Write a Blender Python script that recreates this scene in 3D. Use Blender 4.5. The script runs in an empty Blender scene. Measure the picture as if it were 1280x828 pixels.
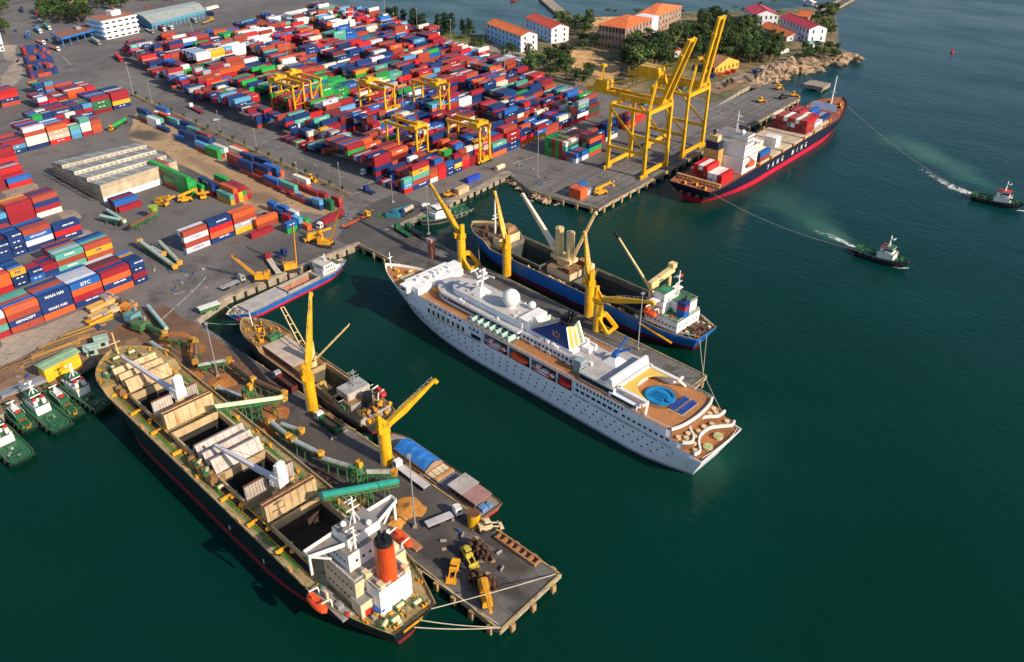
import bpy, math, random
from mathutils import Vector, Matrix
from mathutils.geometry import tessellate_polygon
R = math.radians
rnd = random.Random(7)
sc = bpy.context.scene
col = sc.collection
# ------------------------------------------------------------------ camera
CAM_H, PITCH, YAW, FPX = 177.0, R(32.2), R(40.2), 1050.0
cam = bpy.data.objects.new('camera', bpy.data.cameras.new('camera'))
col.objects.link(cam)
cam.location = (0, 0, CAM_H)
cam.rotation_euler = (math.pi/2 - PITCH, 0, YAW)
cam.data.lens = FPX/1280*36
cam.data.clip_end = 20000
cam.data.clip_start = 1
sc.camera = cam

def G(px, py, z=3.0):
    """a point of the survey photograph brought down onto the level z"""
    x, y = px-640, py-414
    c, s = math.cos(PITCH), math.sin(PITCH)
    f, u = FPX*c-y*s, -FPX*s-y*c
    t = (z-CAM_H)/u
    x *= t; f *= t
    return (x*math.cos(YAW)-f*math.sin(YAW), x*math.sin(YAW)+f*math.cos(YAW))
def Z(ox, oy, x, y): return (ox+x/6.678, oy+y/6.678)
def PXY(X, Y, Zz=0.):
    r = X*math.cos(YAW)+Y*math.sin(YAW); f = -X*math.sin(YAW)+Y*math.cos(YAW); u = Zz-CAM_H
    c, s = math.cos(PITCH), math.sin(PITCH)
    d = f*c-u*s
    return 640+FPX*r/d, 414-FPX*(f*s+u*c)/d, d

# ------------------------------------------------------------------ world, sun
w = bpy.data.worlds.new('World'); sc.world = w; w.use_nodes = True
nt = w.node_tree
sky = nt.nodes.new('ShaderNodeTexSky'); sky.sky_type = 'NISHITA'; sky.sun_disc = False
SUN_EL, SUN_AZ = R(30), R(86)           # azimuth clockwise from +Y
sky.sun_elevation = SUN_EL; sky.sun_rotation = SUN_AZ
sky.air_density = 1.0; sky.dust_density = 1.0; sky.ozone_density = 1.5
bg = nt.nodes['Background']; bg.inputs[1].default_value = 0.13
nt.links.new(sky.outputs[0], bg.inputs[0])
sun = bpy.data.objects.new('sun', bpy.data.lights.new('sun', 'SUN')); col.objects.link(sun)
sun.data.energy = 5.0; sun.data.angle = R(0.5); sun.data.color = (1, .84, .64)
sd = Vector((math.sin(SUN_AZ)*math.cos(SUN_EL), math.cos(SUN_AZ)*math.cos(SUN_EL), math.sin(SUN_EL)))
sun.rotation_euler = sd.to_track_quat('Z', 'Y').to_euler()
sc.view_settings.view_transform = 'Standard'; sc.view_settings.look = 'None'
sc.view_settings.gamma = 1; sc.view_settings.exposure = 0.22
sc.view_settings.use_curve_mapping = False
sc.render.engine = 'CYCLES'

# ------------------------------------------------------------------ materials
MATS = {}
def mat(name, c, rough=.6, metal=0., var=.22, scale=.25, dirt=None, dscale=.12, dlo=.52, dhi=.72, streak=False, bump=0., bscale=2., spec=.4, objvar=.12):
    """paint or stone with uneven tone, plus patches of a second colour (rust, dust, stains)"""
    if name in MATS: return MATS[name]
    m = bpy.data.materials.new(name); m.use_nodes = True
    n = m.node_tree.nodes; l = m.node_tree.links
    b = n['Principled BSDF']; b.inputs['Roughness'].default_value = rough; b.inputs['Metallic'].default_value = metal
    b.inputs['Specular IOR Level'].default_value = spec
    tc = n.new('ShaderNodeTexCoord')
    no = n.new('ShaderNodeTexNoise'); no.inputs['Scale'].default_value = scale; no.inputs['Detail'].default_value = 6
    no.inputs['Roughness'].default_value = .65
    l.new(tc.outputs['Object'], no.inputs['Vector'])
    mr = n.new('ShaderNodeMapRange'); mr.inputs[1].default_value = .3; mr.inputs[2].default_value = .7
    mr.inputs[3].default_value = 1-var; mr.inputs[4].default_value = 1+var
    l.new(no.outputs[0], mr.inputs[0])
    oi = n.new('ShaderNodeObjectInfo')
    mo = n.new('ShaderNodeMapRange'); mo.inputs[3].default_value = 1-objvar; mo.inputs[4].default_value = 1+objvar
    l.new(oi.outputs['Random'], mo.inputs[0])
    mm = n.new('ShaderNodeMath'); mm.operation = 'MULTIPLY'
    l.new(mr.outputs[0], mm.inputs[0]); l.new(mo.outputs[0], mm.inputs[1])
    vm = n.new('ShaderNodeVectorMath'); vm.operation = 'SCALE'; vm.inputs[0].default_value = c[:3]
    l.new(mm.outputs[0], vm.inputs['Scale'])
    out = vm.outputs[0]
    if dirt:
        mp = n.new('ShaderNodeMapping')
        mp.inputs['Scale'].default_value = (1, 1, .12) if streak else (1, 1, 1)
        mp.inputs['Location'].default_value = (13, 7, 3)
        l.new(tc.outputs['Object'], mp.inputs[0])
        n2 = n.new('ShaderNodeTexNoise'); n2.inputs['Scale'].default_value = dscale; n2.inputs['Detail'].default_value = 8
        n2.inputs['Roughness'].default_value = .7
        l.new(mp.outputs[0], n2.inputs['Vector'])
        r2 = n.new('ShaderNodeMapRange'); r2.inputs[1].default_value = dlo; r2.inputs[2].default_value = dhi
        l.new(n2.outputs[0], r2.inputs[0])
        mx = n.new('ShaderNodeMix'); mx.data_type = 'RGBA'
        l.new(r2.outputs[0], mx.inputs['Factor']); l.new(out, mx.inputs['A']); mx.inputs['B'].default_value = (*dirt, 1)
        out = mx.outputs['Result']
    l.new(out, b.inputs['Base Color'])
    if bump:
        n3 = n.new('ShaderNodeTexNoise'); n3.inputs['Scale'].default_value = bscale; n3.inputs['Detail'].default_value = 5
        l.new(tc.outputs['Object'], n3.inputs['Vector'])
        bp = n.new('ShaderNodeBump'); bp.inputs['Strength'].default_value = bump; bp.inputs['Distance'].default_value = .3
        l.new(n3.outputs[0], bp.inputs['Height']); l.new(bp.outputs[0], b.inputs['Normal'])
    MATS[name] = m
    return m
RUST = (.16, .06, .025)
crane_y = mat('crane_yellow', (.72, .39, .012), .45, dirt=(.30, .14, .02), dscale=.55, dlo=.52, dhi=.8, streak=True)
rtg_y = mat('gantry_yellow', (.68, .36, .015), .5, dirt=(.3, .13, .03), dscale=.7, dlo=.58, dhi=.85)
plant_y = mat('plant_yellow', (.70, .33, .02), .5, dirt=(.2, .11, .04), dscale=.9, dlo=.55, dhi=.85)
white = mat('white_paint', (.78, .77, .74), .5, var=.08, dirt=(.5, .42, .33), dscale=.3, dlo=.6, dhi=.85, streak=True)
cwhite = mat('liner_white', (.76, .80, .88), .4, var=.06, dirt=(.52, .50, .47), dscale=.45, dlo=.56, dhi=.85, streak=True)
cream = mat('cream_paint', (.66, .54, .34), .55, dirt=(.42, .25, .1), dscale=.4, dlo=.55, dhi=.8, streak=True)
gantry_cream = mat('ship_crane_cream', (.68, .50, .24), .5, dirt=(.4, .2, .07), dscale=.5, dlo=.6, dhi=.85)
black = mat('black_paint', (.012, .014, .018), .5)
dark = mat('dark_steel', (.035, .035, .038), .6, dirt=(.09, .05, .03), dscale=.6)
steel = mat('galvanised_steel', (.36, .37, .38), .45, metal=.3)
grey = mat('grey_paint', (.3, .31, .32), .6, dirt=(.2, .15, .1), dscale=.4)
deckgrey = mat('deck_grey', (.23, .22, .22), .75, dirt=(.2, .11, .05), dscale=.25, dlo=.48, dhi=.75)
deckgreen = mat('deck_green', (.045, .15, .06), .6, dirt=(.12, .13, .07), dscale=.4)
tuggreen = mat('tug_green', (.022, .115, .055), .55, dirt=(.06, .10, .06), dscale=.5)
deckrust = mat('deck_rust', (.30, .17, .07), .75, dirt=(.16, .09, .045), dscale=.3, dlo=.45, dhi=.75)
hatchbeige = mat('hatch_beige', (.52, .38, .21), .65, dirt=(.28, .13, .045), dscale=.28, dlo=.52, dhi=.75, streak=True)
hatchpale = mat('hatch_pale', (.47, .42, .39), .6, dirt=(.34, .23, .15), dscale=.3, dlo=.5, dhi=.8)
rust = mat('rusty_steel', (.19, .075, .035), .85, dirt=(.07, .035, .02), dscale=.7, dlo=.45, dhi=.7)
teak = mat('teak_deck', (.40, .17, .06), .6, var=.1, dirt=(.30, .13, .05), dscale=.6)
orange = mat('signal_orange', (.75, .09, .02), .4)
redp = mat('red_paint', (.55, .03, .02), .5)
tyre = mat('tyre_rubber', (.015, .015, .016), .9)
glass = mat('dark_glass', (.015, .022, .03), .08, spec=.8)
navyp = mat('navy_paint', (.012, .045, .2), .4)
bluep = mat('blue_paint', (.02, .12, .42), .45, dirt=(.03, .08, .2), dscale=.5)
def tarmac(name, base, light, stain, k=1., s0=.55, s1=.68, streak=.5, rot=0., blobs=(), joint=0):
    """worn paving: broad paler and darker areas, oil and dust stains, wheel streaks, fine grain"""
    m = bpy.data.materials.new(name); m.use_nodes = True; n = m.node_tree.nodes; l = m.node_tree.links; b = n['Principled BSDF']; b.inputs['Roughness'].default_value = .88; b.inputs['Specular IOR Level'].default_value = .3
    tc = n.new('ShaderNodeTexCoord')
    def noise(sc_, det, rough=.6, scl=(1, 1, 1), rz=0.):
        mp = n.new('ShaderNodeMapping'); mp.inputs['Scale'].default_value = scl; mp.inputs['Rotation'].default_value = (0, 0, rz); l.new(tc.outputs['Object'], mp.inputs[0])
        q = n.new('ShaderNodeTexNoise'); q.inputs['Scale'].default_value = sc_; q.inputs['Detail'].default_value = det; q.inputs['Roughness'].default_value = rough; l.new(mp.outputs[0], q.inputs['Vector']); return q.outputs[0]
    def ramp(x, a, c, lo=0., hi=1.):
        r = n.new('ShaderNodeMapRange'); r.inputs[1].default_value = a; r.inputs[2].default_value = c; r.inputs[3].default_value = lo; r.inputs[4].default_value = hi; l.new(x, r.inputs[0]); return r.outputs[0]
    def mix(f, A, B):
        x = n.new('ShaderNodeMix'); x.data_type = 'RGBA'; l.new(f, x.inputs['Factor'])
        for v, i in ((A, 'A'), (B, 'B')):
            if isinstance(v, tuple): x.inputs[i].default_value = (*v, 1)
            else: l.new(v, x.inputs[i])
        return x.outputs['Result']
    c = mix(ramp(noise(.014*k, 5), .38, .62), base, light)
    c = mix(ramp(noise(.05*k, 3, .5, (1, .13, 1), rot), .52, .70, 0, streak), c, tuple(v*.62 for v in base))
    c = mix(ramp(noise(.04*k, 3, .5, (.13, 1, 1), rot+.2), .56, .72, 0, streak*.8), c, light)
    c = mix(ramp(noise(.085*k, 8, .72), s0, s1, 0, .85), c, stain)
    c = mix(ramp(noise(.33*k, 6, .7), .60, .70, 0, .75), c, tuple(v*.55 for v in stain))
    if joint:        # cast slabs with dark joints
        mp = n.new('ShaderNodeMapping'); mp.inputs['Rotation'].default_value = (0, 0, rot); l.new(tc.outputs['Object'], mp.inputs[0])
        br = n.new('ShaderNodeTexBrick'); br.offset = 0; br.inputs['Scale'].default_value = 1; br.inputs['Brick Width'].default_value = joint; br.inputs['Row Height'].default_value = joint*.7; br.inputs['Mortar Size'].default_value = .11
        br.inputs['Color1'].default_value = (.9, .9, .9, 1); br.inputs['Color2'].default_value = (1.08, 1.08, 1.08, 1); br.inputs['Mortar'].default_value = (.62, .62, .62, 1); l.new(mp.outputs[0], br.inputs['Vector'])
        mj = n.new('ShaderNodeVectorMath'); mj.operation = 'MULTIPLY'; l.new(c, mj.inputs[0]); l.new(br.outputs[0], mj.inputs[1]); c = mj.outputs[0]
    for (x, y, rx, ry, rz, cc, kk) in blobs:      # spilled ore, dust and oil lying in patches
        mp = n.new('ShaderNodeMapping'); mp.vector_type = 'TEXTURE'; mp.inputs['Location'].default_value = (x, y, 3); mp.inputs['Rotation'].default_value = (0, 0, rz); mp.inputs['Scale'].default_value = (rx, ry, 1)
        l.new(tc.outputs['Object'], mp.inputs[0]); le = n.new('ShaderNodeVectorMath'); le.operation = 'LENGTH'; l.new(mp.outputs[0], le.inputs[0])
        ad = n.new('ShaderNodeMath'); ad.operation = 'MULTIPLY_ADD'; ad.inputs[1].default_value = 1.6; l.new(noise(.09, 6, .7), ad.inputs[0]); l.new(le.outputs['Value'], ad.inputs[2])
        c = mix(ramp(ad.outputs[0], 1.95, 1.35, 0, kk), c, cc)
    g_ = n.new('ShaderNodeVectorMath'); g_.operation = 'SCALE'; l.new(c, g_.inputs[0]); l.new(ramp(noise(1.6, 4, .8), .3, .7, .82, 1.18), g_.inputs['Scale'])
    l.new(g_.outputs[0], b.inputs['Base Color'])
    bp = n.new('ShaderNodeBump'); bp.inputs['Strength'].default_value = .12; bp.inputs['Distance'].default_value = .2; l.new(noise(.8, 5), bp.inputs['Height']); l.new(bp.outputs[0], b.inputs['Normal'])
    MATS[name] = m; return m
concrete = mat('quay_concrete', (.34, .29, .225), .9, dirt=(.16, .12, .09), dscale=.25, dlo=.45, dhi=.7, bump=.3)
pilec = mat('pile_concrete', (.36, .31, .24), .9, dirt=(.13, .11, .08), dscale=.5, dlo=.45, dhi=.7)
bulkdeck = tarmac('bulk_deck', (.34, .225, .09), (.40, .31, .18), (.13, .125, .04), 3., .48, .6, .7, 0)
asphalt = tarmac('asphalt', (.130, .122, .122), (.18, .168, .16), (.08, .075, .074), 1., .53, .66, .55, .4, [(-300, 190, 30, 26, 0, (.075, .069, .067), .6), (-420, 225, 8, 16, .3, (.09, .08, .075), .8), (-262, 240, 30, 10, 0, (.09, .084, .082), .7), (-480, 262, 30, 6, -.1, (.09, .083, .08), .5), (-360, 268, 40, 6, -.1, (.09, .083, .08), .5)])
pierdeck = tarmac('pier_deck', (.10, .092, .088), (.20, .186, .178), (.045, .042, .04), 1.7, .52, .63, .6, 0, [(-165, 118, 62, 13, -.06, (.07, .06, .056), .85), (-118, 112, 12, 6, 0, (.05, .045, .043), .8), (-104, 119, 8, 3, .5, (.06, .045, .035), .8), (-112, 124, 12, 2.5, -.05, (.04, .037, .036), .8), (-98, 114, 8, 3, 0, (.04, .038, .037), .75), (-150, 224, 26, 7, -.1, (.06, .055, .053), .7), (-122, 222, 10, 2.5, -.1, (.035, .033, .032), .9), (-205, 236, 40, 4, -.05, (.07, .065, .063), .6)], 7)
wharfdeck = tarmac('wharf_deck', (.135, .127, .123), (.19, .178, .17), (.055, .052, .05), 1.5, .57, .66, .8, 0, (), 9)
dirtlot = tarmac('dirt_lot', (.36, .235, .135), (.44, .30, .175), (.15, .105, .07), 2.4, .57, .64, .4, .5, [(-498, 238, 16, 9, .3, (.075, .068, .065), .9), (-360, 226, 14, 8, .2, (.13, .095, .07), .7), (-350, 206, 16, 10, 0, (.15, .11, .085), .5), (-420, 232, 30, 5, -.1, (.20, .14, .09), .6)])
apron = tarmac('concrete_apron', (.31, .255, .205), (.38, .32, .26), (.18, .145, .115), 2., .54, .68, .5, 1., (), 6)
sandm = mat('sand', (.64, .37, .16), .95, var=.22, scale=.05, dirt=(.33, .2, .09), dscale=.08, dlo=.52, dhi=.7, objvar=0)
earth = mat('peninsula_earth', (.26, .19, .10), .95, var=.3, scale=.05, dirt=(.07, .085, .03), dscale=.05, dlo=.42, dhi=.6, objvar=0)
lawn = mat('lawn_grass', (.10, .125, .025), .95, var=.3, scale=.1, dirt=(.17, .14, .05), dscale=.1, objvar=0)
rockm = mat('shore_rock', (.38, .27, .17), .9, var=.35, scale=.2, dirt=(.15, .10, .07), dscale=.22, dlo=.48, dhi=.62, bump=.8, bscale=.6)
linew = mat('road_marking', (.5, .48, .42), .8, dirt=(.17, .16, .15), dscale=.4, dlo=.4, dhi=.65)
rope = mat('mooring_rope', (.5, .44, .32), .9)
clay = mat('ore_spill', (.36, .14, .04), .95, var=.3, scale=.2, dirt=(.2, .09, .035), dscale=.3)
orem = mat('dark_ore', (.055, .036, .028), .95, var=.3, scale=.4, bump=.4)
convgreen = mat('conveyor_green', (.04, .16, .06), .6, dirt=(.2, .12, .04), dscale=.6)
convwhite = mat('conveyor_cover', (.40, .45, .40), .5, dirt=(.24, .18, .11), dscale=.6, dlo=.46, dhi=.7)
convteal = mat('conveyor_teal', (.015, .28, .23), .45, dirt=(.03, .16, .13), dscale=.5)
tilered = mat('roof_tile_orange', (.62, .15, .045), .7, dirt=(.42, .1, .035), dscale=.25)
tilepink = mat('roof_pink', (.55, .05, .075), .6, dirt=(.42, .05, .07), dscale=.25)
wallwhite = mat('wall_white', (.72, .73, .76), .8, var=.08, dirt=(.5, .5, .5), dscale=.2, streak=True)
wallblue = mat('wall_pale_blue', (.36, .55, .74), .7, var=.08)
bluetrim = mat('blue_trim', (.02, .16, .5), .5)

# ------------------------------------------------------------------ mesh building
class MB:
    def __init__(s): s.v = []; s.f = []; s.m = []
    def add(s, vs, fs, m=0):
        o = len(s.v); s.v += [tuple(v) for v in vs]
        s.f += [tuple(i+o for i in f) for f in fs]; s.m += [m]*len(fs); return s
    def box(s, x, y, z, sx, sy, sz, m=0, rz=0., mt=None):
        """x, y centre, z bottom"""
        c, n = math.cos(rz), math.sin(rz); vs = []
        for dz in (0, sz):
            for a, b in ((-1, -1), (1, -1), (1, 1), (-1, 1)):
                dx, dy = a*sx/2, b*sy/2
                vs.append((x+dx*c-dy*n, y+dx*n+dy*c, z+dz))
        s.add(vs, [(0, 3, 2, 1), (0, 1, 5, 4), (1, 2, 6, 5), (2, 3, 7, 6), (3, 0, 4, 7)], m)
        s.add(vs, [(4, 5, 6, 7)], m if mt is None else mt); return s
    def bar(s, p, q, w, h=None, m=0):
        p, q = Vector(p), Vector(q); h = h or w
        d = q-p
        if d.length < 1e-6: return s
        d.normalize(); up = Vector((0, 0, 1))
        if abs(d.z) > .98: up = Vector((0, 1, 0))
        a = d.cross(up).normalized()*w/2; b = a.cross(d).normalized()*h/2
        vs = [p-a-b, p+a-b, p+a+b, p-a+b, q-a-b, q+a-b, q+a+b, q-a+b]
        return s.add(vs, [(3, 2, 1, 0), (4, 5, 6, 7), (0, 1, 5, 4), (1, 2, 6, 5), (2, 3, 7, 6), (3, 0, 4, 7)], m)
    def cyl(s, p, q, r0, r1=None, n=12, m=0, mt=None):
        p, q = Vector(p), Vector(q); r1 = r0 if r1 is None else r1
        d = (q-p).normalized(); up = Vector((0, 0, 1)) if abs(d.z) < .98 else Vector((1, 0, 0))
        a = d.cross(up).normalized(); b = a.cross(d)
        vs = []
        for c, r in ((p, r0), (q, r1)):
            for i in range(n):
                t = 2*math.pi*i/n; vs.append(c+a*math.cos(t)*r+b*math.sin(t)*r)
        s.add(vs, [(i, (i+1) % n, n+(i+1) % n, n+i) for i in range(n)][::1], m)
        s.add(vs, [tuple(range(n-1, -1, -1))], m); s.add(vs, [tuple(range(n, 2*n))], m if mt is None else mt); return s
    def prism(s, poly, z0, z1, m=0, mt=None):
        n = len(poly); a = sum(poly[i][0]*poly[(i+1) % n][1]-poly[(i+1) % n][0]*poly[i][1] for i in range(n))
        if a < 0: poly = poly[::-1]
        vs = [(p[0], p[1], z0) for p in poly]+[(p[0], p[1], z1) for p in poly]
        s.add(vs, [(i, (i+1) % n, n+(i+1) % n, n+i) for i in range(n)], m)
        tri = tessellate_polygon([[Vector((p[0], p[1], 0)) for p in poly]])
        up = []
        for t in tri:
            A, B, C = (poly[k] for k in t)
            if (B[0]-A[0])*(C[1]-A[1])-(C[0]-A[0])*(B[1]-A[1]) < 0: t = t[::-1]
            up.append(tuple(k+n for k in t))
        s.add(vs, up, m if mt is None else mt); return s
    def sph(s, c, r, m=0, sz=1., nu=12, nv=7):
        vs = [(c[0], c[1], c[2]-r*sz)]
        for j in range(1, nv):
            t = -math.pi/2+math.pi*j/nv
            for i in range(nu):
                a = 2*math.pi*i/nu; vs.append((c[0]+r*math.cos(t)*math.cos(a), c[1]+r*math.cos(t)*math.sin(a), c[2]+r*sz*math.sin(t)))
        vs.append((c[0], c[1], c[2]+r*sz)); k = len(vs)-1; fs = []
        for i in range(nu):
            fs.append((0, 1+(i+1) % nu, 1+i)); fs.append((k, k-nu+i, k-nu+(i+1) % nu))
            for j in range(nv-2):
                a = 1+j*nu; fs.append((a+i, a+(i+1) % nu, a+nu+(i+1) % nu, a+nu+i))
        return s.add(vs, fs, m)
    def sheet(s, pts, m=0):
        return s.add(pts, [tuple(range(len(pts)))], m)
    def merge(s, o, T=None, m=None):
        vs = [T @ Vector(v) for v in o.v] if T else o.v
        k = len(s.v); s.v += [tuple(v) for v in vs]; s.f += [tuple(i+k for i in f) for f in o.f]
        s.m += o.m if m is None else [m]*len(o.m); return s
    def mesh(s, name, mats, smooth=False):
        me = bpy.data.meshes.new(name); me.from_pydata(s.v, [], s.f)
        for m in (mats if isinstance(mats, (list, tuple)) else [mats]): me.materials.append(m)
        if len(me.materials) > 1: me.polygons.foreach_set('material_index', s.m)
        if smooth: me.polygons.foreach_set('use_smooth', [True]*len(me.polygons))
        me.update(); return me
    def build(s, name, mats, parent=None, loc=None, rz=0, smooth=False, **tags):
        o = bpy.data.objects.new(name, s.mesh(name, mats, smooth)); col.objects.link(o)
        if parent: o.parent = parent
        if loc: o.location = loc
        if rz: o.rotation_euler.z = rz
        for k, v in tags.items(): o[k] = v
        return o
def thing(name, label, cat, loc=(0, 0, 0), rz=0., group=None):
    o = bpy.data.objects.new(name, None); col.objects.link(o)
    o.location = loc; o.rotation_euler.z = rz; o['label'] = label; o['category'] = cat
    if group: o['group'] = group
    return o
def dup(root, loc, rz=0., label=None, scale=None):
    r = root.copy(); col.objects.link(r); r.location = loc; r.rotation_euler.z = rz
    if label: r['label'] = label
    if scale: r.scale = scale
    for ch in list(root.children):
        c = ch.copy(); col.objects.link(c); c.parent = r
        for g in list(ch.children):
            d = g.copy(); col.objects.link(d); d.parent = c
    return r
TXT = {}
def text_mb(s, size=1.):
    """lettering as flat faces in the xz plane, centred"""
    if s not in TXT:
        cu = bpy.data.curves.new('lettering', 'FONT'); cu.body = s; cu.align_x = 'CENTER'; cu.align_y = 'CENTER'; cu.resolution_u = 2; cu.offset = .012
        o = bpy.data.objects.new('lettering', cu); col.objects.link(o)
        me = bpy.data.meshes.new_from_object(o.evaluated_get(bpy.context.evaluated_depsgraph_get()))
        TXT[s] = ([tuple(v.co) for v in me.vertices], [tuple(p.vertices) for p in me.polygons])
        bpy.data.objects.remove(o); bpy.data.curves.remove(cu); bpy.data.meshes.remove(me)
    vs, fs = TXT[s]; mb = MB(); mb.add([(v[0]*size, 0, v[1]*size) for v in vs], fs); return mb
def place(o, k): return Matrix.Translation(o) @ Matrix.Rotation(k, 4, 'Z')
# ------------------------------------------------------------------ water
def water_material():
    m = bpy.data.materials.new('harbour_water'); m.use_nodes = True
    n = m.node_tree.nodes; l = m.node_tree.links; b = n['Principled BSDF']
    b.inputs['Roughness'].default_value = .16; b.inputs['IOR'].default_value = 1.33; b.inputs['Specular IOR Level'].default_value = .18
    tc = n.new('ShaderNodeTexCoord')
    def noise(scale, detail, rot=0, sy=1.):
        mp = n.new('ShaderNodeMapping'); mp.inputs['Rotation'].default_value = (0, 0, rot); mp.inputs['Scale'].default_value = (1, sy, 1)
        l.new(tc.outputs['Object'], mp.inputs[0])
        k = n.new('ShaderNodeTexNoise'); k.inputs['Scale'].default_value = scale; k.inputs['Detail'].default_value = detail
        l.new(mp.outputs[0], k.inputs['Vector']); return k.outputs[0]
    big = noise(.006, 4)
    mx = n.new('ShaderNodeMix'); mx.data_type = 'RGBA'
    mx.inputs['A'].default_value = (.0004, .0195, .0120, 1); mx.inputs['B'].default_value = (.0014, .034, .0225, 1)
    l.new(big, mx.inputs['Factor'])
    sx = n.new('ShaderNodeSeparateXYZ'); l.new(tc.outputs['Object'], sx.inputs[0])       # base colour blends to a bluer tone as y grows
    wob = n.new('ShaderNodeMath'); wob.operation = 'MULTIPLY_ADD'; wob.inputs[1].default_value = 260; l.new(big, wob.inputs[0]); l.new(sx.outputs['Y'], wob.inputs[2])
    dp = n.new('ShaderNodeMapRange'); dp.inputs[1].default_value = 330; dp.inputs[2].default_value = 900; l.new(wob.outputs[0], dp.inputs[0])
    m0 = n.new('ShaderNodeMix'); m0.data_type = 'RGBA'; l.new(dp.outputs[0], m0.inputs['Factor']); l.new(mx.outputs['Result'], m0.inputs['A']); m0.inputs['B'].default_value = (.003, .044, .060, 1)
    out = m0.outputs['Result']
    # silt stirred up by the tug screws: patches with an uneven edge
    dn = noise(.035, 5, 0, 1.)
    for (px, py, ln, wd, rz, c, k) in PLUMES:
        x, y = G(px, py, 0)
        mp = n.new('ShaderNodeMapping'); mp.vector_type = 'TEXTURE'
        mp.inputs['Location'].default_value = (x, y, 0); mp.inputs['Rotation'].default_value = (0, 0, rz); mp.inputs['Scale'].default_value = (ln, wd, 1)
        l.new(tc.outputs['Object'], mp.inputs[0])
        ln_ = n.new('ShaderNodeVectorMath'); ln_.operation = 'LENGTH'; l.new(mp.outputs[0], ln_.inputs[0])
        ad = n.new('ShaderNodeMath'); ad.operation = 'MULTIPLY_ADD'; ad.inputs[1].default_value = 1.5; l.new(dn, ad.inputs[0]); l.new(ln_.outputs['Value'], ad.inputs[2])
        mr = n.new('ShaderNodeMapRange'); mr.inputs[1].default_value = 1.75; mr.inputs[2].default_value = .8; mr.inputs[3].default_value = 0; mr.inputs[4].default_value = k
        l.new(ad.outputs[0], mr.inputs[0])
        m2 = n.new('ShaderNodeMix'); m2.data_type = 'RGBA'; l.new(mr.outputs[0], m2.inputs['Factor']); l.new(out, m2.inputs['A']); m2.inputs['B'].default_value = (*c, 1)
        out = m2.outputs['Result']
    l.new(out, b.inputs['Base Color'])
    rr = n.new('ShaderNodeMapRange'); rr.inputs[1].default_value = .35; rr.inputs[2].default_value = .65; rr.inputs[3].default_value = .08; rr.inputs[4].default_value = .30; l.new(noise(.012, 5, R(40), 2.2), rr.inputs[0]); l.new(rr.outputs[0], b.inputs['Roughness'])
    h1 = noise(.11, 3, R(50), 3.4); h2 = noise(.5, 5, R(35), 2.4); h3 = noise(.02, 2, R(60), 2.)
    ad = n.new('ShaderNodeMath'); ad.operation = 'MULTIPLY_ADD'; ad.inputs[1].default_value = .35; l.new(h2, ad.inputs[0]); l.new(h1, ad.inputs[2])
    a2 = n.new('ShaderNodeMath'); a2.operation = 'MULTIPLY_ADD'; a2.inputs[1].default_value = 1.5; l.new(h3, a2.inputs[0]); l.new(ad.outputs[0], a2.inputs[2])
    bp = n.new('ShaderNodeBump'); bp.inputs['Strength'].default_value = .26; bp.inputs['Distance'].default_value = 1.0
    l.new(a2.outputs[0], bp.inputs['Height']); l.new(bp.outputs[0], b.inputs['Normal'])
    return m
PLUMES = [(1140, 182, 34, 17, R(140), (.04, .115, .085), .75), (1178, 203, 36, 14, R(150), (.045, .13, .105), .85), (1222, 226, 30, 9, R(160), (.02, .10, .07), .8), (975, 250, 34, 20, R(150), (.032, .09, .065), .7), (1012, 276, 30, 14, R(160), (.03, .105, .078), .75),
          (1044, 294, 20, 8, R(160), (.05, .14, .10), .8), (1215, 270, 16, 30, R(20), (.003, .05, .045), .6), (1160, 380, 60, 24, R(30), (.0012, .045, .036), .5), (900, 640, 40, 90, R(10), (.001, .034, .026), .6), (300, 700, 40, 60, 0, (.0008, .026, .02), .6), (905, 560, 16, 26, R(0), (.012, .065, .045), .5), (760, 290, 26, 50, 0, (.012, .045, .022), .5), (850, 262, 14, 60, 0, (.03, .05, .012), .55), (470, 400, 26, 40, 0, (.004, .04, .03), .5), (640, 540, 50, 60, 0, (.002, .03, .02), .5)]
MB().add([(-6000, -3000, 0), (3000, -3000, 0), (3000, 9000, 0), (-6000, 9000, 0)], [(0, 1, 2, 3)]).build('water', water_material(), kind='structure')
fm = bpy.data.materials.new('foam_lace'); fm.use_nodes = True; n = fm.node_tree.nodes; l = fm.node_tree.links; b = n['Principled BSDF']; b.inputs['Base Color'].default_value = (.62, .68, .64, 1); b.inputs['Roughness'].default_value = .9
tc = n.new('ShaderNodeTexCoord'); uv = n.new('ShaderNodeSeparateXYZ'); l.new(tc.outputs['UV'], uv.inputs[0])
n1 = n.new('ShaderNodeTexNoise'); n1.inputs['Scale'].default_value = .42; n1.inputs['Detail'].default_value = 9; n1.inputs['Roughness'].default_value = .72; n1.inputs['Distortion'].default_value = .8; l.new(tc.outputs['Object'], n1.inputs['Vector'])
def mth(op, a, b_=None, c_=None):
    m = n.new('ShaderNodeMath'); m.operation = op
    for k, v in enumerate((a, b_, c_)):
        if v is None: continue
        if isinstance(v, (int, float)): m.inputs[k].default_value = v
        else: l.new(v, m.inputs[k])
    return m.outputs[0]
edge = mth('MULTIPLY', mth('MULTIPLY', uv.outputs['Y'], mth('SUBTRACT', 1, uv.outputs['Y'])), 4)          # fades to the sides of the wake
along = mth('MULTIPLY', uv.outputs['X'], .30)                                                              # and away from the screws
v = mth('ADD', mth('MULTIPLY', n1.outputs[0], 1.25), mth('ADD', mth('MULTIPLY', edge, .22), along))
mr = n.new('ShaderNodeMapRange'); mr.inputs[1].default_value = .93; mr.inputs[2].default_value = 1.12; l.new(v, mr.inputs[0])
l.new(mth('MULTIPLY', mr.outputs[0], mth('MINIMUM', 1, mth('MULTIPLY', edge, 2.5))), b.inputs['Alpha'])
vs, fs, uvs = [], [], []
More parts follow.
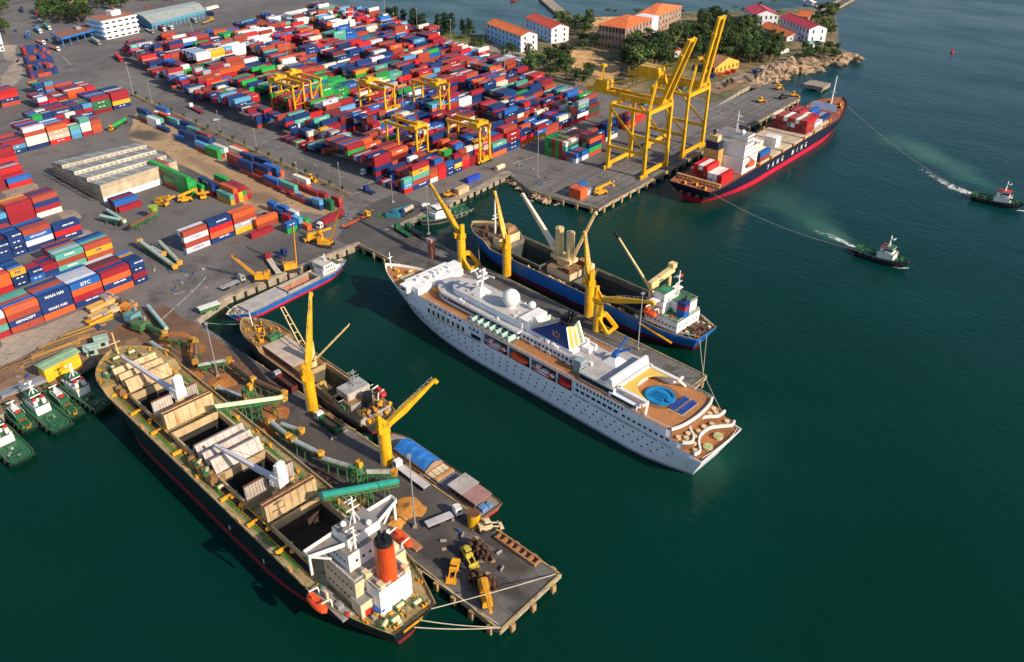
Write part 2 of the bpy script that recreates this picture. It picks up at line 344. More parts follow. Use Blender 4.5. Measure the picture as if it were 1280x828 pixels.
for pts in ([(1143, 207, 2), (1152, 212, 6.5), (1164, 219, 8.5), (1178, 227, 9), (1192, 235, 9), (1204, 239, 7.5), (1214, 242, 4.5)], [(1006, 285, 1.5), (1022, 290, 4.5), (1036, 294, 5), (1050, 300, 5), (1060, 305, 4.5), (1069, 310, 3)], [(1262, 262, 1), (1270, 263.5, 2.4), (1284, 264, 3)], [(1108, 333, .8), (1124, 335.5, 1.8), (1136, 335, 1)]):
    P_ = [Vector((*G(a, b_, 0), .03)) for a, b_, w_ in pts]; N_ = len(pts); o0 = len(vs)
    for k in range(N_):
        d = (P_[min(N_-1, k+1)]-P_[max(0, k-1)]).normalized(); s_ = Vector((-d.y, d.x, 0))*pts[k][2]*.5
        vs += [tuple(P_[k]-s_), tuple(P_[k]+s_)]; uvs += [(k/(N_-1), 0), (k/(N_-1), 1)]
    fs += [(o0+2*k, o0+2*k+2, o0+2*k+3, o0+2*k+1) for k in range(N_-1)]
fb_ = MB(); fb_.add(vs, fs); fo = fb_.build('wake_foam', fm, kind='stuff', label='lacy white foam trailing behind the two tugs', category='foam')
ul = fo.data.uv_layers.new(name='uv')
for lp_ in fo.data.loops: ul.data[lp_.index].uv = uvs[lp_.vertex_index]
# ------------------------------------------------------------------ land
def P(*l, z=3.): return [G(a, b, z) for a, b in l]
shore = P((893, 138), (925, 117), (942, 108), (952, 106), (975, 99), (988, 91), (1003, 86), (1012, 80), (1030, 78), (1043, 78), (1052, 79), (1066, 73), (1058, 66), (1047, 62), (1048, 45), (1045, 25), (1032, 15), (1010, 11), (962, 15), (900, 17), (850, 17), (800, 22), (745, 24), (716, 22), (697, 25), (660, 34), (606, 47), (560, 46), (520, 36), (480, 24), (447, 17), (420, 8), (396, 0), z=1)
coast = [(-262, 2), (-275.4, 59.8), (-283.5, 95), (-285, 113), (-279.5, 136.2), G(285, 372), G(450, 305), (-281.4, 248.8), (-284.6, 334.1), (-268, 327), (-262, 324)]
west = [(-1000, 800), (-1700, 900), (-1900, -200), (-500, -300), (-262, -200)]
land = coast+[(-262, 400), (-262, 476)]+shore+west
MB().prism(land, -3, 3, 1, 0).build('ground', [asphalt, concrete], kind='structure')
def overlay(name, pts, m, z=3.02):
    q = random.Random(len(name)*7+len(pts)); out = []
    for (a, b), (c, d) in zip(pts, pts[1:]+pts[:1]):
        L = math.hypot(c-a, d-b); k = max(1, int(L/5))
        for i in range(k): u = i/k; j = min(1.3, L*.1) if i else .3; out.append((a+(c-a)*u+q.uniform(-j, j), b+(d-b)*u+q.uniform(-j, j)))
    mb = MB(); mb.prism(out, 2.9, z, 0); return mb.build(name, m, kind='structure')
# peninsula ground
pen = P((690, 104), (640, 84), (596, 66), (548, 46), (520, 40), (486, 28), (505, 27), (560, 44), (606, 45), (660, 34), (697, 24), (745, 24), (800, 22), (850, 17), (962, 15), (1010, 12), (1030, 16), (1043, 26), (1046, 45), (1045, 62), (1040, 75), (1003, 84), (985, 90), (960, 101), (935, 108), (895, 128), (840, 118), (770, 112))
overlay('peninsula_ground', pen, earth, 3.04)
overlay('sand_yard', P((712, 62), (738, 64), (776, 84), (770, 100), (742, 94), (722, 96), (712, 80)), sandm, 3.08)
overlay('sand_bank', P((742, 22), (770, 21), (790, 24), (782, 34), (742, 33)), sandm, 3.08)
overlay('lawn', P((528, 40), (545, 34), (592, 50), (576, 52)), lawn, 3.08)
overlay('promenade', P((602, 62), (620, 52), (690, 76), (682, 84)), apron, 3.08)
overlay('lane', P((892, 104), (925, 94), (958, 82), (985, 70), (990, 74), (960, 90), (925, 102), (896, 112)), apron, 3.08)
overlay('pink_lane', P((880, 112), (925, 98), (935, 100), (898, 118)), mat('pink_earth', (.3, .17, .12), .95), 3.1)
# the port's own surfaces
overlay('dirt_lot', P((172, 137), (196, 140), (275, 182), (330, 205), (396, 243), (425, 262), (412, 270), (360, 262), (318, 268), (290, 240), (250, 218), (222, 205), (205, 190), (160, 172)), dirtlot)
overlay('service_yard', P((0, 424), (60, 405), (100, 388), (128, 386), (118, 402), (96, 412), (60, 430), (0, 458)), apron, 3.02)
overlay('quay_yard', P((-40, 466), (0, 459), (60, 431), (100, 412), (180, 420), (215, 470), (150, 470), (118, 446), (96, 467), (0, 517), (-40, 534)), mat('quay_earth', (.25, .15, .085), .95, var=.3, scale=.1, dirt=(.1, .075, .055), dscale=.2, dlo=.5, dhi=.65), 3.03)
overlay('ore_quay', [(-284.8, 99), (-298, 100), (-300, 134), (-280.5, 134.4), (-235, 131), (-215, 131), (-216, 112.6), (-262, 114), (-285.6, 114.5)], mat('ore_ground', (.15, .085, .055), .95, var=.3, scale=.1, dirt=(.3, .13, .045), dscale=.12, dlo=.5, dhi=.65), 3.05)
for q in (((100, 330), (118, 340), (140, 352), (130, 362), (98, 345)), ((70, 265), (92, 262), (102, 272), (86, 278)), ((88, 285), (112, 288), (118, 298), (100, 298)), ((0, 95), (28, 70), (30, 96), (0, 122)), ((2, 56), (20, 56), (22, 78), (8, 76)), ((0, 236), (34, 225), (50, 236), (14, 262))):
    overlay('concrete_pad', P(*q), apron)
overlay('wharf_edge', P((480, 288), (500, 279), (636, 213), (640, 217), (502, 285)), concrete, 3.05)
overlay('pier_root', P((420, 300), (450, 262), (500, 240), (540, 262), (505, 284), (470, 315)), mat('patched_asphalt', (.09, .083, .08), .85, var=.2, scale=.1), 3.03)
verge = MB()
verge.prism(P((160, 118), (164, 117), (438, 243), (434, 247)), 2.9, 3.16)
verge.build('road_verge', mat('verge_soil', (.17, .12, .06), .95, var=.3, dirt=(.06, .09, .03), dscale=.3), kind='structure')
km = MB(); km.prism(P((164.2, 117), (165, 116.6), (439.2, 242.4), (438.2, 243)), 2.9, 3.14); km.build('kerb', concrete, kind='structure')
ln = MB()
def stripe(a, b, w=.35, z=3.08):
    A, B = Vector((*G(*a), z)), Vector((*G(*b), z)); d = (B-A).normalized(); s = Vector((-d.y, d.x, 0))*w/2
    ln.sheet([A-s, B-s, B+s, A+s])
for a, b in (((202, 400), (246, 360)), ((246, 360), (258, 346)), ((124, 75), (141, 68)), ((205, 126), (232, 118)), ((78, 70), (89, 82)), ((640, 205), (672, 195)), ((448, 238), (466, 226)), ((316, 205), (328, 200)), ((420, 247), (452, 240))): stripe(a, b, .5)
for i in range(12):
    t = i/12; a = (250+t*190, 140+t*88); stripe(a, (a[0]+4, a[1]+1.9), .5)
for i in range(10):
    a = (340+i*7, 168+i*3.2); stripe(a, (a[0]-7, a[1]+2.6), .4)
for i in range(6): stripe((218+i*2.2, 369.5-i*.7), (219+i*2.2, 367.5-i*.7), .5)
ln.build('road_markings', linew, kind='structure')
# ------------------------------------------------------------------ piers
piles = []
def pier(name, poly, m, edges, label, step=6.5, zt=2.985):
    o = MB().prism(poly, 1.6, zt, 1, 0).build(name, [m, concrete], kind='structure', label=label)
    cap = MB()
    for a, b in edges:
        a, b = Vector((*a, 0)), Vector((*b, 0)); n = max(2, int((b-a).length/step)); d = (b-a).normalized(); s = Vector((d.y, -d.x, 0))
        cap.bar(a+Vector((0, 0, zt+.16))-s*.3, b+Vector((0, 0, zt+.16))-s*.3, .5, .3)
        for i in range(n):
            p = a+(b-a)*((i+.5)/n)
            piles.append((p.x-s.x*.9, p.y-s.y*.9)); 
            f = MB().box(0, 0, -.6, 1.5, .9, 3.2); fo_ = f.build('fender', FEND, o, (p.x+s.x*.47, p.y+s.y*.47, 0), math.atan2(d.y, d.x))
    cap.build('edge_kerb', PKERB, o)
    return o
FEND = mat('fender_block', (.40, .26, .12), .85, dirt=(.1, .07, .05), dscale=.6, dlo=.45, dhi=.65); PKERB = mat('kerb_worn_yellow', (.42, .31, .12), .85, dirt=(.2, .16, .12), dscale=.4, dlo=.45, dhi=.6)
np_ = [(-90.3, 102.3), (-89.8, 126.7), (-236.7, 134.3), (-279.4, 136.1), (-285, 113.2), (-262, 112.5)]
pier('near_pier', np_, pierdeck, [(np_[0], np_[1]), (np_[1], np_[2]), (np_[5], np_[0])], 'dark ore stained pier beside the bulk carrier')
cp = [G(450, 305), G(487, 330)]
a0, a1 = (-281.5, 223.0), (-107, 209.5)
b0, b1 = (-281.4, 248.8), (-105.5, 233.2)
pier('middle_pier', [a0, a1, (-104.6, 212), b1, b0], pierdeck, [(a0, a1), (a1, b1), (b1, b0)], 'grey pier between the white liner and the blue ship', 7.5)
sts = [(-262, 324), (-219.5, 327.6), (-220.7, 569.4), G(998, 119), G(961, 104), G(890, 136), (-262, 476)]
pier('container_wharf', sts, wharfdeck, [(sts[2], sts[1])][::-1] and [(sts[1], sts[2]), (sts[0], sts[1]), (sts[2], sts[3])], 'grey concrete wharf under the two tall yellow cranes', 8)
pm = MB().cyl((0, 0, -3), (0, 0, 1.7), .55, n=8).mesh('pile', pilec)
for x, y in piles:
    o = bpy.data.objects.new('pile', pm); col.objects.link(o); o.location = (x, y, 0); o['kind'] = 'structure'
rl = MB()
for x in (-248.5, -224.7, -230, -234.5, -239):
    rl.box(x, 447, 3.02, .35, 236, .05)
rl.build('crane_rails', mat('rail_steel', (.06, .055, .05), .6), kind='structure')
for (x0, y0, x1, y1) in ((500, 285, 636, 218), (285, 372, 450, 305)):
    A, B = Vector((*G(x0, y0), 0)), Vector((*G(x1, y1), 0)); n = int((B-A).length/5.2); d = (B-A).normalized()
    mb = MB().box(0, 0, -1, .9, .5, 3.6)
    me = mb.mesh('wall_fender', tyre)
    for i in range(n):
        p = A+(B-A)*((i+.5)/n); o = bpy.data.objects.new('wall_fender', me); col.objects.link(o)
        o.location = (p.x+d.y*.3, p.y-d.x*.3, 0); o.rotation_euler.z = math.atan2(d.y, d.x); o['kind'] = 'structure'
wk = MB()
wk.prism(P((262, 387), (285, 373), (450, 305), (447, 303.6), (283, 370), (258, 384)), 3, 3.7); wk.build('quay_parapet', concrete, kind='structure')
# ------------------------------------------------------------------ rocks
def rocks(name, pts, n, r0, r1, seed, label):
    """a shore of broken rock: many boulders pressed together along a line"""
    q = random.Random(seed); mb = MB()
    for i in range(n):
        t = q.random()*(len(pts)-1); k = int(t); t -= k
        a, b = pts[k], pts[k+1]; x = a[0]+(b[0]-a[0])*t+q.gauss(0, a[2]); y = a[1]+(b[1]-a[1])*t+q.gauss(0, a[2]); r = q.uniform(r0, r1)
        s = MB().sph((0, 0, 0), 1, 0, nu=7, nv=5)
        s.v = [(v[0]*q.uniform(.55, 1.25), v[1]*q.uniform(.55, 1.25), v[2]*q.uniform(.4, 1.1)) for v in s.v]
        mb.merge(s, Matrix.Translation((x, y, q.uniform(-.3, a[3]))) @ Matrix.Rotation(q.random()*6, 4, 'Z') @ Matrix.Rotation(q.uniform(-.5, .5), 4, 'X') @ Matrix.Diagonal((r*q.uniform(1, 2.2), r*q.uniform(.6, 1.1), r*q.uniform(.4, .8), 1)))
    return mb.build(name, rockm, kind='stuff', label=label, category='rocks')
def L3(l): return [(*G(a, b, 1), s, h) for a, b, s, h in l]
rocks('shore_rocks', L3([(936, 107, 3, 2.5), (952, 102, 4, 4.5), (965, 95, 4.5, 6), (978, 90, 4, 5.5), (992, 85, 3, 3), (1010, 78, 3, 2), (1035, 76, 3, 2)]), 520, 1.2, 5., 4, 'tan boulders and rock slabs along the peninsula shore')
rocks('point_rocks', L3([(1040, 79, 2.5, 3), (1055, 74, 3.5, 3.5), (1064, 71, 2, 2)]), 130, 1.4, 4.4, 5, 'tan rocks at the tip of the wooded point')
rocks('islet_rocks', L3([(1004, 90, 1, 1), (1014, 88, 1.5, 1.2), (1024, 85.5, 1, 1)]), 26, 2.5, 4, 6, 'low brown rock islet off the peninsula')
rocks('wall_rocks', L3([(905, 112, 1.5, 1), (925, 105, 1.5, 1.5), (945, 98, 2, 2)]), 70, 1, 2.4, 8, 'pale stones lining the lane above the wharf')
rocks('riprap', L3([(640, 222, 2.0, 1.4), (660, 236, 2.4, 1.6), (690, 251, 2, 1.2)]), 120, 1., 2.2, 9, 'broken stone slope below the container wharf corner')
# causeways and dolphin
MB().prism(P((673, -3), (700, 21), (708, 26), (718, 23), (686, -3), z=2), -2, 2.2, 1, 0).build('causeway', [apron, concrete], kind='structure')
MB().prism(P((1024, 12), (1033, 18), (1066, -1), (1100, -22), (1088, -26), (1048, -1), z=2.5), -2, 2.5, 1, 0).build('breakwater_road', [asphalt, concrete], kind='structure')
MB().prism(P((1024, 12), (1027, 13.6), (1052, -1), (1049, -1), z=3.3), 2, 3.3, 0).build('breakwater_kerb', [concrete], kind='structure')
t = thing('mooring_dolphin', 'square concrete mooring block standing alone in the water by the rocks', 'dolphin', (*G(1021, 106, 3), 0))
MB().box(0, 0, 1.2, 15, 14, 2.6).build('cap', concrete, t)
for sx in (-1, 1):
    for sy in (-1, 1): MB().box(sx*4.6, sy*4.4, -2, 3.4, 3, 3.2).build('leg', pilec, t)

# ------------------------------------------------------------------ buildings
def house(name, label, cat, c0, cl, cw, H, wallm, roofm, floors=2, nl=6, nw=3, pitch=.35, hip=False, group=None, over=.6, z=3., winm=None):
    """c0: near corner, cl: end of its long side, cw: end of its gable side, all on the ground"""
    a, b, c = (Vector((*G(*p, z), z)) for p in (c0, cl, cw))
    L, W = (b-a).length, (c-a).length; ang = math.atan2(*(b-a).yx)
    if W > L:
        e = (c-a).normalized(); f_ = Vector((e.y, -e.x, 0)); f_ = f_ if f_.dot(b-a) > 0 else -f_; L = max(4., (b-a).dot(f_)); ang = math.atan2(f_.y, f_.x)
    else: W = abs((c-a).dot(Vector((-math.sin(ang), math.cos(ang), 0))))
    ux, uy = Vector((math.cos(ang), math.sin(ang), 0)), Vector((-math.sin(ang), math.cos(ang), 0))
    sg = 1 if (c-a).dot(uy) > 0 else -1
    t = thing(name, label, cat, a, ang, group)
    rh = W*pitch*.5
    wb = MB().box(L/2, sg*W/2, 0, L, W, H)
    if not hip: wb.add([(0, 0, H), (0, sg*W, H), (0, sg*W/2, H+rh), (L, 0, H), (L, sg*W, H), (L, sg*W/2, H+rh)], [(0, 1, 2), (3, 5, 4)])
    wb.build('wall', wallm, t)
    rb = MB(); o = over; k = min(L, W)*.45 if hip else 0; th = .25
    y0, y1, ym = -sg*o, sg*(W+o), sg*W/2; e = rh*o/(W/2)
    for dz in (0, th):
        rb.add([(-o, y0, H-e+dz), (L+o, y0, H-e+dz), (L+o-k, ym, H+rh+dz), (-o+k, ym, H+rh+dz), (-o, y1, H-e+dz), (L+o, y1, H-e+dz)],
               [(0, 1, 2, 3), (3, 2, 5, 4)]+([(0, 3, 4), (1, 5, 2)] if hip else []))
    rb.add([(-o, y0, H-e), (L+o, y0, H-e), (L+o, y0, H-e+th), (-o, y0, H-e+th), (-o, y1, H-e), (L+o, y1, H-e), (L+o, y1, H-e+th), (-o, y1, H-e+th)], [(0, 1, 2, 3), (7, 6, 5, 4)])
    if not hip: rb.bar((-o, ym, H+rh+th+.05), (L+o, ym, H+rh+th+.05), .5, .25)
    rb.build('roof', roofm, t)
    if L > 12 and not hip: MB().bar((-o, y0, H-e-.1), (L+o, y0, H-e-.1), .25, .25).build('gutter', steel, t)
    fh = H/floors; ww = MB().box(0, 0, 0, min(1.5, L/nl*.55), .12, fh*.5).mesh('window', winm or glass)
    w2 = MB().box(0, 0, 0, .12, min(1.5, W/nw*.5), fh*.5).mesh('window', winm or glass)
    for f in range(floors):
        for i in range(nl):
            q = bpy.data.objects.new('window', ww); col.objects.link(q); q.parent = t; q.location = ((i+.5)*L/nl, -sg*.08, f*fh+fh*.3)
        for i in range(nw):
            q = bpy.data.objects.new('window', w2); col.objects.link(q); q.parent = t; q.location = (0, sg*(i+.5)*W/nw, f*fh+fh*.3)
    return t, L, W, sg
h1, L, W, sg = house('harbour_house', 'white three storey building with orange gable roof nearest the container yard', 'building', (651, 66), (609, 49), (667, 61), 13, wallwhite, tilered, 3, 9, 2)
MB().box(L/2, -sg*.06, .2, L*.985, .1, 12.4).build('facade', wallblue, h1)
for f in (1, 2): MB().box(L/2, -sg*.5, f*4.3-.15, L, 1.0, .3).build('balcony_slab', wallblue, h1)
house('harbour_annex', 'low orange hipped annex joined to the white building by the yard', 'building', (622, 50), (606, 43), (630, 45), 6.5, wallwhite, tilered, 2, 3, 2, hip=True)
h2, L, W, sg = house('seaside_house', 'white three storey building with red roof beside the causeway', 'building', (689, 55), (657, 41), (704, 49.5), 12.5, wallwhite, mat('roof_red', (.58, .08, .04), .7, dirt=(.4, .06, .035)), 3, 7, 2)
MB().box(L/2, -sg*.06, .2, L*.985, .1, 12).build('facade', wallblue, h2)
for f in (1, 2): MB().box(L/2, -sg*.5, f*4.15-.15, L, 1.0, .3).build('balcony_slab', wallblue, h2)
MB().box(L*.78, sg*W/2, 13.2, L*.3, W*.6, .9).build('roof_well', grey, h2)
brick = mat('unfinished_brick', (.33, .17, .11), .9, dirt=(.34, .28, .24), dscale=.25, dlo=.42, dhi=.55)
h3, L, W, sg = house('brick_block', 'large unfinished brick building with orange hipped roof behind the dark trees', 'building', (780, 66), (761, 55), (813, 52), 19, brick, tilered, 3, 8, 8, hip=True, over=1.0, pitch=.2)
house('brick_wing', 'long orange roofed brick wing behind the dark trees', 'building', (813, 46), (806, 36), (850, 29), 15, brick, tilered, 3, 3, 9, hip=True, over=1.0, pitch=.2)
MB().box(*G(807, 32, 14), 3, 16, 14, 19, 0).build('stair_tower', wallwhite, None, label='white flat topped stair block between the two orange brick roofs', category='building')
house('white_cottage', 'small white cottage with orange roof half hidden behind the yellow crane', 'building', (842, 72), (827, 62), (850, 68), 4.2, wallwhite, tilered, 1, 4, 2)
house('yellow_house', 'low yellow house with brown tiled roof above the wharf lane', 'building', (893, 94), (889, 88), (923, 85), 5.5, mat('wall_yellow', (.66, .38, .06), .8), mat('roof_brown', (.36, .17, .085), .8, dirt=(.2, .1, .05)), 1, 2, 6)
house('villa', 'white villa with pink roof farther along the peninsula shore', 'building', (941, 34), (929, 25), (965, 29.5), 10.5, wallwhite, tilepink, 2, 3, 5)
house('long_villa', 'long white villa with pink roof close to the wooded point', 'building', (1009, 54), (973, 38), (1022.5, 49), 11.5, wallwhite, tilepink, 2, 9, 2)
house('tiled_shed', 'long low shed with bright orange roof below the pink roofed villas', 'building', (983, 52), (949, 38), (993, 46), 3.6, wallwhite, tilered, 1, 7, 2)
house('tan_house', 'narrow tan house with terraces behind the long villa', 'building', (1009, 33), (1001, 28), (1018, 29), 8, mat('wall_tan', (.5, .36, .24), .8), tilered, 3, 2, 3)
house('yellow_hut', 'tiny yellow roofed hut on the rocks below the orange shed', 'building', (976, 68), (973, 65.5), (986, 65), 2.6, wallwhite, plant_y, 1, 2, 2)
house('teal_shed', 'flat pale teal shed by the water below the long villa', 'building', (1016, 60), (1011, 57), (1028, 57), 2.6, wallwhite, mat('roof_teal', (.25, .45, .45), .7), 1, 2, 2, pitch=.05)
house('guard_house', 'small white guard house by the yard wall', 'building', (652, 84), (631, 76), (656, 82.5), 4, wallwhite, wallwhite, 1, 6, 1, pitch=.05)
house('white_gatehouse', 'white roadside building cut by the picture edge', 'building', (6, 64), (-8, 66), (2, 50), 6, wallwhite, wallwhite, 2, 3, 3, pitch=.05)
house('corner_house', 'tan house among trees beside the gate road', 'building', (76, 9), (70, 4), (92, 5), 7, mat('wall_sand', (.5, .36, .22), .8), mat('roof_rust', (.4, .18, .1), .8), 2, 3, 3, hip=True)
# office
A = Vector((*G(133, 50), 3)); L, D, fl = 32, 20, 3.9
t = thing('port_office', 'blue and white four storey port office with stacked balconies', 'office', A, R(6))
MB().box(-D/2, L/2, 0, D, L, fl*4).build('wall', wallblue, t)
MB().box(-D/2, L/2, fl*4, D+2, L+2, .5).build('roof', mat('roof_brick', (.30, .12, .08), .8), t)
MB().box(-D*.6, L*.62, fl*4+.5, 8, 9, 4).build('stair_head', wallwhite, t)
MB().cyl((-D*.6, L*.62, fl*4+4.5), (-D*.6, L*.62, fl*4+7), 1.5).build('water_tank', rust, t)
for f in range(1, 5):
    MB().box(.7, L/2, f*fl-1.4, 1.4, L+2.4, 1.5).build('balcony_front', wallwhite, t)
    MB().box(-D/2, -.9, f*fl-1.3, D+1, 1.8, 1.3).build('balcony_side', wallblue, t)
for f in range(4):
    for i in range(5):
        MB().box(1.42, L*(i+.5)/5, f*fl+1.0, .14, 3.4, 1.2).build('window', glass, t)
    MB().box(.6, L/2, f*fl+.1, 1.2, L*.99, 2.4).build('facade_bay', wallwhite, t)
# gate canopy
q = [Vector((*G(*p, 10), 10)) for p in (Z(0, 0, 415, 278), Z(0, 0, 512, 328), Z(0, 0, 832, 242), Z(0, 0, 735, 198))]
cx = sum((v for v in q), Vector())/4
t = thing('gate_canopy', 'truck gate canopy with brick red roof on blue columns', 'canopy', (cx.x, cx.y, 3))
qq = [(v.x-cx.x, v.y-cx.y) for v in q]
MB().prism(qq, 7, 7.6).build('roof', mat('canopy_roof', (.27, .12, .085), .8, dirt=(.2, .1, .08)), t)
for i in range(4):
    a, b = qq[i], qq[(i+1) % 4]; MB().bar((*a, 7.15), (*b, 7.15), .7, 1.3).build('fascia', bluetrim, t)
for i in range(6):
    u = i/5; x = qq[1][0]+(qq[2][0]-qq[1][0])*u; y = qq[1][1]+(qq[2][1]-qq[1][1])*u
    MB().box(x*.94-1, y*.94, 0, .7, .7, 6.5).build('column', bluetrim, t)
    MB().box(x*.2-12, y*.9, 0, 3.4, 1.6, 3).build('booth', wallwhite, t)
MB().box(-4, 4, 7.6, 7, 4, 2).build('roof_vent', steel, t)
# long sheet warehouse
q = [Vector((*G(*p, 10), 10)) for p in (Z(150, 0, 120, 108), Z(150, 0, 262, 196), Z(150, 0, 716, 82), Z(150, 0, 618, 10))]
t = thing('sheet_warehouse', 'long blue warehouse with pale grey green sheet roof', 'warehouse', (q[1].x, q[1].y, 3))
qq = [v-q[1] for v in q]; m0, m1 = (qq[0]+qq[1])/2, (qq[2]+qq[3])/2
MB().prism([(v.x*.99, v.y*.99) for v in qq], 0, 6.5).build('wall', mat('sheet_blue', (.06, .25, .38), .6), t)
rb = MB(); up = Vector((0, 0, 2.2))
V = [v+Vector((0, 0, 6.6)) for v in qq]; M0, M1 = m0+up+Vector((0, 0, 6.6)), m1+up+Vector((0, 0, 6.6))
rb.add([V[0], V[1], V[2], V[3], M0, M1], [(1, 2, 5, 4), (3, 0, 4, 5), (0, 1, 4), (2, 3, 5)])
rb.build('roof', mat('sheet_roof', (.42, .46, .42), .6, dirt=(.3, .32, .3), dscale=.1), t)
for i in range(14):
    u = (i+.5)/14; p = qq[1]+(qq[2]-qq[1])*u
    MB().box(p.x+.2, p.y, .2, .4, 3, 4.2).build('bay_door', mat('bay_dark', (.08, .1, .12), .7), t)
# saw-tooth shed
c = [Vector((*G(*p, 12.5), 0)) for p in (Z(40, 150, 566, 552), Z(40, 150, 1205, 345), Z(40, 150, 875, 168), Z(40, 150, 150, 330))]
o0 = Vector((c[0].x, c[0].y, 3)); c = [v-c[0] for v in c]
t = thing('sawtooth_shed', 'grey saw-tooth roofed shed with four clerestory ridges', 'warehouse', o0)
wallm = mat('shed_wall', (.46, .38, .27), .85, dirt=(.3, .22, .14), dscale=.2, streak=True)
shr = mat('shed_roof', (.27, .265, .245), .7, dirt=(.36, .42, .37), dscale=.12, dlo=.5, dhi=.62); cler = mat('clerestory', (.54, .49, .43), .7, dirt=(.36, .33, .3), dscale=.3)
MB().prism([(v.x, v.y) for v in c], 0, 7.5).build('wall', wallm, t)
MB().prism([(c[0].x+.15, c[0].y), (c[1].x+.15, c[1].y), (c[1].x-.5, c[1].y), (c[0].x-.5, c[0].y)], 0, 3).build('plinth', wallwhite, t)
def lerp(a, b, u): return a+(b-a)*u
for k in range(4):
    u0, u1 = k/4, (k+1)/4
    A0, A1 = lerp(c[0], c[3], u0), lerp(c[1], c[2], u0); B0, B1 = lerp(c[0], c[3], u1), lerp(c[1], c[2], u1)
    hi, lo = Vector((0, 0, 9.9)), Vector((0, 0, 7.6))
    mb = MB(); e = (A0-B0).normalized()*.5
    mb.add([A0+hi+e, A1+hi+e, B1+lo, B0+lo, A0+hi*1.02+e, A1+hi*1.02+e, B1+lo*1.03, B0+lo*1.03], [(3, 2, 1, 0), (4, 5, 6, 7), (0, 1, 5, 4), (0, 4, 7, 3), (1, 2, 6, 5)])
    mb.add([A0+lo, A0+hi, B0+lo, A1+lo, A1+hi, B1+lo], [(0, 2, 1), (3, 4, 5)])
    mb.build('roof', shr, t)
    mb = MB(); mb.add([A0+lo, A1+lo, A1+hi, A0+hi], [(0, 1, 2, 3)]); d = (A1-A0)
    if k == 0: mb.build('front_panel', wallm, t)
    else:
        mb.build('clerestory', cler, t); n = 15; f = Vector((.12, -.01, 0))
        for i in range(n):
            p, q_ = A0+d*((i+.15)/n)+f, A0+d*((i+.85)/n)+f
            MB().add([p+lo+Vector((0, 0, .5)), q_+lo+Vector((0, 0, .5)), q_+hi-Vector((0, 0, .8)), p+hi-Vector((0, 0, .8))], [(0, 1, 2, 3)]).build('louvre', mat('louvre', (.30, .25, .21), .8), t)
    for i in range(7):
        p = (i+.6)/7; a, b = A0+d*p+hi*1.02, B0+(B1-B0)*p+lo*1.03; w_ = d*.012
        MB().add([a-w_+Vector((0, 0, .05)), a+w_+Vector((0, 0, .05)), b+w_+Vector((0, 0, .05)), b-w_+Vector((0, 0, .05))], [(3, 2, 1, 0)]).build('skylight', mat('skylight', (.5, .56, .52), .5), t)
sl = MB()
for i in range(9):
    u = (i+.5)/9; p = lerp(c[0], c[3], u)
    sl.bar((p.x+.3, p.y-.5, 0), (p.x+.3, p.y-2.5, 5), .3); sl.bar((p.x+.3, p.y-.3, 5), (p.x-3.5, p.y-3.2, 5.3), .25)
sl.bar((c[0].x, c[0].y-2.6, 5), (c[3].x, c[3].y-2.6, 5), .4); sl.build('lean_to_frame', dark, t)
# boundary walls
wl = MB()
pl = P((486, 25), (535, 45), (600, 69), (630, 79), (652, 87), (690, 101), (720, 108))
for a, b in zip(pl, pl[1:]): wl.bar((*a, 4), (*b, 4), .4, 2.4)
wl.build('boundary_wall', concrete, None, label='long pale boundary wall between yard and peninsula gardens', category='wall')
# ------------------------------------------------------------------ containers
PAL = {'brick': (.33, .058, .035), 'red': (.48, .016, .02), 'crimson': (.27, .014, .026), 'orange': (.58, .10, .025), 'navy': (.009, .034, .14), 'blue': (.015, .11, .38),
       'sky': (.09, .30, .52), 'teal': (.09, .33, .27), 'green': (.02, .30, .06), 'darkgreen': (.015, .11, .05), 'yellow': (.64, .33, .025), 'cream': (.72, .66, .54),
       'grey': (.33, .36, .40), 'pale': (.55, .57, .65), 'magenta': (.60, .02, .25), 'maroon': (.15, .022, .024), 'tan': (.50, .42, .32), 'white': (.74, .74, .72)}
SAY = {'brick': 'rust red', 'red': 'bright red', 'crimson': 'crimson', 'orange': 'orange', 'navy': 'navy', 'blue': 'mid blue', 'sky': 'sky blue', 'teal': 'teal', 'green': 'bright green', 'darkgreen': 'dark green',
       'yellow': 'yellow', 'cream': 'cream', 'grey': 'grey', 'pale': 'pale grey', 'magenta': 'magenta', 'maroon': 'maroon', 'tan': 'tan', 'white': 'white'}
CM = {}
def cmat(c, island=False):
    k = (c, island)
    if k not in CM:
        m = mat('container_'+c+('_far' if island else ''), PAL[c], .5, var=.14, scale=.5, dirt=tuple(v*.45+.05 for v in PAL[c]), dscale=.45, dlo=.6, dhi=.85)
        if island:
            n = m.node_tree.nodes; oi = [x for x in n if x.type == 'OBJECT_INFO'][0]; ge = n.new('ShaderNodeNewGeometry')
            mr = oi.outputs['Random'].links[0].to_socket; m.node_tree.links.new(ge.outputs['Random Per Island'], mr)
            mr.node.inputs[3].default_value = .72; mr.node.inputs[4].default_value = 1.25
        CM[k] = m
    return CM[k]
lett = mat('lettering_white', (.78, .78, .75), .6, var=.05); lettn = mat('lettering_navy', (.02, .05, .2), .6, var=.05)
HC = 2.65; WID = 2.44
CMESH = {}
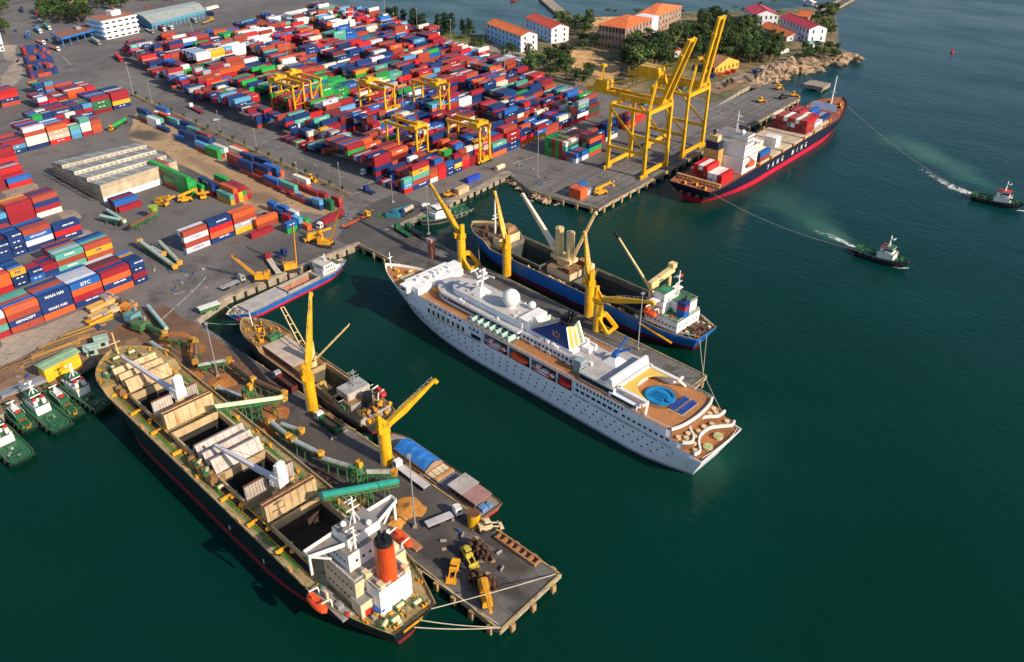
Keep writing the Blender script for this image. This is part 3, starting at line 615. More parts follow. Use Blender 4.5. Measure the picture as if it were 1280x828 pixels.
def cmesh(c, ln, logo):
    """one container, long side along y, centred, base at 0"""
    k = (c, ln, logo)
    if k in CMESH: return CMESH[k]
    mb = MB(); L = ln
    mb.box(0, 0, .08, WID-.08, L-.08, HC-.14)
    for k in (-.75, -.3, .3, .75): mb.box(k, -L/2+.03, .2, .07, .08, HC-.4)
    for sx in (-1, 1):
        mb.bar((sx*(WID/2-.05), -L/2, HC-.07), (sx*(WID/2-.05), L/2, HC-.07), .1, .12)
        mb.bar((sx*(WID/2-.05), -L/2, .09), (sx*(WID/2-.05), L/2, .09), .1, .16)
        for sy in (-1, 1): mb.box(sx*(WID/2-.08), sy*(L/2-.08), 0, .17, .17, HC)
        if logo:
            for sd in (1, -1):
                T0 = Matrix.Translation((sd*(WID/2+.012), 0, 1.4)) @ Matrix.Rotation(sd*math.pi/2, 4, 'Z')
                if sx != sd: continue
                if logo == 'marks':
                    q = MB()
                    for g0 in (-L*.13, L*.10):
                        for j in range(4): q.box(g0+j*.62, 0, .15, .42, .012, .62)
                elif logo == 'bar':
                    q = MB()
                    for j in range(6): q.box(-1.9+j*.72, 0, -.15, .5, .012, .75)
                elif logo == 'badge':
                    q = MB()
                    for j in range(3): q.box(-.9+j*.8, 0, -.4, .5, .012, 1.1)
                else:
                    s = {'HAPAG-LLOYD': 1.1, 'GEMADEPT': 1.5, 'WAN HAI': 1.7, 'EVERGREEN': 1.35, 'COSCO': 1.6, 'SITC': 2.1, 'MAERSK': 1.5}[logo]
                    q = text_mb(logo, s)
                mb.merge(q, T0, 1)
    m2 = lettn if logo in ('COSCO', 'HAPAG-LLOYD', 'badge', 'MAERSK') else lett
    CMESH[k] = mb.mesh('container', [cmat(c), m2]); return CMESH[k]
COLS = []      # every column of containers
def column(x, y, z, axis, ln, tiers, blk, front=0, front_part=False, slot=0, deep=0):
    COLS.append(dict(x=x, y=y, z=z, axis=axis, ln=ln, t=[t if isinstance(t, tuple) else (t, None) for t in tiers], blk=blk, front=front, slot=slot, deep=deep))
LONG, SHORT = 12.19, 6.06
MIX = ['brick']*25+['red']*10+['crimson']*15+['orange']*4+['navy']*28+['blue']*10+['sky']*3+['teal']*4+['green']*4+['yellow']*2+['cream']*4+['white']*3+['grey']*3+['pale']*2+['maroon']*9+['darkgreen']*1
def rc(): return rnd.choice(MIX)
def rl_(c):
    r = rnd.random()*1.5
    if c in ('navy', 'blue', 'teal', 'green', 'sky'): return 'marks' if r < .45 else ('bar' if r < .7 else None)
    if c in ('brick', 'red', 'crimson', 'maroon', 'orange'): return 'bar' if r < .2 else None
    return 'badge' if r < .3 and c in ('yellow', 'cream', 'pale', 'white') else None
def tl(c): return (c, rl_(c))
def group(xf, y0, ln, tiers, deep, tops, blk, slot, dh=(0, 0)):
    """columns side by side behind a lit front face; long sides face +x"""
    h0 = 0
    L = LONG if ln == 'L' else SHORT
    for d in range(deep):
        if d == 0: t = list(tiers)
        else:
            h = max(1, len(tiers)+rnd.choice((0, 0, 0, 0, -1, dh[1])))
            t = [tl(rc()) for _ in range(h)]
            if d-1 < len(tops): t = [tl(rc()) for _ in range(len(tiers)-1)]+[tl(tops[d-1])]
        column(xf-WID/2-d*2.5+rnd.uniform(-.05, .05), y0+L/2+rnd.uniform(-.12, .12), 3.02, 'Y', L, t, blk, h0, slot=slot, deep=d)
        h0 = len(t)
n_ = ('navy', 'marks')
BG = 'the stack rows by the tug quay'
for i, a in enumerate([
    (-324, 59.6, 'L', ['navy', 'brick', 'teal'], 6, ['grey']), (-324, 72.1, 'L', ['crimson', ('teal', 'bar'), 'brick', 'pale'], 6, ['red', 'orange']), (-324, 84.7, 'L', ['brick', ('navy', 'GEMADEPT'), 'brick', ('orange', 'HAPAG-LLOYD')], 6, ['blue', 'brick', 'teal', 'teal']),
    (-324, 97.4, 'L', ['orange', ('navy', 'WAN HAI'), 'navy', ('navy', 'WAN HAI')], 6, ['blue', 'brick', 'brick', 'navy']), (-324, 110, 'L', [n_, 'crimson', 'orange', ('blue', 'SITC')], 6, ['pale', 'grey', 'pale', 'grey', 'blue']),
    (-324, 122.7, 'L', ['orange', n_, 'orange', 'crimson'], 6, ['navy', 'crimson', 'maroon', 'maroon']), (-324, 135.3, 'S', [n_, 'crimson', n_, n_], 5, ['navy', 'navy', 'yellow']),
    (-360, 75.8, 'L', ['red', 'orange', 'red'], 5, []), (-360, 88.5, 'L', ['red', 'orange', 'orange'], 5, ['red']), (-360, 101.3, 'S', [n_, n_, ('yellow', 'badge')], 6, ['blue', 'navy', 'blue']), (-360, 107.8, 'S', [('blue', 'bar'), n_], 3, ['crimson', 'crimson']), (-360, 114, 'S', ['navy', 'crimson'], 4, ['crimson', 'navy']),
    (-360, 120.3, 'L', [('teal', 'bar'), 'brick', ('teal', 'bar')], 6, ['pale', 'teal', 'brick', 'navy', 'brick']), (-360, 132.9, 'L', ['brick', ('yellow', 'badge'), 'brick'], 4, ['teal', 'blue', 'navy']),
    (-390, 82, 'L', ['red', 'red', 'navy'], 4, []), (-390, 94.6, 'L', ['red', 'red', ('pale', 'badge')], 5, ['grey', 'navy']), (-390, 107.2, 'S', ['navy', n_, n_], 5, ['navy']), (-390, 113.6, 'S', [n_, n_, n_, n_], 6, ['navy', 'blue', 'navy']),
    (-390, 120.2, 'L', ['navy', 'pale', ('blue', 'GEMADEPT'), 'brick'], 4, ['brick', 'navy']), (-390, 133.3, 'L', [n_, 'red', n_], 2, ['navy']),
    (-424, 101, 'L', [n_, 'sky', 'sky'], 5, ['navy', 'navy']), (-424, 114, 'L', ['navy', n_, ('sky', 'bar')], 5, ['blue']), (-424, 127, 'L', ['crimson', 'crimson', 'crimson', 'crimson'], 4, ['orange', 'orange', 'yellow']), (-424, 139.6, 'L', [('cream', 'bar'), 'crimson', 'navy', 'brick'], 4, ['crimson', 'navy', 'crimson'])]):
    group(*a, BG, i)
BG = 'the stack rows across the road from the grey shed'
for i, a in enumerate([
    (-473, 133.4, 'L', ['maroon', 'crimson', 'crimson', 'crimson'], 4, []), (-473, 146.6, 'L', ['red', 'blue'], 2, ['red']), (-482, 146.6, 'L', ['crimson', 'crimson', 'red'], 4, []), (-507, 141.2, 'L', ['crimson', 'crimson', 'crimson'], 4, ['navy', 'crimson']), (-507, 154, 'L', ['red', 'red', 'crimson', 'crimson'], 4, ['navy', 'red']),
    (-524, 166.6, 'L', [n_, ('sky', 'bar'), 'crimson'], 7, []), (-524, 179.3, 'L', ['navy', ('cream', 'bar'), ('cream', 'bar'), 'brick', ('pale', 'EVERGREEN')], 7, ['brick', 'navy', 'blue']), (-524, 192.5, 'L', [('red', 'bar'), ('tan', 'MAERSK'), ('tan', 'MAERSK'), 'orange'], 7, ['brick', 'brick', 'sky']), (-524, 205.6, 'S', ['sky', 'sky', 'teal'], 8, ['cream', 'crimson']),
    (-524, 212.2, 'S', ['crimson', ('white', 'bar'), ('white', 'bar'), 'teal'], 8, ['teal', 'crimson', 'navy']), (-524, 218.8, 'S', ['brick', 'orange', 'brick'], 8, ['crimson', 'brick']),
    (-560, 199.5, 'S', ['green', 'green', 'green'], 6, ['green']), (-560, 206, 'S', [n_, n_, 'navy'], 7, ['grey']), (-560, 212.4, 'L', ['brick', 'crimson', ('navy', 'WAN HAI')], 9, ['brick', 'crimson', 'navy']), (-560, 225.2, 'S', [('blue', 'bar'), 'crimson', 'navy'], 8, ['crimson', 'navy']), (-560, 231.5, 'S', [n_, 'crimson', 'sky'], 8, ['navy', 'teal']),
    (-560, 237.8, 'L', ['crimson', ('darkgreen', 'EVERGREEN'), ('darkgreen', 'EVERGREEN'), 'crimson'], 8, ['maroon', 'blue', 'sky']), (-560, 251.3, 'L', [n_, 'yellow', 'crimson', 'crimson'], 7, ['crimson', 'brick']),
    (-596, 219, 'S', ['red', 'crimson', 'pale'], 7, []), (-596, 225.6, 'S', ['orange', 'red'], 8, ['red', 'crimson']), (-596, 232.2, 'S', ['brick', 'crimson'], 8, ['navy']), (-596, 238.8, 'L', ['green', 'orange', 'orange'], 7, ['cream', 'orange']), (-596, 252, 'S', ['red', 'red', 'red'], 8, ['red', 'crimson']),
    (-622, 192, 'L', ['navy', n_, 'crimson', 'brick'], 5, ['navy']), (-622, 205, 'L', ['brick', n_, 'red', 'red'], 5, ['navy', 'brick', 'crimson']), (-630, 232, 'S', [n_, n_, 'navy'], 5, ['green', 'navy']), (-630, 238.6, 'S', ['sky', 'brick', 'sky'], 4, ['navy', 'orange']), (-630, 245.2, 'L', ['orange', 'brick'], 2, [])]):
    group(*a, BG, 30+i)
BG = 'the row behind the quay crawler cranes'
for i, a in enumerate([(-333.5, 165.8, 'L', [('pale', 'COSCO'), 'brick', ('pale', 'COSCO'), 'brick'], 2, ['pale']), (-333.5, 178.9, 'L', [n_, 'orange', 'red', n_], 2, ['navy']), (-333.5, 191.8, 'L', ['yellow', ('grey', 'bar'), 'brick', 'orange'], 2, ['orange']),
                       (*G(150, 266.8), 'L', ['crimson'], 1, []), (G(150, 266.8)[0]-2.55, G(150, 266.8)[1]-.3, 'L', ['brick', 'blue'], 1, []), (G(150, 266.8)[0]-5.1, G(150, 266.8)[1]-.2, 'L', ['brick', 'crimson'], 2, ['navy'])]):
    group(*a, BG, 60+i)
for r_ in range(4):
    pass
def groupx(xf, y0, ln, cols, blk, slot, sk=0.):
    """columns whose long sides run along x, the door end towards +x"""
    L = LONG if ln == 'L' else SHORT
    for d, t in enumerate(cols):
        column(xf-L/2+rnd.uniform(-.1, .1), y0+WID/2+d*2.5+rnd.uniform(-.05, .05), 3.02, 'X', L, t, blk, 0, slot=slot, deep=d)
gb = ('green', 'bar')
BG = 'the blocks beside the grey saw-tooth shed'
groupx(-391, 203, 'L', [['green']*4, ['green']*3], BG, 70); groupx(-403.6, 203.2, 'L', [['brick', 'green', 'darkgreen', 'green'], ['brick', 'brick', 'green']], BG, 71); groupx(-416.5, 203.4, 'L', [['crimson', 'darkgreen', 'brick', 'green'], ['green', 'green', 'brick', 'brick']], BG, 72)
groupx(-387.5, 208.6, 'S', [['darkgreen', 'green']], BG, 73)
groupx(-381, 210.6, 'L', [['crimson', n_, n_]], BG, 74)
groupx(-365, 210.4, 'L', [['yellow', 'teal'], ['crimson', 'crimson', 'orange'], ['yellow', 'yellow', 'crimson'], ['orange', 'green', 'crimson'], ['crimson', 'brick']], BG, 75)
groupx(-378.5, 213.2, 'L', [['brick', 'navy'], ['crimson', 'brick'], ['crimson', 'green', 'green']], BG, 76)
BG = 'the long strip along the tree lined road'
for i in range(15):
    x = -522+12.75*i; y = 251.5-.087*(x+527); far = rnd.random()
    pick = lambda: tl(rnd.choice(['navy', 'navy', 'blue', 'brick', 'crimson', 'teal', 'navy', 'brick', 'sky']))
    if i in (3, 8): continue
    cols = [[pick() for _ in range(rnd.choice((1, 2, 2, 3)))] for _ in range(rnd.choice((1, 2, 2)))]
    if i == 7: cols = [['green', 'green'], ['brick', 'teal'], ['cream', 'cream']]
    if i == 9: cols = [[n_, 'crimson', ('brick', 'bar')], ['navy', ('cream', 'bar')]]
    if i == 1: cols = [['white', 'white'], [n_, 'teal']]
    groupx(x+6, y, 'L', cols, BG, 80+i)
for i in range(15):
    x = -524+12.75*i; y = 260.5-.085*(x+527)
    if i in (6, 7, 12): continue
    c = [[tl(rnd.choice(['brick', 'crimson', 'teal', 'navy', 'cream', 'navy', 'blue', 'orange'])) for _ in range(rnd.choice((1, 2, 2)))] for _ in range(rnd.choice((1, 2, 2, 3)))]
    if i == 8: c = [['brick', 'cream'], ['navy', 'orange']]
    groupx(x+6, y, 'L', c, BG, 100+i)
for i, (px, py, c) in enumerate(((372, 251, ['navy']), (383, 256, ['navy']), (394, 261, ['navy', 'sky']), (408, 262, ['darkgreen', 'darkgreen']), (418, 258, ['crimson', 'brick']), (400, 247, ['crimson']))):
    x, y = G(px, py); groupx(x+4, y, 'S', [c], BG, 120+i)
BG = 'the stack rows across the road from the grey shed'
for r_ in range(3):
    x, y = G(40-r_*4, 99-r_*13)
    groupx(x, y, 'S', [[rnd.choice(('navy', 'crimson', 'brick', 'maroon', 'navy', 'navy')) for _ in range(rnd.choice((2, 3, 3)))] for _ in range(8)], BG, 160+r_)
BG = 'the jumbled heap behind the crawler cranes'
for i, (px, py, a, c) in enumerate(((318, 297, 'Y', ['crimson']), (325, 286, 'Y', ['brick', 'orange']), (322, 280, 'Y', ['brick']), (340, 277, 'X', ['green', 'navy']), (352, 284, 'X', ['brick', 'crimson']), (360, 279, 'X', ['crimson', 'pale']), (356, 293, 'Y', ['green', 'blue']), (364, 287, 'X', ['navy', 'sky']), (372, 282, 'X', ['green']), (374, 289, 'X', ['orange']), (334, 268, 'X', ['brick', 'blue']), (348, 273, 'X', ['navy', 'blue']))):
    x, y = G(px, py); column(x, y+4, 3.02, a, LONG if i in (0, 1) else SHORT, [tl(k) for k in c], BG, slot=130+i)
BG = 'the cluster on the wharf by the yellow cranes'
x0, y0 = G(719.8, 204.8)
for d, (t1, t2) in enumerate(((['pale', 'blue'], ['brick', 'green', 'navy', 'orange']), (['sky', 'brick'], ['crimson', 'navy', 'green', 'maroon']), (['brick', 'blue'], ['crimson', 'brick', 'maroon', 'maroon']), (['maroon', 'brick', 'teal', 'cream'], ['brick', 'yellow', 'brick', 'crimson']), (['maroon', 'brick', 'crimson', 'brick'], ['brick', 'brick', 'crimson', 'maroon']),
                              (['green', 'green', 'green', 'green'], ['navy', 'brick', 'navy', 'maroon']), (['brick', 'brick', 'maroon', 'brick'], ['navy', 'brick', 'crimson', 'crimson']), (['green', 'green', 'darkgreen', 'green'], ['crimson', 'brick', 'crimson', 'cream']), (['green', 'green', 'green', 'green'], ['brick', 'crimson']))):
    xx = x0-WID/2-2.5*d
    column(xx, y0+LONG/2, 3.02, 'Y', LONG, t1, BG, slot=140, deep=d); column(xx, y0+LONG*1.5+.5, 3.02, 'Y', LONG, t2, BG, slot=141, deep=d)
for d, t in enumerate((['red', 'red', n_], ['brick', 'navy'], ['crimson', 'crimson', 'brick'], ['cream', 'pale'])): column(x0-9-2.5*d, y0+27+LONG/2, 3.02, 'Y', LONG, t, BG, slot=142, deep=d)
for d, t in enumerate((['cream', n_, n_, 'navy'], ['brick', n_, 'navy', n_], ['navy', 'navy'], ['brick', 'crimson', 'crimson'])): column(x0-9-2.5*d, y0+41+LONG/2, 3.02, 'Y', LONG, t, BG, slot=143, deep=d)
for d, t in enumerate((['orange', 'red', 'navy', 'brick'], ['crimson', 'orange', 'brick'], ['red', 'brick', 'brick'])): column(x0-12-2.5*d, y0+66+LONG/2, 3.02, 'Y', LONG, t, BG, slot=144, deep=d)
for d, t in enumerate((['brick', 'red', 'orange'], ['crimson', 'brick', 'brick'])): column(x0-13-2.5*d, y0+79+LONG/2, 3.02, 'Y', LONG, t, BG, slot=145, deep=d)
x0, y0 = G(734, 246.5)
BG = 'the wharf corner opposite the blue ship'
for d in range(3): column(x0-WID/2-2.5*d, y0+SHORT/2-6, 3.02, 'Y', SHORT, ['orange', 'orange'], BG, slot=146, deep=d)
column(x0-2, y0+SHORT/2+.4, 3.02, 'Y', SHORT, ['grey'], BG, slot=147); column(x0-6.5, y0+SHORT/2+.6, 3.02, 'Y', SHORT, ['blue', 'blue'], BG, slot=148)
# the great yard: blocks six wide, separated by truck lanes
BG = 'the great container yard'
FRONT = [('S', ['red', ('sky', 'bar'), 'teal']), ('L', [n_, 'brick', 'teal', ('yellow', 'badge'), 'crimson']), ('S', ['white', 'orange', 'brick']), ('S', ['red', 'red', 'red']), ('S', [n_, n_, 'blue']), ('S', [n_, ('yellow', 'badge'), 'navy', 'crimson']), ('S', ['crimson', 'red', 'brick']), ('S', ['crimson', 'crimson']),
         ('S', ['brick', 'orange']), ('S', ['orange', 'brick']), ('L', ['orange', 'navy', ('teal', 'bar')]), ('L', [n_, n_, ('crimson', 'bar'), ('crimson', 'bar')]), ('L', ['orange', 'red', n_]), ('L', ['yellow', ('blue', 'bar'), 'crimson']), ('L', ['brick', 'brick']), ('L', ['crimson', n_, ('cream', 'bar')]), ('S', ['red', 'navy', 'brick', 'brick']),
         ('L', ['red', ('white', 'bar'), n_, ('teal', 'bar'), 'grey']), ('L', ['maroon', 'darkgreen', 'maroon']), ('L', [('sky', 'bar'), ('sky', 'bar'), ('crimson', 'bar'), ('sky', 'bar'), ('blue', 'bar')])]
WZ = [(236, 58, 262, 78), (262, 46, 300, 66), (300, 32, 340, 52), (328, 2, 386, 24), (410, 14, 440, 30)]
LANES = []
prevh = {}
for k in range(16):
    xf = -308-24.3*k; ys = 277.5+(-308-xf)*.084+max(0, -560-xf)*.17; ye = 456+(-308-xf)*.33
    if k > 12: ye -= (k-12)*9
    y = ys; s = 0; nh = {}
    ph = rnd.random()*6
    while y < ye-6:
        sp = None
        if k == 0:
            if s >= len(FRONT): break
            ln, sp = FRONT[s]
        else: ln = 'S' if rnd.random() < (.45 if y < ys+30 or rnd.random() < .3 else .12) else 'L'
        L = LONG if ln == 'L' else SHORT
        base = 3.7+.7*math.sin(y*.06+ph)+.5*math.sin(y*.023+k)+rnd.choice((-1.8, -.8, 0, .2, .5, .9)); st_ = rnd.uniform(-.25, .12)
        if rnd.random() < .04 and k: y += L+.4; s += 1; continue
        h0 = prevh.get(int(y/6.3), 0)-1
        fav = rc()
        for d in range(8):
            X = xf-WID/2-2.5*d
            h = max(1, min(5, round(base+st_*d+rnd.uniform(-.8, .7)))); t = []
            if d == 0 and sp: t = sp
            else:
                px, py, _ = PXY(X, y+L/2, 3+h*HC)
                wz = any(a < px < c and b < py < e for a, b, c, e in WZ)
                for _ in range(h):
                    c = 'white' if wz and rnd.random() < .6 else 'green' if rnd.random() < .5 and any(a < px < c and b < py < e for a, b, c, e in ((392, 86, 432, 126), (314, 82, 346, 106))) else (fav if rnd.random() < .3 else rc()); t.append((c, rl_(c)))
                if rnd.random() < .004: t[-1] = ('magenta', 'bar')
            column(X, y+L/2+rnd.uniform(-.1, .1), 3.02, 'Y', L, t, BG, h0, slot=200+k*100+s, deep=d)
            h0 = len(t)
        nh[int(y/6.3)] = h0; nh[int(y/6.3)+1] = h0
        y += L+.32; s += 1
    prevh = nh
NCOLS_YARD = len(COLS)
# ships carry some too (placed by their ships below), then all are written out at once
def write_containers(limit=298):
    cand = []
    for ci, c in enumerate(COLS):
        n = len(c['t'])
        for i, (co, lo) in enumerate(c['t']):
            top = i == n-1; fr = i >= c['front']
            if not (top or fr): continue
            px, py, d = PXY(c['x'], c['y'], c['z']+i*HC)
            if not (-30 < px < 1310 and -20 < py < 850): continue
            a = c['ln']*(WID*.5*top+HC*.85*fr*(.4 if c['axis'] == 'X' else 1))*(1050/d)**2
            if px < 0 or py < 0: a *= .2
            cand.append((a, ci, i))
    cand.sort(reverse=True)
    chosen = {(ci, i) for _, ci, i in cand[:limit]}
    far = {}; lab = {}
    ORD = ['first', 'second', 'third', 'fourth', 'fifth', 'sixth', 'seventh', 'eighth', 'ninth', 'tenth', 'eleventh', 'twelfth', 'thirteenth', 'fourteenth', 'fifteenth', 'sixteenth', 'seventeenth', 'eighteenth', 'nineteenth', 'twentieth', 'twenty-first', 'twenty-second', 'twenty-third']
    made = []
    for _, ci, i in cand:
        c = COLS[ci]; co, lo = c['t'][i]
        if (ci, i) not in chosen:
            far.setdefault(co, []).append((c, i, lo)); continue
        o = bpy.data.objects.new('shipping_container', cmesh(co, c['ln'], lo)); col.objects.link(o)
        o.location = (c['x'], c['y'], c['z']+i*HC)
        if c['axis'] == 'X': o.rotation_euler.z = -math.pi/2
        elif c.get('rz'): o.rotation_euler.z = c['rz']
        o['category'] = 'container'; o['group'] = 'containers in '+c['blk'] if not c['blk'].startswith('the deck') else 'containers on '+c['blk']
        made.append((o, ci, i))
    # labels: look first, then what is above, below and beside, then a count from a landmark
    def desc(ci, i, lv):
        c = COLS[ci]; co, lo = c['t'][i]; n = len(c['t'])
        size = 'short ' if c['ln'] < 8 else ''
        s = size+SAY[co]+' container'
        if lo and lo not in ('marks', 'bar', 'badge'): s += ' lettered '+lo
        if n == 1: pos = 'alone on the ground'
        elif i == n-1: pos = 'topmost above '+SAY[c['t'][i-1][0]]
        elif i == 0: pos = 'lowest below '+SAY[c['t'][1][0]]
        else: pos = 'between '+SAY[c['t'][i+1][0]]+' above and '+SAY[c['t'][i-1][0]]
        nb = NBR.get(ci)
        place = c['blk'].replace('the stack rows ', '').replace('the ', '', 1) if False else PL[c['blk']]
        if lv == 0: return f'{s} {pos}, {place}'
        if lv == 1 and nb is not None: return f'{s} {pos}, beside {SAY[COLS[nb]["t"][-1][0]]} topped stack, {place}'
        if lv == 2 and nb is not None: return f'{s} {pos}, {ORD[min(22,c["_row"])]} row, {place}'
        return f'{SAY[co]} container, {ORD[i]} tier, {ORD[min(22,c["_seq"])]} stack of {ORD[min(22,c["_row"])]} row, {place}'
    PL = {'the stack rows by the tug quay': 'in the tug quay rows', 'the stack rows across the road from the grey shed': 'in rows across from the shed', 'the row behind the quay crawler cranes': 'behind the crawler cranes', 'the blocks beside the grey saw-tooth shed': 'beside the saw-tooth shed',
          'the long strip along the tree lined road': 'in the verge strip', 'the jumbled heap behind the crawler cranes': 'in the jumbled heap', 'the cluster on the wharf by the yellow cranes': 'in the wharf cluster', 'the wharf corner opposite the blue ship': 'at the wharf corner', 'the great container yard': 'in the great yard', 'the deck of the red hulled container ship': 'on the container ship'}
    NBR = {}
    idx = {}
    for ci, c in enumerate(COLS): idx.setdefault((c['blk'], c['slot']), []).append(ci)
    rows = {}
    for ci, c in enumerate(COLS): rows.setdefault(c['blk'], set()).add((round((c['x'] if c['axis'] == 'Y' else c['y'])/4)))
    for ci, c in enumerate(COLS):
        best, bd = None, 99
        for cj, e in enumerate(COLS) if c['blk'] != 'the great container yard' or any(ci == q[1] for q in made) else ():
            if e['blk'] == c['blk'] and cj != ci and e['deep'] == c['deep'] and e['slot'] != c['slot']:
                d = abs(e['x']-c['x'])+abs(e['y']-c['y'])
                if d < bd: best, bd = cj, d
        NBR[ci] = best
        rk = sorted(rows[c['blk']], reverse=c['axis'] == 'Y'); c['_row'] = rk.index(round((c['x'] if c['axis'] == 'Y' else c['y'])/4))
        c['_seq'] = sum(1 for e in COLS if e['blk'] == c['blk'] and round((e['x'] if c['axis'] == 'Y' else e['y'])/4) == round((c['x'] if c['axis'] == 'Y' else c['y'])/4) and (e['y'] < c['y']-.5 if c['axis'] == 'Y' else e['x'] < c['x']-.5))
    todo = made
    for lv in range(4):
        cnt = {}
        for m in todo: cnt.setdefault(desc(m[1], m[2], lv), []).append(m)
        nxt = []
        for s, ms in cnt.items():
            if len(ms) == 1 or lv == 3:
                for m in ms: m[0]['label'] = ' '.join(s.split()[:16])
            else: nxt += ms
        todo = nxt
    cols_ = list(far); mb = MB(); mats = [cmat(c, True) for c in cols_]+[lett]
    for mi, co in enumerate(cols_):
        for c, i, lo in far[co]:
            X = c['axis'] == 'X'
            mb.box(c['x'], c['y'], c['z']+i*HC, c['ln'] if X else WID, WID if X else c['ln'], HC-.03, mi)
            if lo and not X:
                w = 2.6 if c['ln'] > 8 else 1.8
                mb.box(c['x']+WID/2+.02, c['y']-w*.5, c['z']+i*HC+1.3, .03, w*.6, .45, len(cols_)); mb.box(c['x']+WID/2+.02, c['y']+w*.5, c['z']+i*HC+1.3, .03, w*.6, .45, len(cols_))
    mb.build('stacked_containers', mats, kind='stuff', category='containers', label='hundreds of coloured shipping containers filling the rest of the yard')
# ------------------------------------------------------------------ ship building
def prof(L, B, ts=.06, sw=.75, tb=.82, pb=2.0, end=0.0):
    """half breadth along the length: u = 0 stern .. 1 bow"""
    def f(u):
        h = 1.
        if u < ts: h = sw+(1-sw)*math.sin(math.pi/2*u/ts)
        if u > tb: k = (u-tb)/(1-tb); h = max(end, (1-k**pb)**.8)
        return B/2*h
    return f
def hull(t, L, bd, bw, zd, zb, mtop, mboot, rb=4., rs=2., bul=1.0, N=36, deckm=None, holes=(), mid=None, name='hull'):
    lev = [-1., zb]+[None]*3
    us = [i/N for i in range(N+1)]; us = [u if u < .8 else .8+.2*(1-(1-(u-.8)/.2)**1.6) for u in us]
    for h in holes: us += [h[0]/L, h[1]/L]
    us = sorted(set(us)); n = len(us)
    def X(u, k): k = max(0, min(1.05, k)); a = rs*(1-k); return a+u*(L-rb*(1-k)-a)
    def HB(u, k): k = max(0, min(1, k)); return bw(u)+(bd(u)-bw(u))*k**.8
    rows = []
    for s in (1, -1):
        g = []
        for u in us:
            D = zd(u); zs = [-1., zb, zb+(D-zb)*.5, D, D+bul]
            g.append([(X(u, z/D), s*HB(u, z/D), z) for z in zs])
        rows.append(g)
    mb = MB()
    for si, g in enumerate(rows):
        for i in range(n-1):
            for j in range(4):
                q = [g[i][j], g[i+1][j], g[i+1][j+1], g[i][j+1]]
                mb.add(q if si else q[::-1], [(0, 1, 2, 3)], 1 if j == 0 else 0)
        # inner bulwark face and rim
        for i in range(n-1):
            a, b = g[i], g[i+1]; w = .22
            def ins(p): return (p[0], p[1]-math.copysign(min(w, abs(p[1])), p[1]), p[2])
            q = [ins(a[3]), ins(b[3]), ins(b[4]), ins(a[4])]; mb.add(q[::-1] if si else q, [(0, 1, 2, 3)], 2)
            q = [a[4], b[4], ins(b[4]), ins(a[4])]; mb.add(q if si else q[::-1], [(0, 1, 2, 3)], 2)
    a, b = rows[0][0], rows[1][0]
    for j in range(4): mb.add([a[j], b[j], b[j+1], a[j+1]], [(0, 1, 2, 3)], 1 if j == 0 else 0)
    mb.add([(a[3][0]+.2, a[3][1], a[3][2]), (b[3][0]+.2, b[3][1], b[3][2]), (b[4][0]+.2, b[4][1], b[4][2]), (a[4][0]+.2, a[4][1], a[4][2])], [(3, 2, 1, 0)], 2)
    a, b = rows[0][-1], rows[1][-1]
    for j in range(4): mb.add([a[j], b[j], b[j+1], a[j+1]], [(3, 2, 1, 0)], 1 if j == 0 else 0)
    mb.build(name, [mtop, mboot, mid or mtop], t)
    if deckm:
        dk = MB()
        for i in range(n-1):
            u0, u1 = us[i], us[i+1]; p, q = rows[0][i][3], rows[0][i+1][3]; z0, z1 = zd(u0)-.02, zd(u1)-.02
            hole = [h for h in holes if h[0]-.01 <= u0*L and u1*L <= h[1]+.01]
            y0, y1 = p[1]-.05, q[1]-.05
            if hole:
                w = hole[0][2]
                dk.add([(p[0], y0, z0), (q[0], y1, z1), (q[0], w, z1), (p[0], w, z0)], [(3, 2, 1, 0)]); dk.add([(p[0], -y0, z0), (q[0], -y1, z1), (q[0], -w, z1), (p[0], -w, z0)], [(0, 1, 2, 3)])
            else: dk.add([(p[0], y0, z0), (q[0], y1, z1), (q[0], -y1, z1), (p[0], -y0, z0)], [(3, 2, 1, 0)])
        dk.build('deck', deckm, t)
def hold(t, x0, x1, w, z, zt, zbot, cm, fillm, name='cargo_hold', fill=True):
    """coaming round an open hatch, inner walls and the cargo at the bottom"""
    mb = MB(); k = .5
    for (a, b, c, d) in ((x0-k, x1+k, w, w+k), (x0-k, x1+k, -w-k, -w), (x0-k, x0, -w, w), (x1, x1+k, -w, w)):
        mb.prism([(a, c), (b, c), (b, d), (a, d)], z, zt)
    o = mb.build('hatch_coaming', cm, t)
    inn = MB()
    inn.add([(x0, -w, zbot), (x1, -w, zbot), (x1, w, zbot), (x0, w, zbot), (x0, -w, z+.01), (x1, -w, z+.01), (x1, w, z+.01), (x0, w, z+.01)], [(0, 1, 2, 3), (0, 4, 5, 1), (1, 5, 6, 2), (2, 6, 7, 3), (3, 7, 4, 0)])
    inn.build(name, fillm, t); return o
def rail(t, pts, h=1.05, m=None, step=2.4):
    mb = MB()
    for a, b in zip(pts, pts[1:]):
        a, b = Vector(a), Vector(b); n = max(1, int((b-a).length/step))
        for z in (h, h*.55): mb.bar(a+Vector((0, 0, z)), b+Vector((0, 0, z)), .07)
        for i in range(n+1): p = a+(b-a)*i/n; mb.bar(p, p+Vector((0, 0, h)), .07)
    return mb.build('railing', m or white, t)
def repeat(name, mb, mats, t, spots, smooth=False):
    me = mb.mesh(name, mats, smooth)
    for s in spots:
        o = bpy.data.objects.new(name, me); col.objects.link(o); o.parent = t; o.location = s[:3]
        if len(s) > 3: o.rotation_euler.z = s[3]
        if len(s) > 4: o.scale = (s[4],)*3
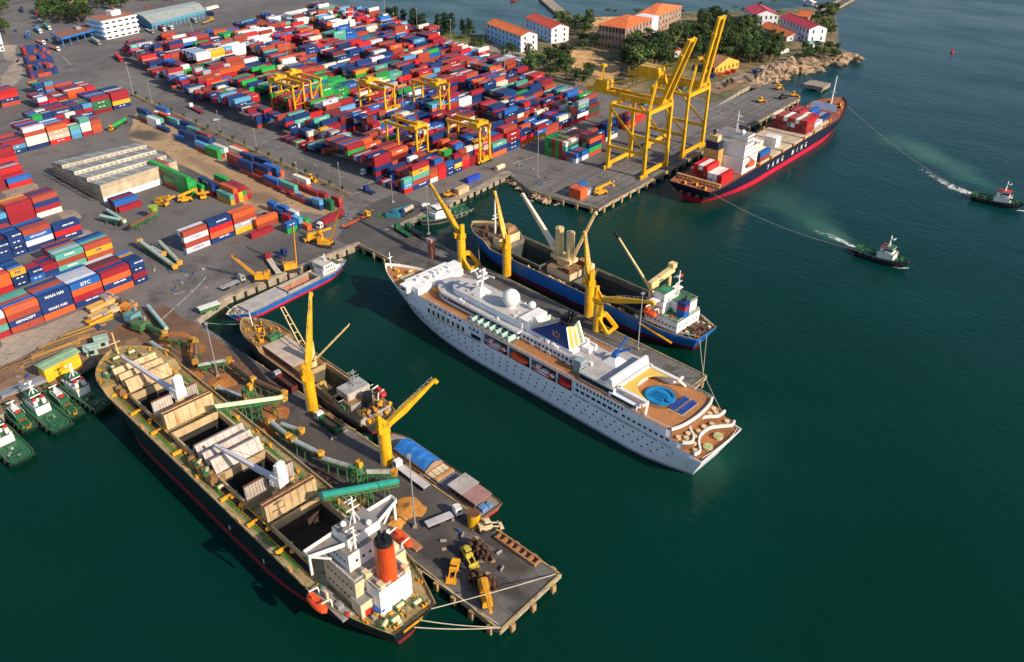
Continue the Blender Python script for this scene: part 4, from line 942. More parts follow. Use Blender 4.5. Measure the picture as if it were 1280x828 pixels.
def winch_mb():
    mb = MB(); mb.cyl((0, -1.1, .9), (0, 1.1, .9), .55, n=10); mb.box(0, -1.3, 0, 1.5, .35, 1.5, 1); mb.box(0, 1.3, 0, 1.5, .35, 1.5, 1); mb.box(.9, 0, 0, .8, 1.2, 1.1, 1); return mb
def bollard_mb():
    mb = MB(); mb.box(0, 0, 0, 1.6, .6, .15); mb.cyl((-.5, 0, .1), (-.5, 0, .9), .25, n=8); mb.cyl((.5, 0, .1), (.5, 0, .9), .25, n=8); return mb
def vent_mb():
    mb = MB(); mb.cyl((0, 0, 0), (0, 0, 1.1), .35, n=8); mb.cyl((0, 0, 1.1), (0, 0, 1.5), .7, .6, n=10); return mb
def lifeboat(t, x, y, z, L=8., m=None, canopy=None, hullm=None, davits=True, sgn=1):
    mb = MB(); n = 9; ring = []
    for i in range(n):
        u = -1+2*i/(n-1); w = 1.45*(1-abs(u)**2.4)**.5 if abs(u) < 1 else .05
        for a in range(10):
            an = 2*math.pi*a/10; zz = math.sin(an)*(1.25 if math.sin(an) < 0 else 1.15); ring.append((u*L/2, max(w, .05)*math.cos(an), zz*max(w, .2)/1.45))
    fs = [(i*10+a, (i+1)*10+a, (i+1)*10+(a+1) % 10, i*10+(a+1) % 10) for i in range(n-1) for a in range(10)]
    mb.add(ring, fs); mb.m = [1 if (k % 10) >= 5 else 0 for k in range(len(fs))]
    if canopy:
        for s in (1, -1): mb.bar((-L*.42, s*1.1, .45), (L*.42, s*1.1, .45), .3, .5, 1)
        for k in (-.3, .08, .3): mb.box(L*k, 0, .95, L*.05, 1.8, .3, 1)
    mb.box(L*.22, 0, .9, 1.6, 1.1, .8, 0)
    o = mb.build('lifeboat', [m or orange, hullm or m or orange], t, (x, y, z), smooth=False)
    if davits:
        d = MB()
        for dx in (-L*.32, L*.32):
            d.bar((x+dx, y-sgn*2.6, z-1.5), (x+dx, y-sgn*2.2, z+1.8), .35); d.bar((x+dx, y-sgn*2.2, z+1.8), (x+dx, y+sgn*.3, z+2.2), .3)
        d.build('davit', white, t)
    return o
def mast(t, x, y, z, h, m=None, arms=(.55, .8), aw=3.):
    mb = MB(); mb.cyl((x, y, z), (x, y, z+h), .35, .18, n=8)
    for a in arms: mb.bar((x, y-aw*(1.2-a), z+h*a), (x, y+aw*(1.2-a), z+h*a), .25)
    mb.bar((x-.2, y, z+h*.7), (x+1.6, y, z+h*.7), .35, .2); mb.bar((x+1.6, y-1.3, z+h*.72), (x+1.6, y+1.3, z+h*.72), .2, .35)
    mb.bar((x, y-1.5, z), (x, y, z+h*.5), .18); mb.bar((x, y+1.5, z), (x, y, z+h*.5), .18)
    return mb.build('mast', m or white, t)
def windows(t, x0, x1, n, y, z, w, h, axis='x', m=None, name='window', th=.1):
    me = MB().box(0, 0, 0, w if axis == 'x' else th, th if axis == 'x' else w, h).mesh(name, m or glass)
    for i in range(n):
        a = x0+(x1-x0)*(i+.5)/n
        o = bpy.data.objects.new(name, me); col.objects.link(o); o.parent = t; o.location = (a, y, z) if axis == 'x' else (y, a, z)
def boom(mb, p, q, w0, w1, m=0, lat=False):
    p, q = Vector(p), Vector(q)
    d = (q-p).normalized(); s = d.cross(Vector((0, 0, 1))).normalized()
    if lat:
        for k in (-1, 1): mb.bar(p+s*k*w0/2, q+s*k*w1/2, .34, .42, m)
        n = max(3, int((q-p).length/4))
        for i in range(n+1):
            u = i/n; w = w0+(w1-w0)*u; c = p+(q-p)*u; mb.bar(c-s*w/2, c+s*w/2, .2, .2, m)
    else:
        n_ = s.cross(d)
        vs = []
        for c, w in ((p, w0), (q, w1)):
            for a, b in ((-1, -1), (1, -1), (1, 1), (-1, 1)): vs.append(c+s*a*w/2+n_*b*w*.55)
        mb.add(vs, [(0, 1, 2, 3), (7, 6, 5, 4), (0, 4, 5, 1), (1, 5, 6, 2), (2, 6, 7, 3), (3, 7, 4, 0)], m)

# ================================================================== bulk carrier
L = 163.5
t = thing('bulk_carrier', 'black hulled bulk carrier with open beige hatches and an orange funnel', 'cargo ship', (-103.7, 86.8, 0), R(176))
blackhull = mat('bulker_black', (.009, .017, .021), .45, dirt=(.03, .035, .035), dscale=.2, streak=True); boot = mat('boot_top_red', (.22, .018, .028), .55, dirt=(.1, .02, .02), dscale=.3)
HO = [(36, 49.5, 7.6), (64, 77.5, 7.6), (91.5, 105, 7.6), (119, 133, 7.6)]
zd = lambda u: 11. if u < .86 else min(13.2, 11+2.2*(u-.86)/.02)
bdk = prof(L, 26, .16, .50, .86, 2.6, .05)
hull(t, L, bdk, prof(L, 25, .30, .12, .74, 1.8, .02), zd, 2.6, blackhull, boot, 7., 5., .9, 48, bulkdeck, HO, bulkdeck)
for i, (x0, x1, w_) in enumerate(HO): hold(t, x0, x1, w_, 10.95, 13.5, 3.2 if i else 6.0, hatchbeige, orem if i == 0 else mat('hold_dark', (.03, .028, .026), .9))
gy = MB()
for s in (1, -1): gy.prism([(34, s*10.8), (142, s*10.8), (142, s*9.7), (34, s*9.7)], 10.9, 11.06)
gy.build('walkway', mat('walkway_green', (.05, .19, .025), .7, dirt=(.25, .19, .08), dscale=.3, dlo=.48, dhi=.66), t)
bp = MB()
for i, (a, b) in enumerate(((30, 62), (63.5, 89), (104, 138))):
    bp.box((a+b)/2, 8.9, 11.05, b-a, 1.5, .5)
    for k in range(int((b-a)/1.2)): bp.box(a+.6+k*1.2, 8.9, 11.55, .5, 1.6, .25)
bp.build('deck_pipe_rack', black, t)
yb = MB()
for a, b in ((30, 62), (63.5, 89), (104, 138)): yb.bar((a, 8.0, 11.6), (b, 8.0, 11.6), .35, .5); yb.bar((a, 9.75, 11.35), (b, 9.75, 11.35), .2, .3)
yb.build('pipe_rail', plant_y, t)
for x in (42, 56, 70, 84, 98, 112, 126, 140): MB().box(x, 9.2, 11.1, .7, 5.2, .9).build('gangway', plant_y, t)
def panel(x, y0, y1, h, lean=0., m=hatchbeige, z=13.55, th=.9):
    mb = MB(); mb.add([(x-th/2, y0, z), (x+th/2, y0, z), (x+th/2, y1, z), (x-th/2, y1, z), (x-th/2+lean, y0, z+h), (x+th/2+lean, y0, z+h), (x+th/2+lean, y1, z+h), (x-th/2+lean, y1, z+h)],
                     [(0, 3, 2, 1), (0, 1, 5, 4), (1, 2, 6, 5), (2, 3, 7, 6), (3, 0, 4, 7)], 0); mb.add([(x-th/2+lean, y0, z+h), (x+th/2+lean, y0, z+h), (x+th/2+lean, y1, z+h), (x-th/2+lean, y1, z+h)], [(0, 1, 2, 3)], 1)
    for k in range(7):
        y = y0+(y1-y0)*(k+.5)/7; mb.bar((x-th/2-.12, y, z), (x-th/2+lean-.12, y, z+h), .25, .25, 0)
    mb.build('hatch_cover', [m, rust], t)
panel(51.5, -8, 8, 5.4, .3); panel(52.9, -8, 8, 5.4, .3)
panel(62.5, .8, 7.6, 5, .2, hatchpale); panel(62.5, -7.6, -1.4, 5, .2, hatchpale)
panel(108, -8, 8, 5.4, .3); panel(109.4, -8, 8, 5.4, .3)
panel(117.6, 1, 7.4, 4.8, .2, hatchpale); panel(117.6, -7.6, -2.6, 4.8, .2, hatchpale)
def tents(x0, n, w_, m):
    for i in range(n):
        x = x0+i*4.6
        for k, (a, b) in enumerate(((x, x+2.2), (x+4.3, x+2.4))):
            mb = MB(); z0, z1 = 13.5, 17.2
            mb.add([(a, -w_, z0), (a, w_, z0), (b, w_, z1), (b, -w_, z1), (a+.5, -w_, z0), (a+.5, w_, z0), (b+.5, w_, z1), (b+.5, -w_, z1)], [(0, 3, 2, 1), (4, 5, 6, 7), (0, 1, 5, 4), (1, 2, 6, 5), (2, 3, 7, 6), (3, 0, 4, 7)])
            for j in range(6): y = -w_+(j+.5)*2*w_/6; mb.bar((a-.1, y, z0), (b-.1, y, z1), .3, .3)
            mb.build('hatch_cover', m, t)
tents(78.5, 3, 7.8, hatchpale); tents(134.5, 3, 7.4, hatchbeige)
def deck_crane(x, y, tip, zb=11., zh=19., m=gantry_cream, mj=None):
    mb = MB(); mb.box(x, y, zb, 3.6, 3.6, 3.4); mb.cyl((x, y, zb+3.4), (x, y, zh-1.2), 1.5, n=12); mb.build('crane_pedestal', m, t)
    d = Vector(tip)-Vector((x, y, 0)); a = math.atan2(d.y, d.x); T = Matrix.Translation((x, y, 0)) @ Matrix.Rotation(a, 4, 'Z')
    h = MB(); h.merge(MB().box(-.4, 0, zh-1.2, 3.4, 3.4, 3.4), T); h.merge(MB().box(-1.4, 0, zh+2.2, 1.4, 3., 4.2), T); h.merge(MB().bar((-2.4, 0, zh+1), (-1.2, 0, zh+7), .6, 1.6), T); h.merge(MB().box(1.2, 1.2, zh-1.6, 1.4, 1.2, 1.8), T)
    h.build('crane_house', white, t)
    j = MB(); p = T @ Vector((1.4, 0, zh-.4)); boom(j, p, tip, 1.5, .8); j.build('crane_jib', mj or mat('jib_pale', (.62, .6, .66), .45, var=.06), t)
    c = MB(); top = T @ Vector((-1.4, 0, zh+6.4)); c.bar(top, tip, .08); c.build('crane_cable', black, t)
deck_crane(116, -.8, (146, 3.4, 20.5)); deck_crane(58, -.6, (82.5, 4.6, 20.))
gb_ = MB().box(0, 0, 0, 3.6, 4.6, 2.4).box(1.4, 0, 2.4, 1, 4, .6).box(-1.4, 1.4, 2.4, 1, 1.2, .9)
for x in (79, 84, 89, 139): gb_.build('deck_house', deckrust, t, (x, 8.2 if x < 100 else 7.6, 11))
rg = random.Random(5)
repeat('winch', winch_mb(), [cream, deckgreen], t, [(157, 2, 13.2, 0), (157, -3.5, 13.2, 0), (152.5, 5, 13.2, .3), (151.5, -6, 13.2, -.3), (149.5, 8.5, 13.2, 1.5), (3.2, 3.4, 11, 0), (3.4, -3.6, 11, 0), (5.6, 0, 11, 0), (4, 6, 11, .4), (74.6, 8.8, 11.2, 0), (86, 9, 13.4, .5), (81, 9.4, 13.4, 1)])
repeat('bollard', bollard_mb(), plant_y, t, [(160, 4, 13.2, 1), (160, -4, 13.2, -1), (155, 9, 13.2, .6), (155, -9, 13.2, -.6), (148, 11.6, 13.2), (148, -11.6, 13.2), (1.6, 4.4, 11, 1.5), (1.6, -4.4, 11, 1.5), (8, 8.6, 11, .2), (8, -8.6, 11, .2), (118, 12, 11), (90, 12.1, 11), (60, 12.1, 11), (118, -12, 11), (90, -12.1, 11), (60, -12, 11), (35, 12.1, 11)])
repeat('vent', vent_mb(), plant_y, t, [(rg.uniform(30, 142), rg.choice((-1, 1))*rg.uniform(8.6, 9.4) if k % 3 else -rg.uniform(8.4, 12), 11, 0, rg.uniform(.6, 1.1)) for k in range(34)])
mb = MB(); mb.cyl((160, 0, 13.2), (160.5, 0, 22), .35, .2, n=8); mb.bar((160.2, -1.8, 18), (160.2, 1.8, 18), .25); mb.build('foremast', gantry_cream, t)
# aft house
sh = white
MB().box(18.5, 0, 11, 13, 15.5, 9.4, 0, mt=1).build('accommodation', [cream, deckgrey], t)
MB().box(20, 0, 20.4, 8.5, 12.5, 5.6, 0, mt=1).build('upper_accommodation', [sh, deckgrey], t)
MB().box(20.6, 0, 26, 6.4, 9.6, 2.9, 0, mt=1).build('wheelhouse', [sh, deckgrey], t)
for s in (1, -1):
    mb = MB(); mb.add([(18.6, s*4.8, 26), (23.8, s*4.8, 26), (23.6, s*13.2, 26), (21.4, s*13.2, 26), (18.6, s*4.8, 26.35), (23.8, s*4.8, 26.35), (23.6, s*13.2, 26.35), (21.4, s*13.2, 26.35)], [(0, 1, 2, 3), (4, 7, 6, 5), (0, 4, 5, 1), (1, 5, 6, 2), (2, 6, 7, 3), (3, 7, 4, 0)] if s > 0 else [(3, 2, 1, 0), (5, 6, 7, 4), (1, 5, 4, 0), (2, 6, 5, 1), (3, 7, 6, 2), (0, 4, 7, 3)])
    mb.build('bridge_wing', [deckgrey], t)
    w2 = MB(); w2.bar((23.8, s*4.8, 26.8), (23.6, s*13.2, 26.8), .15, 1.3); w2.bar((18.6, s*4.8, 26.8), (21.4, s*13.2, 26.8), .15, 1.3); w2.bar((21.4, s*13.2, 26.8), (23.6, s*13.2, 26.8), .15, 1.3); w2.bar((20.5, s*8, 23), (22, s*12.6, 26), .4); w2.bar((22.2, s*12.8, 20), (22.2, s*12.8, 26), .6); w2.build('wing_screen', sh, t)
    MB().box(20.4, s*11, 11, 1.2, .6, 3).build('davit_post', cream, t)
windows(t, -4.6, 4.6, 9, 23.85, 27.3, .75, 1., 'y'); windows(t, -5, 5, 5, 15.7, 22.6, .7, .8, 'y'); windows(t, -6, 6, 6, 11.95, 16.4, .6, .7, 'y'); windows(t, 13, 24, 7, 7.8, 17.5, .6, .7); windows(t, 13, 24, 7, 7.8, 13.4, .6, .7); windows(t, 17, 24, 5, 6.3, 22.6, .6, .7)
MB().box(9.4, 0, 11, 5.6, 9.6, 8.6, 0, mt=1).build('engine_casing', [sh, deckgrey], t)
MB().box(11.4, 6.6, 11, 3.8, 3.8, 4.6, 0, mt=1).build('store_house', [cream, deckgrey], t)
MB().box(9.46, 6.6, 11.2, .14, 1.8, 1.9).build('store_door', redp, t)
mb = MB(); mb.cyl((9.6, 0, 19.6), (9.6, 0, 30.4), 2.5, 2.3, n=20); mb.v = [((v[0]-9.6)*1.25+9.6, v[1]*.9, v[2]) for v in mb.v]
fu = mb.build('funnel', orange, t, smooth=False)
mb = MB(); mb.cyl((9.6, 0, 30.4), (9.6, 0, 31.6), 2.2, 2.0, n=16)
for dx, dy in ((-1, 0), (.4, .9), (.5, -.9), (1.4, 0)): mb.cyl((9.6+dx, dy, 31.5), (9.6+dx, dy, 33), .45, n=8)
mb.build('funnel_top', black, fu)
for x, y in ((12.2, 4.2), (7.4, -3.8), (7.4, 3.6), (14, -6)): MB().box(x, y, 19.6 if abs(y) < 4 else 20.4, 1.8, 1.4, 1.6).build('deck_box', cream, t)
rz_ = random.Random(31)
for k in range(26): MB().box(rz_.uniform(1.5, 8.5), rz_.uniform(-8.5, 8.5)*.8, 11, rz_.uniform(.4, 1.6), rz_.uniform(.4, 1.2), rz_.uniform(.3, 1.2)).build('deck_fitting', rz_.choice((deckrust, plant_y, cream, steel, deckgreen)), t)
for k in range(18): MB().box(rz_.uniform(12, 26), rz_.choice((-1, 1))*rz_.uniform(8.6, 11.4), 11, rz_.uniform(.4, 1.4), rz_.uniform(.4, 1.), rz_.uniform(.3, 1.3)).build('deck_fitting', rz_.choice((redp, plant_y, cream, steel, deckgreen)), t)
for k in range(14): MB().box(rz_.uniform(138, 158), rz_.uniform(-7, 7), 13.2, rz_.uniform(.4, 1.6), rz_.uniform(.4, 1.4), rz_.uniform(.3, 1.)).build('deck_fitting', rz_.choice((deckrust, plant_y, deckgreen, dark)), t)
mast(t, 21, 0, 28.9, 8.5, white); mast(t, 16.6, 3.4, 26, 7, white, aw=1.5)
for x, y in ((18, -2), (22, 2.6)): MB().sph((x, y, 29.6), .8).build('radome', white, t)
lifeboat(t, 20, 14.0, 12.6, 8.2, sgn=1); lifeboat(t, 21.5, -13.9, 12.6, 8.2, sgn=-1)
MB().box(19, 10.6, 11, 14, 3.6, .5).box(16, 10.4, 11.5, 1.6, 1.6, 1.2).box(22, 10.8, 11.5, 2.2, 1.2, .9).build('boat_deck', deckgrey, t)
MB().cyl((8, 4.2, 12.4), (8, 4.2, 13.2), 1.5, n=14).build('spare_drum', bluep, t)
rail(t, [(28, 12.7, 11.9), (140, 12.7, 11.9)], .9, cream, 3.); rail(t, [(28, -12.7, 11.9), (140, -12.7, 11.9)], .9, cream, 3.)
rail(t, [(12, 4.6, 19.6), (6.8, 4.6, 19.6), (6.8, -4.6, 19.6), (12, -4.6, 19.6)], 1., white)
rail(t, [(24.6, 7.5, 20.4), (12.3, 7.5, 20.4), (12.3, -7.5, 20.4)], 1., white)
st = MB(); 
for k in range(3): st.bar((12.2, 5.5-k*.2, 11.2), (12.2, 2.6, 15.2), .9, .15)
st.build('stairs', plant_y, t)
hm = MB()
for k in range(9): hm.box(47.6+k*2.2, 12.98, 4.6, .5, .06, 1.5) if k in (0, 8) else None
hm.build('draught_mark', white, t)
bs = MB()
for k in range(5): bs.bar((.6, -3.2+k*.2, 10.4-k*.35), (.6, 3.2, 10.4-k*.35), .12, .2)
bs.build('stern_lettering_band', plant_y, t)
roofl0 = mat('house_roof', (.50, .48, .47), .7, dirt=(.38, .35, .33), dscale=.2)
# ================================================================== white liner
t = thing('cruise_ship', 'white cruise liner with a round blue stern pool and terraced teak stern', 'cruise ship', (-79.5, 193.5, 0), R(175.7))
L = 164
bd = prof(L, 23.4, .05, .95, .76, 2.0, .02); zd = lambda u: 9.5 if u < .80 else (9.5+2.2*min(1, (u-.80)/.05))
hull(t, L, bd, prof(L, 22.6, .16, .6, .62, 1.9, .01), zd, .9, cwhite, mat('liner_boot', (.25, .28, .32), .5), 13, 4.5, 1.0, 48, teak, (), white)
def outline(x0, x1, inset=0., aft=None, n=24, cap=None):
    """ship-shaped plan between two stations; aft: list of points replacing the straight aft end (port to starboard)"""
    p = [];
    for i in range(n+1):
        x = x0+(x1-x0)*i/n; p.append((x, min(bd(x/L), cap or 99)-inset))
    s = [(x, -y) for x, y in p[::-1]]
    return p+s+(aft[::-1] if aft else [])
def smooth(pts, k=5):
    out = []
    for i in range(len(pts)-1):
        p0, p1, p2, p3 = pts[max(0, i-1)], pts[i], pts[i+1], pts[min(len(pts)-1, i+2)]
        for j in range(k):
            u = j/k; out.append(tuple(.5*(2*p1[a]+(p2[a]-p0[a])*u+(2*p0[a]-5*p1[a]+4*p2[a]-p3[a])*u*u+(3*p1[a]-p0[a]-3*p2[a]+p3[a])*u**3) for a in (0, 1)))
    return out+[pts[-1]]
mat('teak_dark_and_shade', (.22, .10, .045), .7)
E3 = smooth([(2.6, 11.2), (2.2, 8.6), (4.6, 5.6), (6.3, 2.2), (6.4, -2.4), (4.6, -5.6), (2.2, -8.8), (2.6, -11.2)])
E2 = smooth([(7.0, 11.2), (5.2, 9.0), (6.4, 6.2), (9.3, 3.8), (9.9, 0), (9.3, -4), (6.6, -7.4), (6.4, -11.2)])
E1 = smooth([(11.4, 11.2), (10.0, 7), (9.4, 0), (10.0, -7), (11.4, -11.2)])
def tier(z0, z1, e, x1, name):
    pl = [(x, y) for x, y in e[::-1]]+[p for p in outline(e[0][0]+2, x1)][:25]
    top = outline(e[0][0]+1.5, x1)
    half = len(top)//2
    poly = e[::-1]+top[:half]+top[half:]     # starboard..port along the stern edge, then forward and back
    MB().prism(poly, z0, z1, 0, 1).build(name, [cwhite, teak], t)
    rim = MB()
    for a, b in zip(e, e[1:]): rim.bar((*a, z1+.45), (*b, z1+.45), .6, .9)
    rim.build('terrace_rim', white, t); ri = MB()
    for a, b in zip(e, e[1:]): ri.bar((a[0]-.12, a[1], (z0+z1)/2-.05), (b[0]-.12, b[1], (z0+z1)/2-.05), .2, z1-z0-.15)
    ri.build('terrace_wall', MATS['teak_dark_and_shade'], t)  # dark brown strips put the shade below the terrace overhang into colour
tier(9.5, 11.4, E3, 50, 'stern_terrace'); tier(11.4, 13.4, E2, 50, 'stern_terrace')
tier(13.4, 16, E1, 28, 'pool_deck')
tb = MB().cyl((0, 0, 0), (0, 0, .75), .8, n=12)
repeat('round_table', tb, cream, t, [(7.4, 8.6, 13.4), (8.3, 6.4, 13.4), (9.4, 10, 13.4), (7.8, -8.4, 13.4), (9, -6.6, 13.4), (9.6, -9.6, 13.4), (3.4, 9.4, 11.4), (5.4, 7, 11.4), (7.2, 4, 11.4), (7.8, 1, 11.4), (7.9, -2, 11.4), (7, -5, 11.4), (4.2, -9.4, 11.4)])
mb = MB().cyl((0, 0, 0), (0, 0, .9), 1.5, n=16).cyl((0, 0, .9), (0, 0, 1.0), 1.1, n=16, m=1)
repeat('hot_tub', mb, [cream, mat('tub_water', (.35, .5, .2), .2)], t, [(2.6, 3.4, 9.5), (3.2, -3.2, 9.5)])
rail(t, [(.6, 9.6, 10.4), (-.2, 4, 10.4), (-.4, -4, 10.4), (.6, -9.6, 10.4)], .5)
# pool
mb = MB()
def disc(mb, cx, cy, rx, ry, z, m=0, n=28): mb.add([(cx+rx*math.cos(6.2832*i/n), cy+ry*math.sin(6.2832*i/n), z) for i in range(n)], [tuple(range(n))], m)
disc(mb, 24, -.4, 6.4, 6.4, 16.04, 0); mb.build('pool_surround', mat('teak_dark_and_shade', (.22, .10, .045), .7), t)
mb = MB()
for i in range(28):
    a, b = 6.2832*i/28, 6.2832*(i+1)/28; mb.bar((24+4.6*math.cos(a), -.4+4.3*math.sin(a), 16.35), (24+4.6*math.cos(b), -.4+4.3*math.sin(b), 16.35), .8, .7)
po = mb.build('pool', mat('pool_blue', (.01, .20, .45), .35), t)
mb = MB(); disc(mb, 24, -.4, 4.4, 4.1, 16.2); mb.box(24.3, -.4, 16.22, 5.0, 4.0, .3); mb.build('pool_lining', mat('pool_light', (.02, .25, .5), .3), po)
MB().box(24.3, -.4, 16.54, 4.2, 3.2, .02).build('pool_water', mat('pool_water', (.005, .12, .36), .08), po)
MB().box(20, -.4, 16.1, 2.2, 2.4, .9).build('pool_steps', mat('pool_blue', (0, 0, 0)), po)
lo = MB(); lo.box(0, 0, .25, 1.9, .62, .1); lo.box(.75, 0, .3, .6, .6, .35); lo.box(0, .22, 0, 1.6, .06, .3); lo.box(0, -.22, 0, 1.6, .06, .3)
repeat('sun_lounger', lo, mat('lounger_navy', (.03, .08, .35), .6), t, [(x, -5.4+k*.95, 16.05) for x in (14.2, 17.2) for k in range(9)])
MB().prism([(13.0, -6.2), (18.4, -6.2), (18.4, 3), (13.0, 3)], 15.9, 16.03).build('lounger_mat', mat('mat_pale', (.5, .36, .25), .8), t)
rail(t, [(26, 11.4, 16), (13, 11.4, 16), (11.2, 10.8, 16)], 1.1); rail(t, [(26, -11.4, 16), (13, -11.4, 16), (11.2, -10.8, 16)], 1.1)
# yellow awning over the pool bar with its white frame, and the lounge ahead of it
MB().box(33.4, 0, 16, 1.6, 15, 2.6).build('pool_bar', [cwhite], t)
mb = MB(); n = 20; ex = [(33.6, 7.6), (33.6, -7.6)]
arc = [(24+7.4*math.cos(a), -.4+7.2*math.sin(a)) for a in [math.pi*.5+.35-(i/n)*(math.pi+.7) if False else R(72)-i/n*R(144) for i in range(n+1)]]
mb.prism([(33.6, 7.6)]+[(23.4, 7.6)]+arc+[(23.4, -7.6), (33.6, -7.6)], 18.8, 19.2)
mb.build('awning', mat('awning_yellow', (.74, .50, .10), .45, var=.08), t)
mb = MB()
for a, b in (((34.2, -8.4), (34.2, 8.4)), ((34.2, 8.4), (22.5, 8.4)), ((34.2, -8.4), (22.5, -8.4))): mb.bar((*a, 19), (*b, 19), 1.3, .8)
for s in (1, -1): mb.bar((22.5, s*8.4, 19), (21.4, s*10.8, 16.2), .7, .7); mb.bar((22.5, s*8.4, 19), (22.9, s*11, 19), .8, .6)
mb.build('awning_frame', white, t)
# long glazed lounge level z16-19
MB().prism([(34.5, 10.3), (49, 10.3), (49, 5.9), (80, 5.9), (80, -5.9), (49, -5.9), (49, -10.3), (34.5, -10.3)], 16, 18.9, 0, 1).build('lounge_level', [cwhite, mat('liner_roof', (.42, .40, .39), .7, dirt=(.3, .27, .25), dscale=.2)], t)
windows(t, 50, 79, 16, 5.95, 16.9, 1.1, 1.1)
MB().box(41.8, 10.36, 16.5, 14, .12, 1.8).build('lounge_glazing', glass, t)
rail(t, [(35, 10.2, 18.9), (49, 10.2, 18.9), (49, 6, 18.9), (79, 6, 18.9)], 1.)
rq0 = random.Random(4)
for k in range(16): MB().box(rq0.uniform(48, 79), rq0.choice((-1, 1))*rq0.uniform(4.6, 5.2), 18.9, rq0.uniform(.8, 2.2), rq0.uniform(.6, 1.2), rq0.uniform(.5, 1.4)).build('roof_box', white, t)
for k in range(14): MB().box(rq0.uniform(83, 116), rq0.choice((-1, 1))*rq0.uniform(5.8, 6.8), 19.4, rq0.uniform(.6, 1.6), rq0.uniform(.5, .9), rq0.uniform(.4, 1.)).build('roof_box', white, t)
for k in range(12): MB().box(rq0.uniform(83, 113), rq0.uniform(-4.2, 4.2), 21.8, rq0.uniform(.5, 1.8), rq0.uniform(.5, 1.4), rq0.uniform(.3, .8)).build('roof_box', roofl0, t)
gm = MB(); gm.box(30, 10.95, 16.3, 10, .12, 1.1); gm.build('window_band', mat('teal_glass', (.01, .06, .07), .1, spec=.8), t)
MB().box(30.5, 9.6, 16, 11, 2.6, 1.6).build('side_gallery', [cwhite], t); MB().box(30.5, -9.6, 16, 11, 2.6, 1.6).build('side_gallery', [cwhite], t)
mb = MB(); mb.add([(39.4, -9.6, 19), (39.4, 9.6, 19), (37.2, 9.6, 21.6), (37.2, -9.6, 21.6), (36.2, -9.6, 21.6), (36.2, 9.6, 21.6), (35.4, 9.6, 19), (35.4, -9.6, 19)], [(0, 1, 2, 3), (3, 2, 5, 4), (4, 5, 6, 7), (1, 6, 5, 2), (0, 3, 4, 7)]); mb.build('wind_screen', white, t)
# hull side band z9.5-16 amidships, with boat recess
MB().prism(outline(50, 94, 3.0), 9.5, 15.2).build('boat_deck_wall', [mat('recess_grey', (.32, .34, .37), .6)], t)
MB().prism(outline(50, 94, 0), 15.2, 16, 0, 1).build('promenade_slab', [cwhite, teak], t)
MB().prism(outline(28.1, 50, 0), 13.4, 16, 0, 1).build('aft_side', [cwhite, teak], t)
MB().prism(outline(94, 137, 0), 9.5, 16, 0, 1).build('forward_side', [cwhite, teak], t)
for s in (1, -1):
    me = MB().box(0, 0, 9.5, .5, .5, 5.8)
    repeat('boat_deck_pillar', me, cwhite, t, [(x, s*11.3, 0) for x in (50.6, 57.6, 69.8, 80.6, 93.4)])
redw = mat('boat_hull_white', (.75, .72, .7), .5)
for x, l_, m_, h_ in ((87, 10.8, redw, redp), (75.4, 8.8, orange, orange), (63.8, 10.6, redw, redp), (54, 5.4, redp, redp)):
    for s in (1, -1): lifeboat(t, x, s*11.2, 12.0, l_, m_, l_ > 10, h_, False)
windows(t, 29, 49, 14, 11.66, 14.2, .8, 1.0, m=MATS['teal_glass']); windows(t, 14, 27.6, 10, 11.62, 14.2, .75, 1.4, m=MATS['teal_glass'])
windows(t, 11, 30, 9, 11.66, 11.9, 1.2, .8); windows(t, 31, 49.4, 8, 11.66, 11.9, 1.6, 1.0)
bw_ = MB().box(0, 0, 0, 2.2, .5, 3.2).box(0, .3, .6, 1.1, .06, 1.9, 1)
for k in range(8):
    x = 103.5+k*2.75; y = bd(x/L)
    bw_.build('bay_window', [white, glass], t, (x, y+.1, 10.6), math.atan2(bd((x+1)/L)-bd((x-1)/L), 2))
    if k < 7: MB().box(0, 0, 0, 1., .12, .8).build('window', glass, t, (x+2, bd((x+2)/L)+.03, 14.5), math.atan2(bd((x+3)/L)-bd((x+1)/L), 2))
MB().box(97, 11.7, 10.6, 5, .12, 1.6).build('window_band', glass, t); windows(t, 95, 101, 3, 11.72, 13.6, 1., .9)
bwl = prof(L, 22.6, .16, .6, .62, 1.9, .01)
ph = MB().box(0, 0, 0, .55, .1, .55).mesh('porthole', glass); ph2 = MB()
for r_, (z, n, x0, x1) in enumerate(((8.0, 36, 8, 142), (5.9, 34, 10, 134), (3.9, 30, 16, 122))):
    for k in range(n):
        x = x0+(x1-x0)*(k+.5)/n
        def side(x):
            kk = z/9.5; a = 4.5*(1-kk); u = (x-a)/(L-13*(1-kk)*1.0-a); return bwl(u)+(bd(u)-bwl(u))*kk**.8
        y = side(x); an = math.atan2(side(x+1)-side(x-1), 2)
        o = bpy.data.objects.new('porthole', ph); col.objects.link(o); o.parent = t; o.location = (x, y+.06, z); o.rotation_euler.z = an
        ph2.merge(MB().box(0, 0, 0, .55, .1, .55), Matrix.Translation((x, -y-.06, z)) @ Matrix.Rotation(-an, 4, 'Z'))
ph2.build('far_porthole', glass, t, kind='stuff')
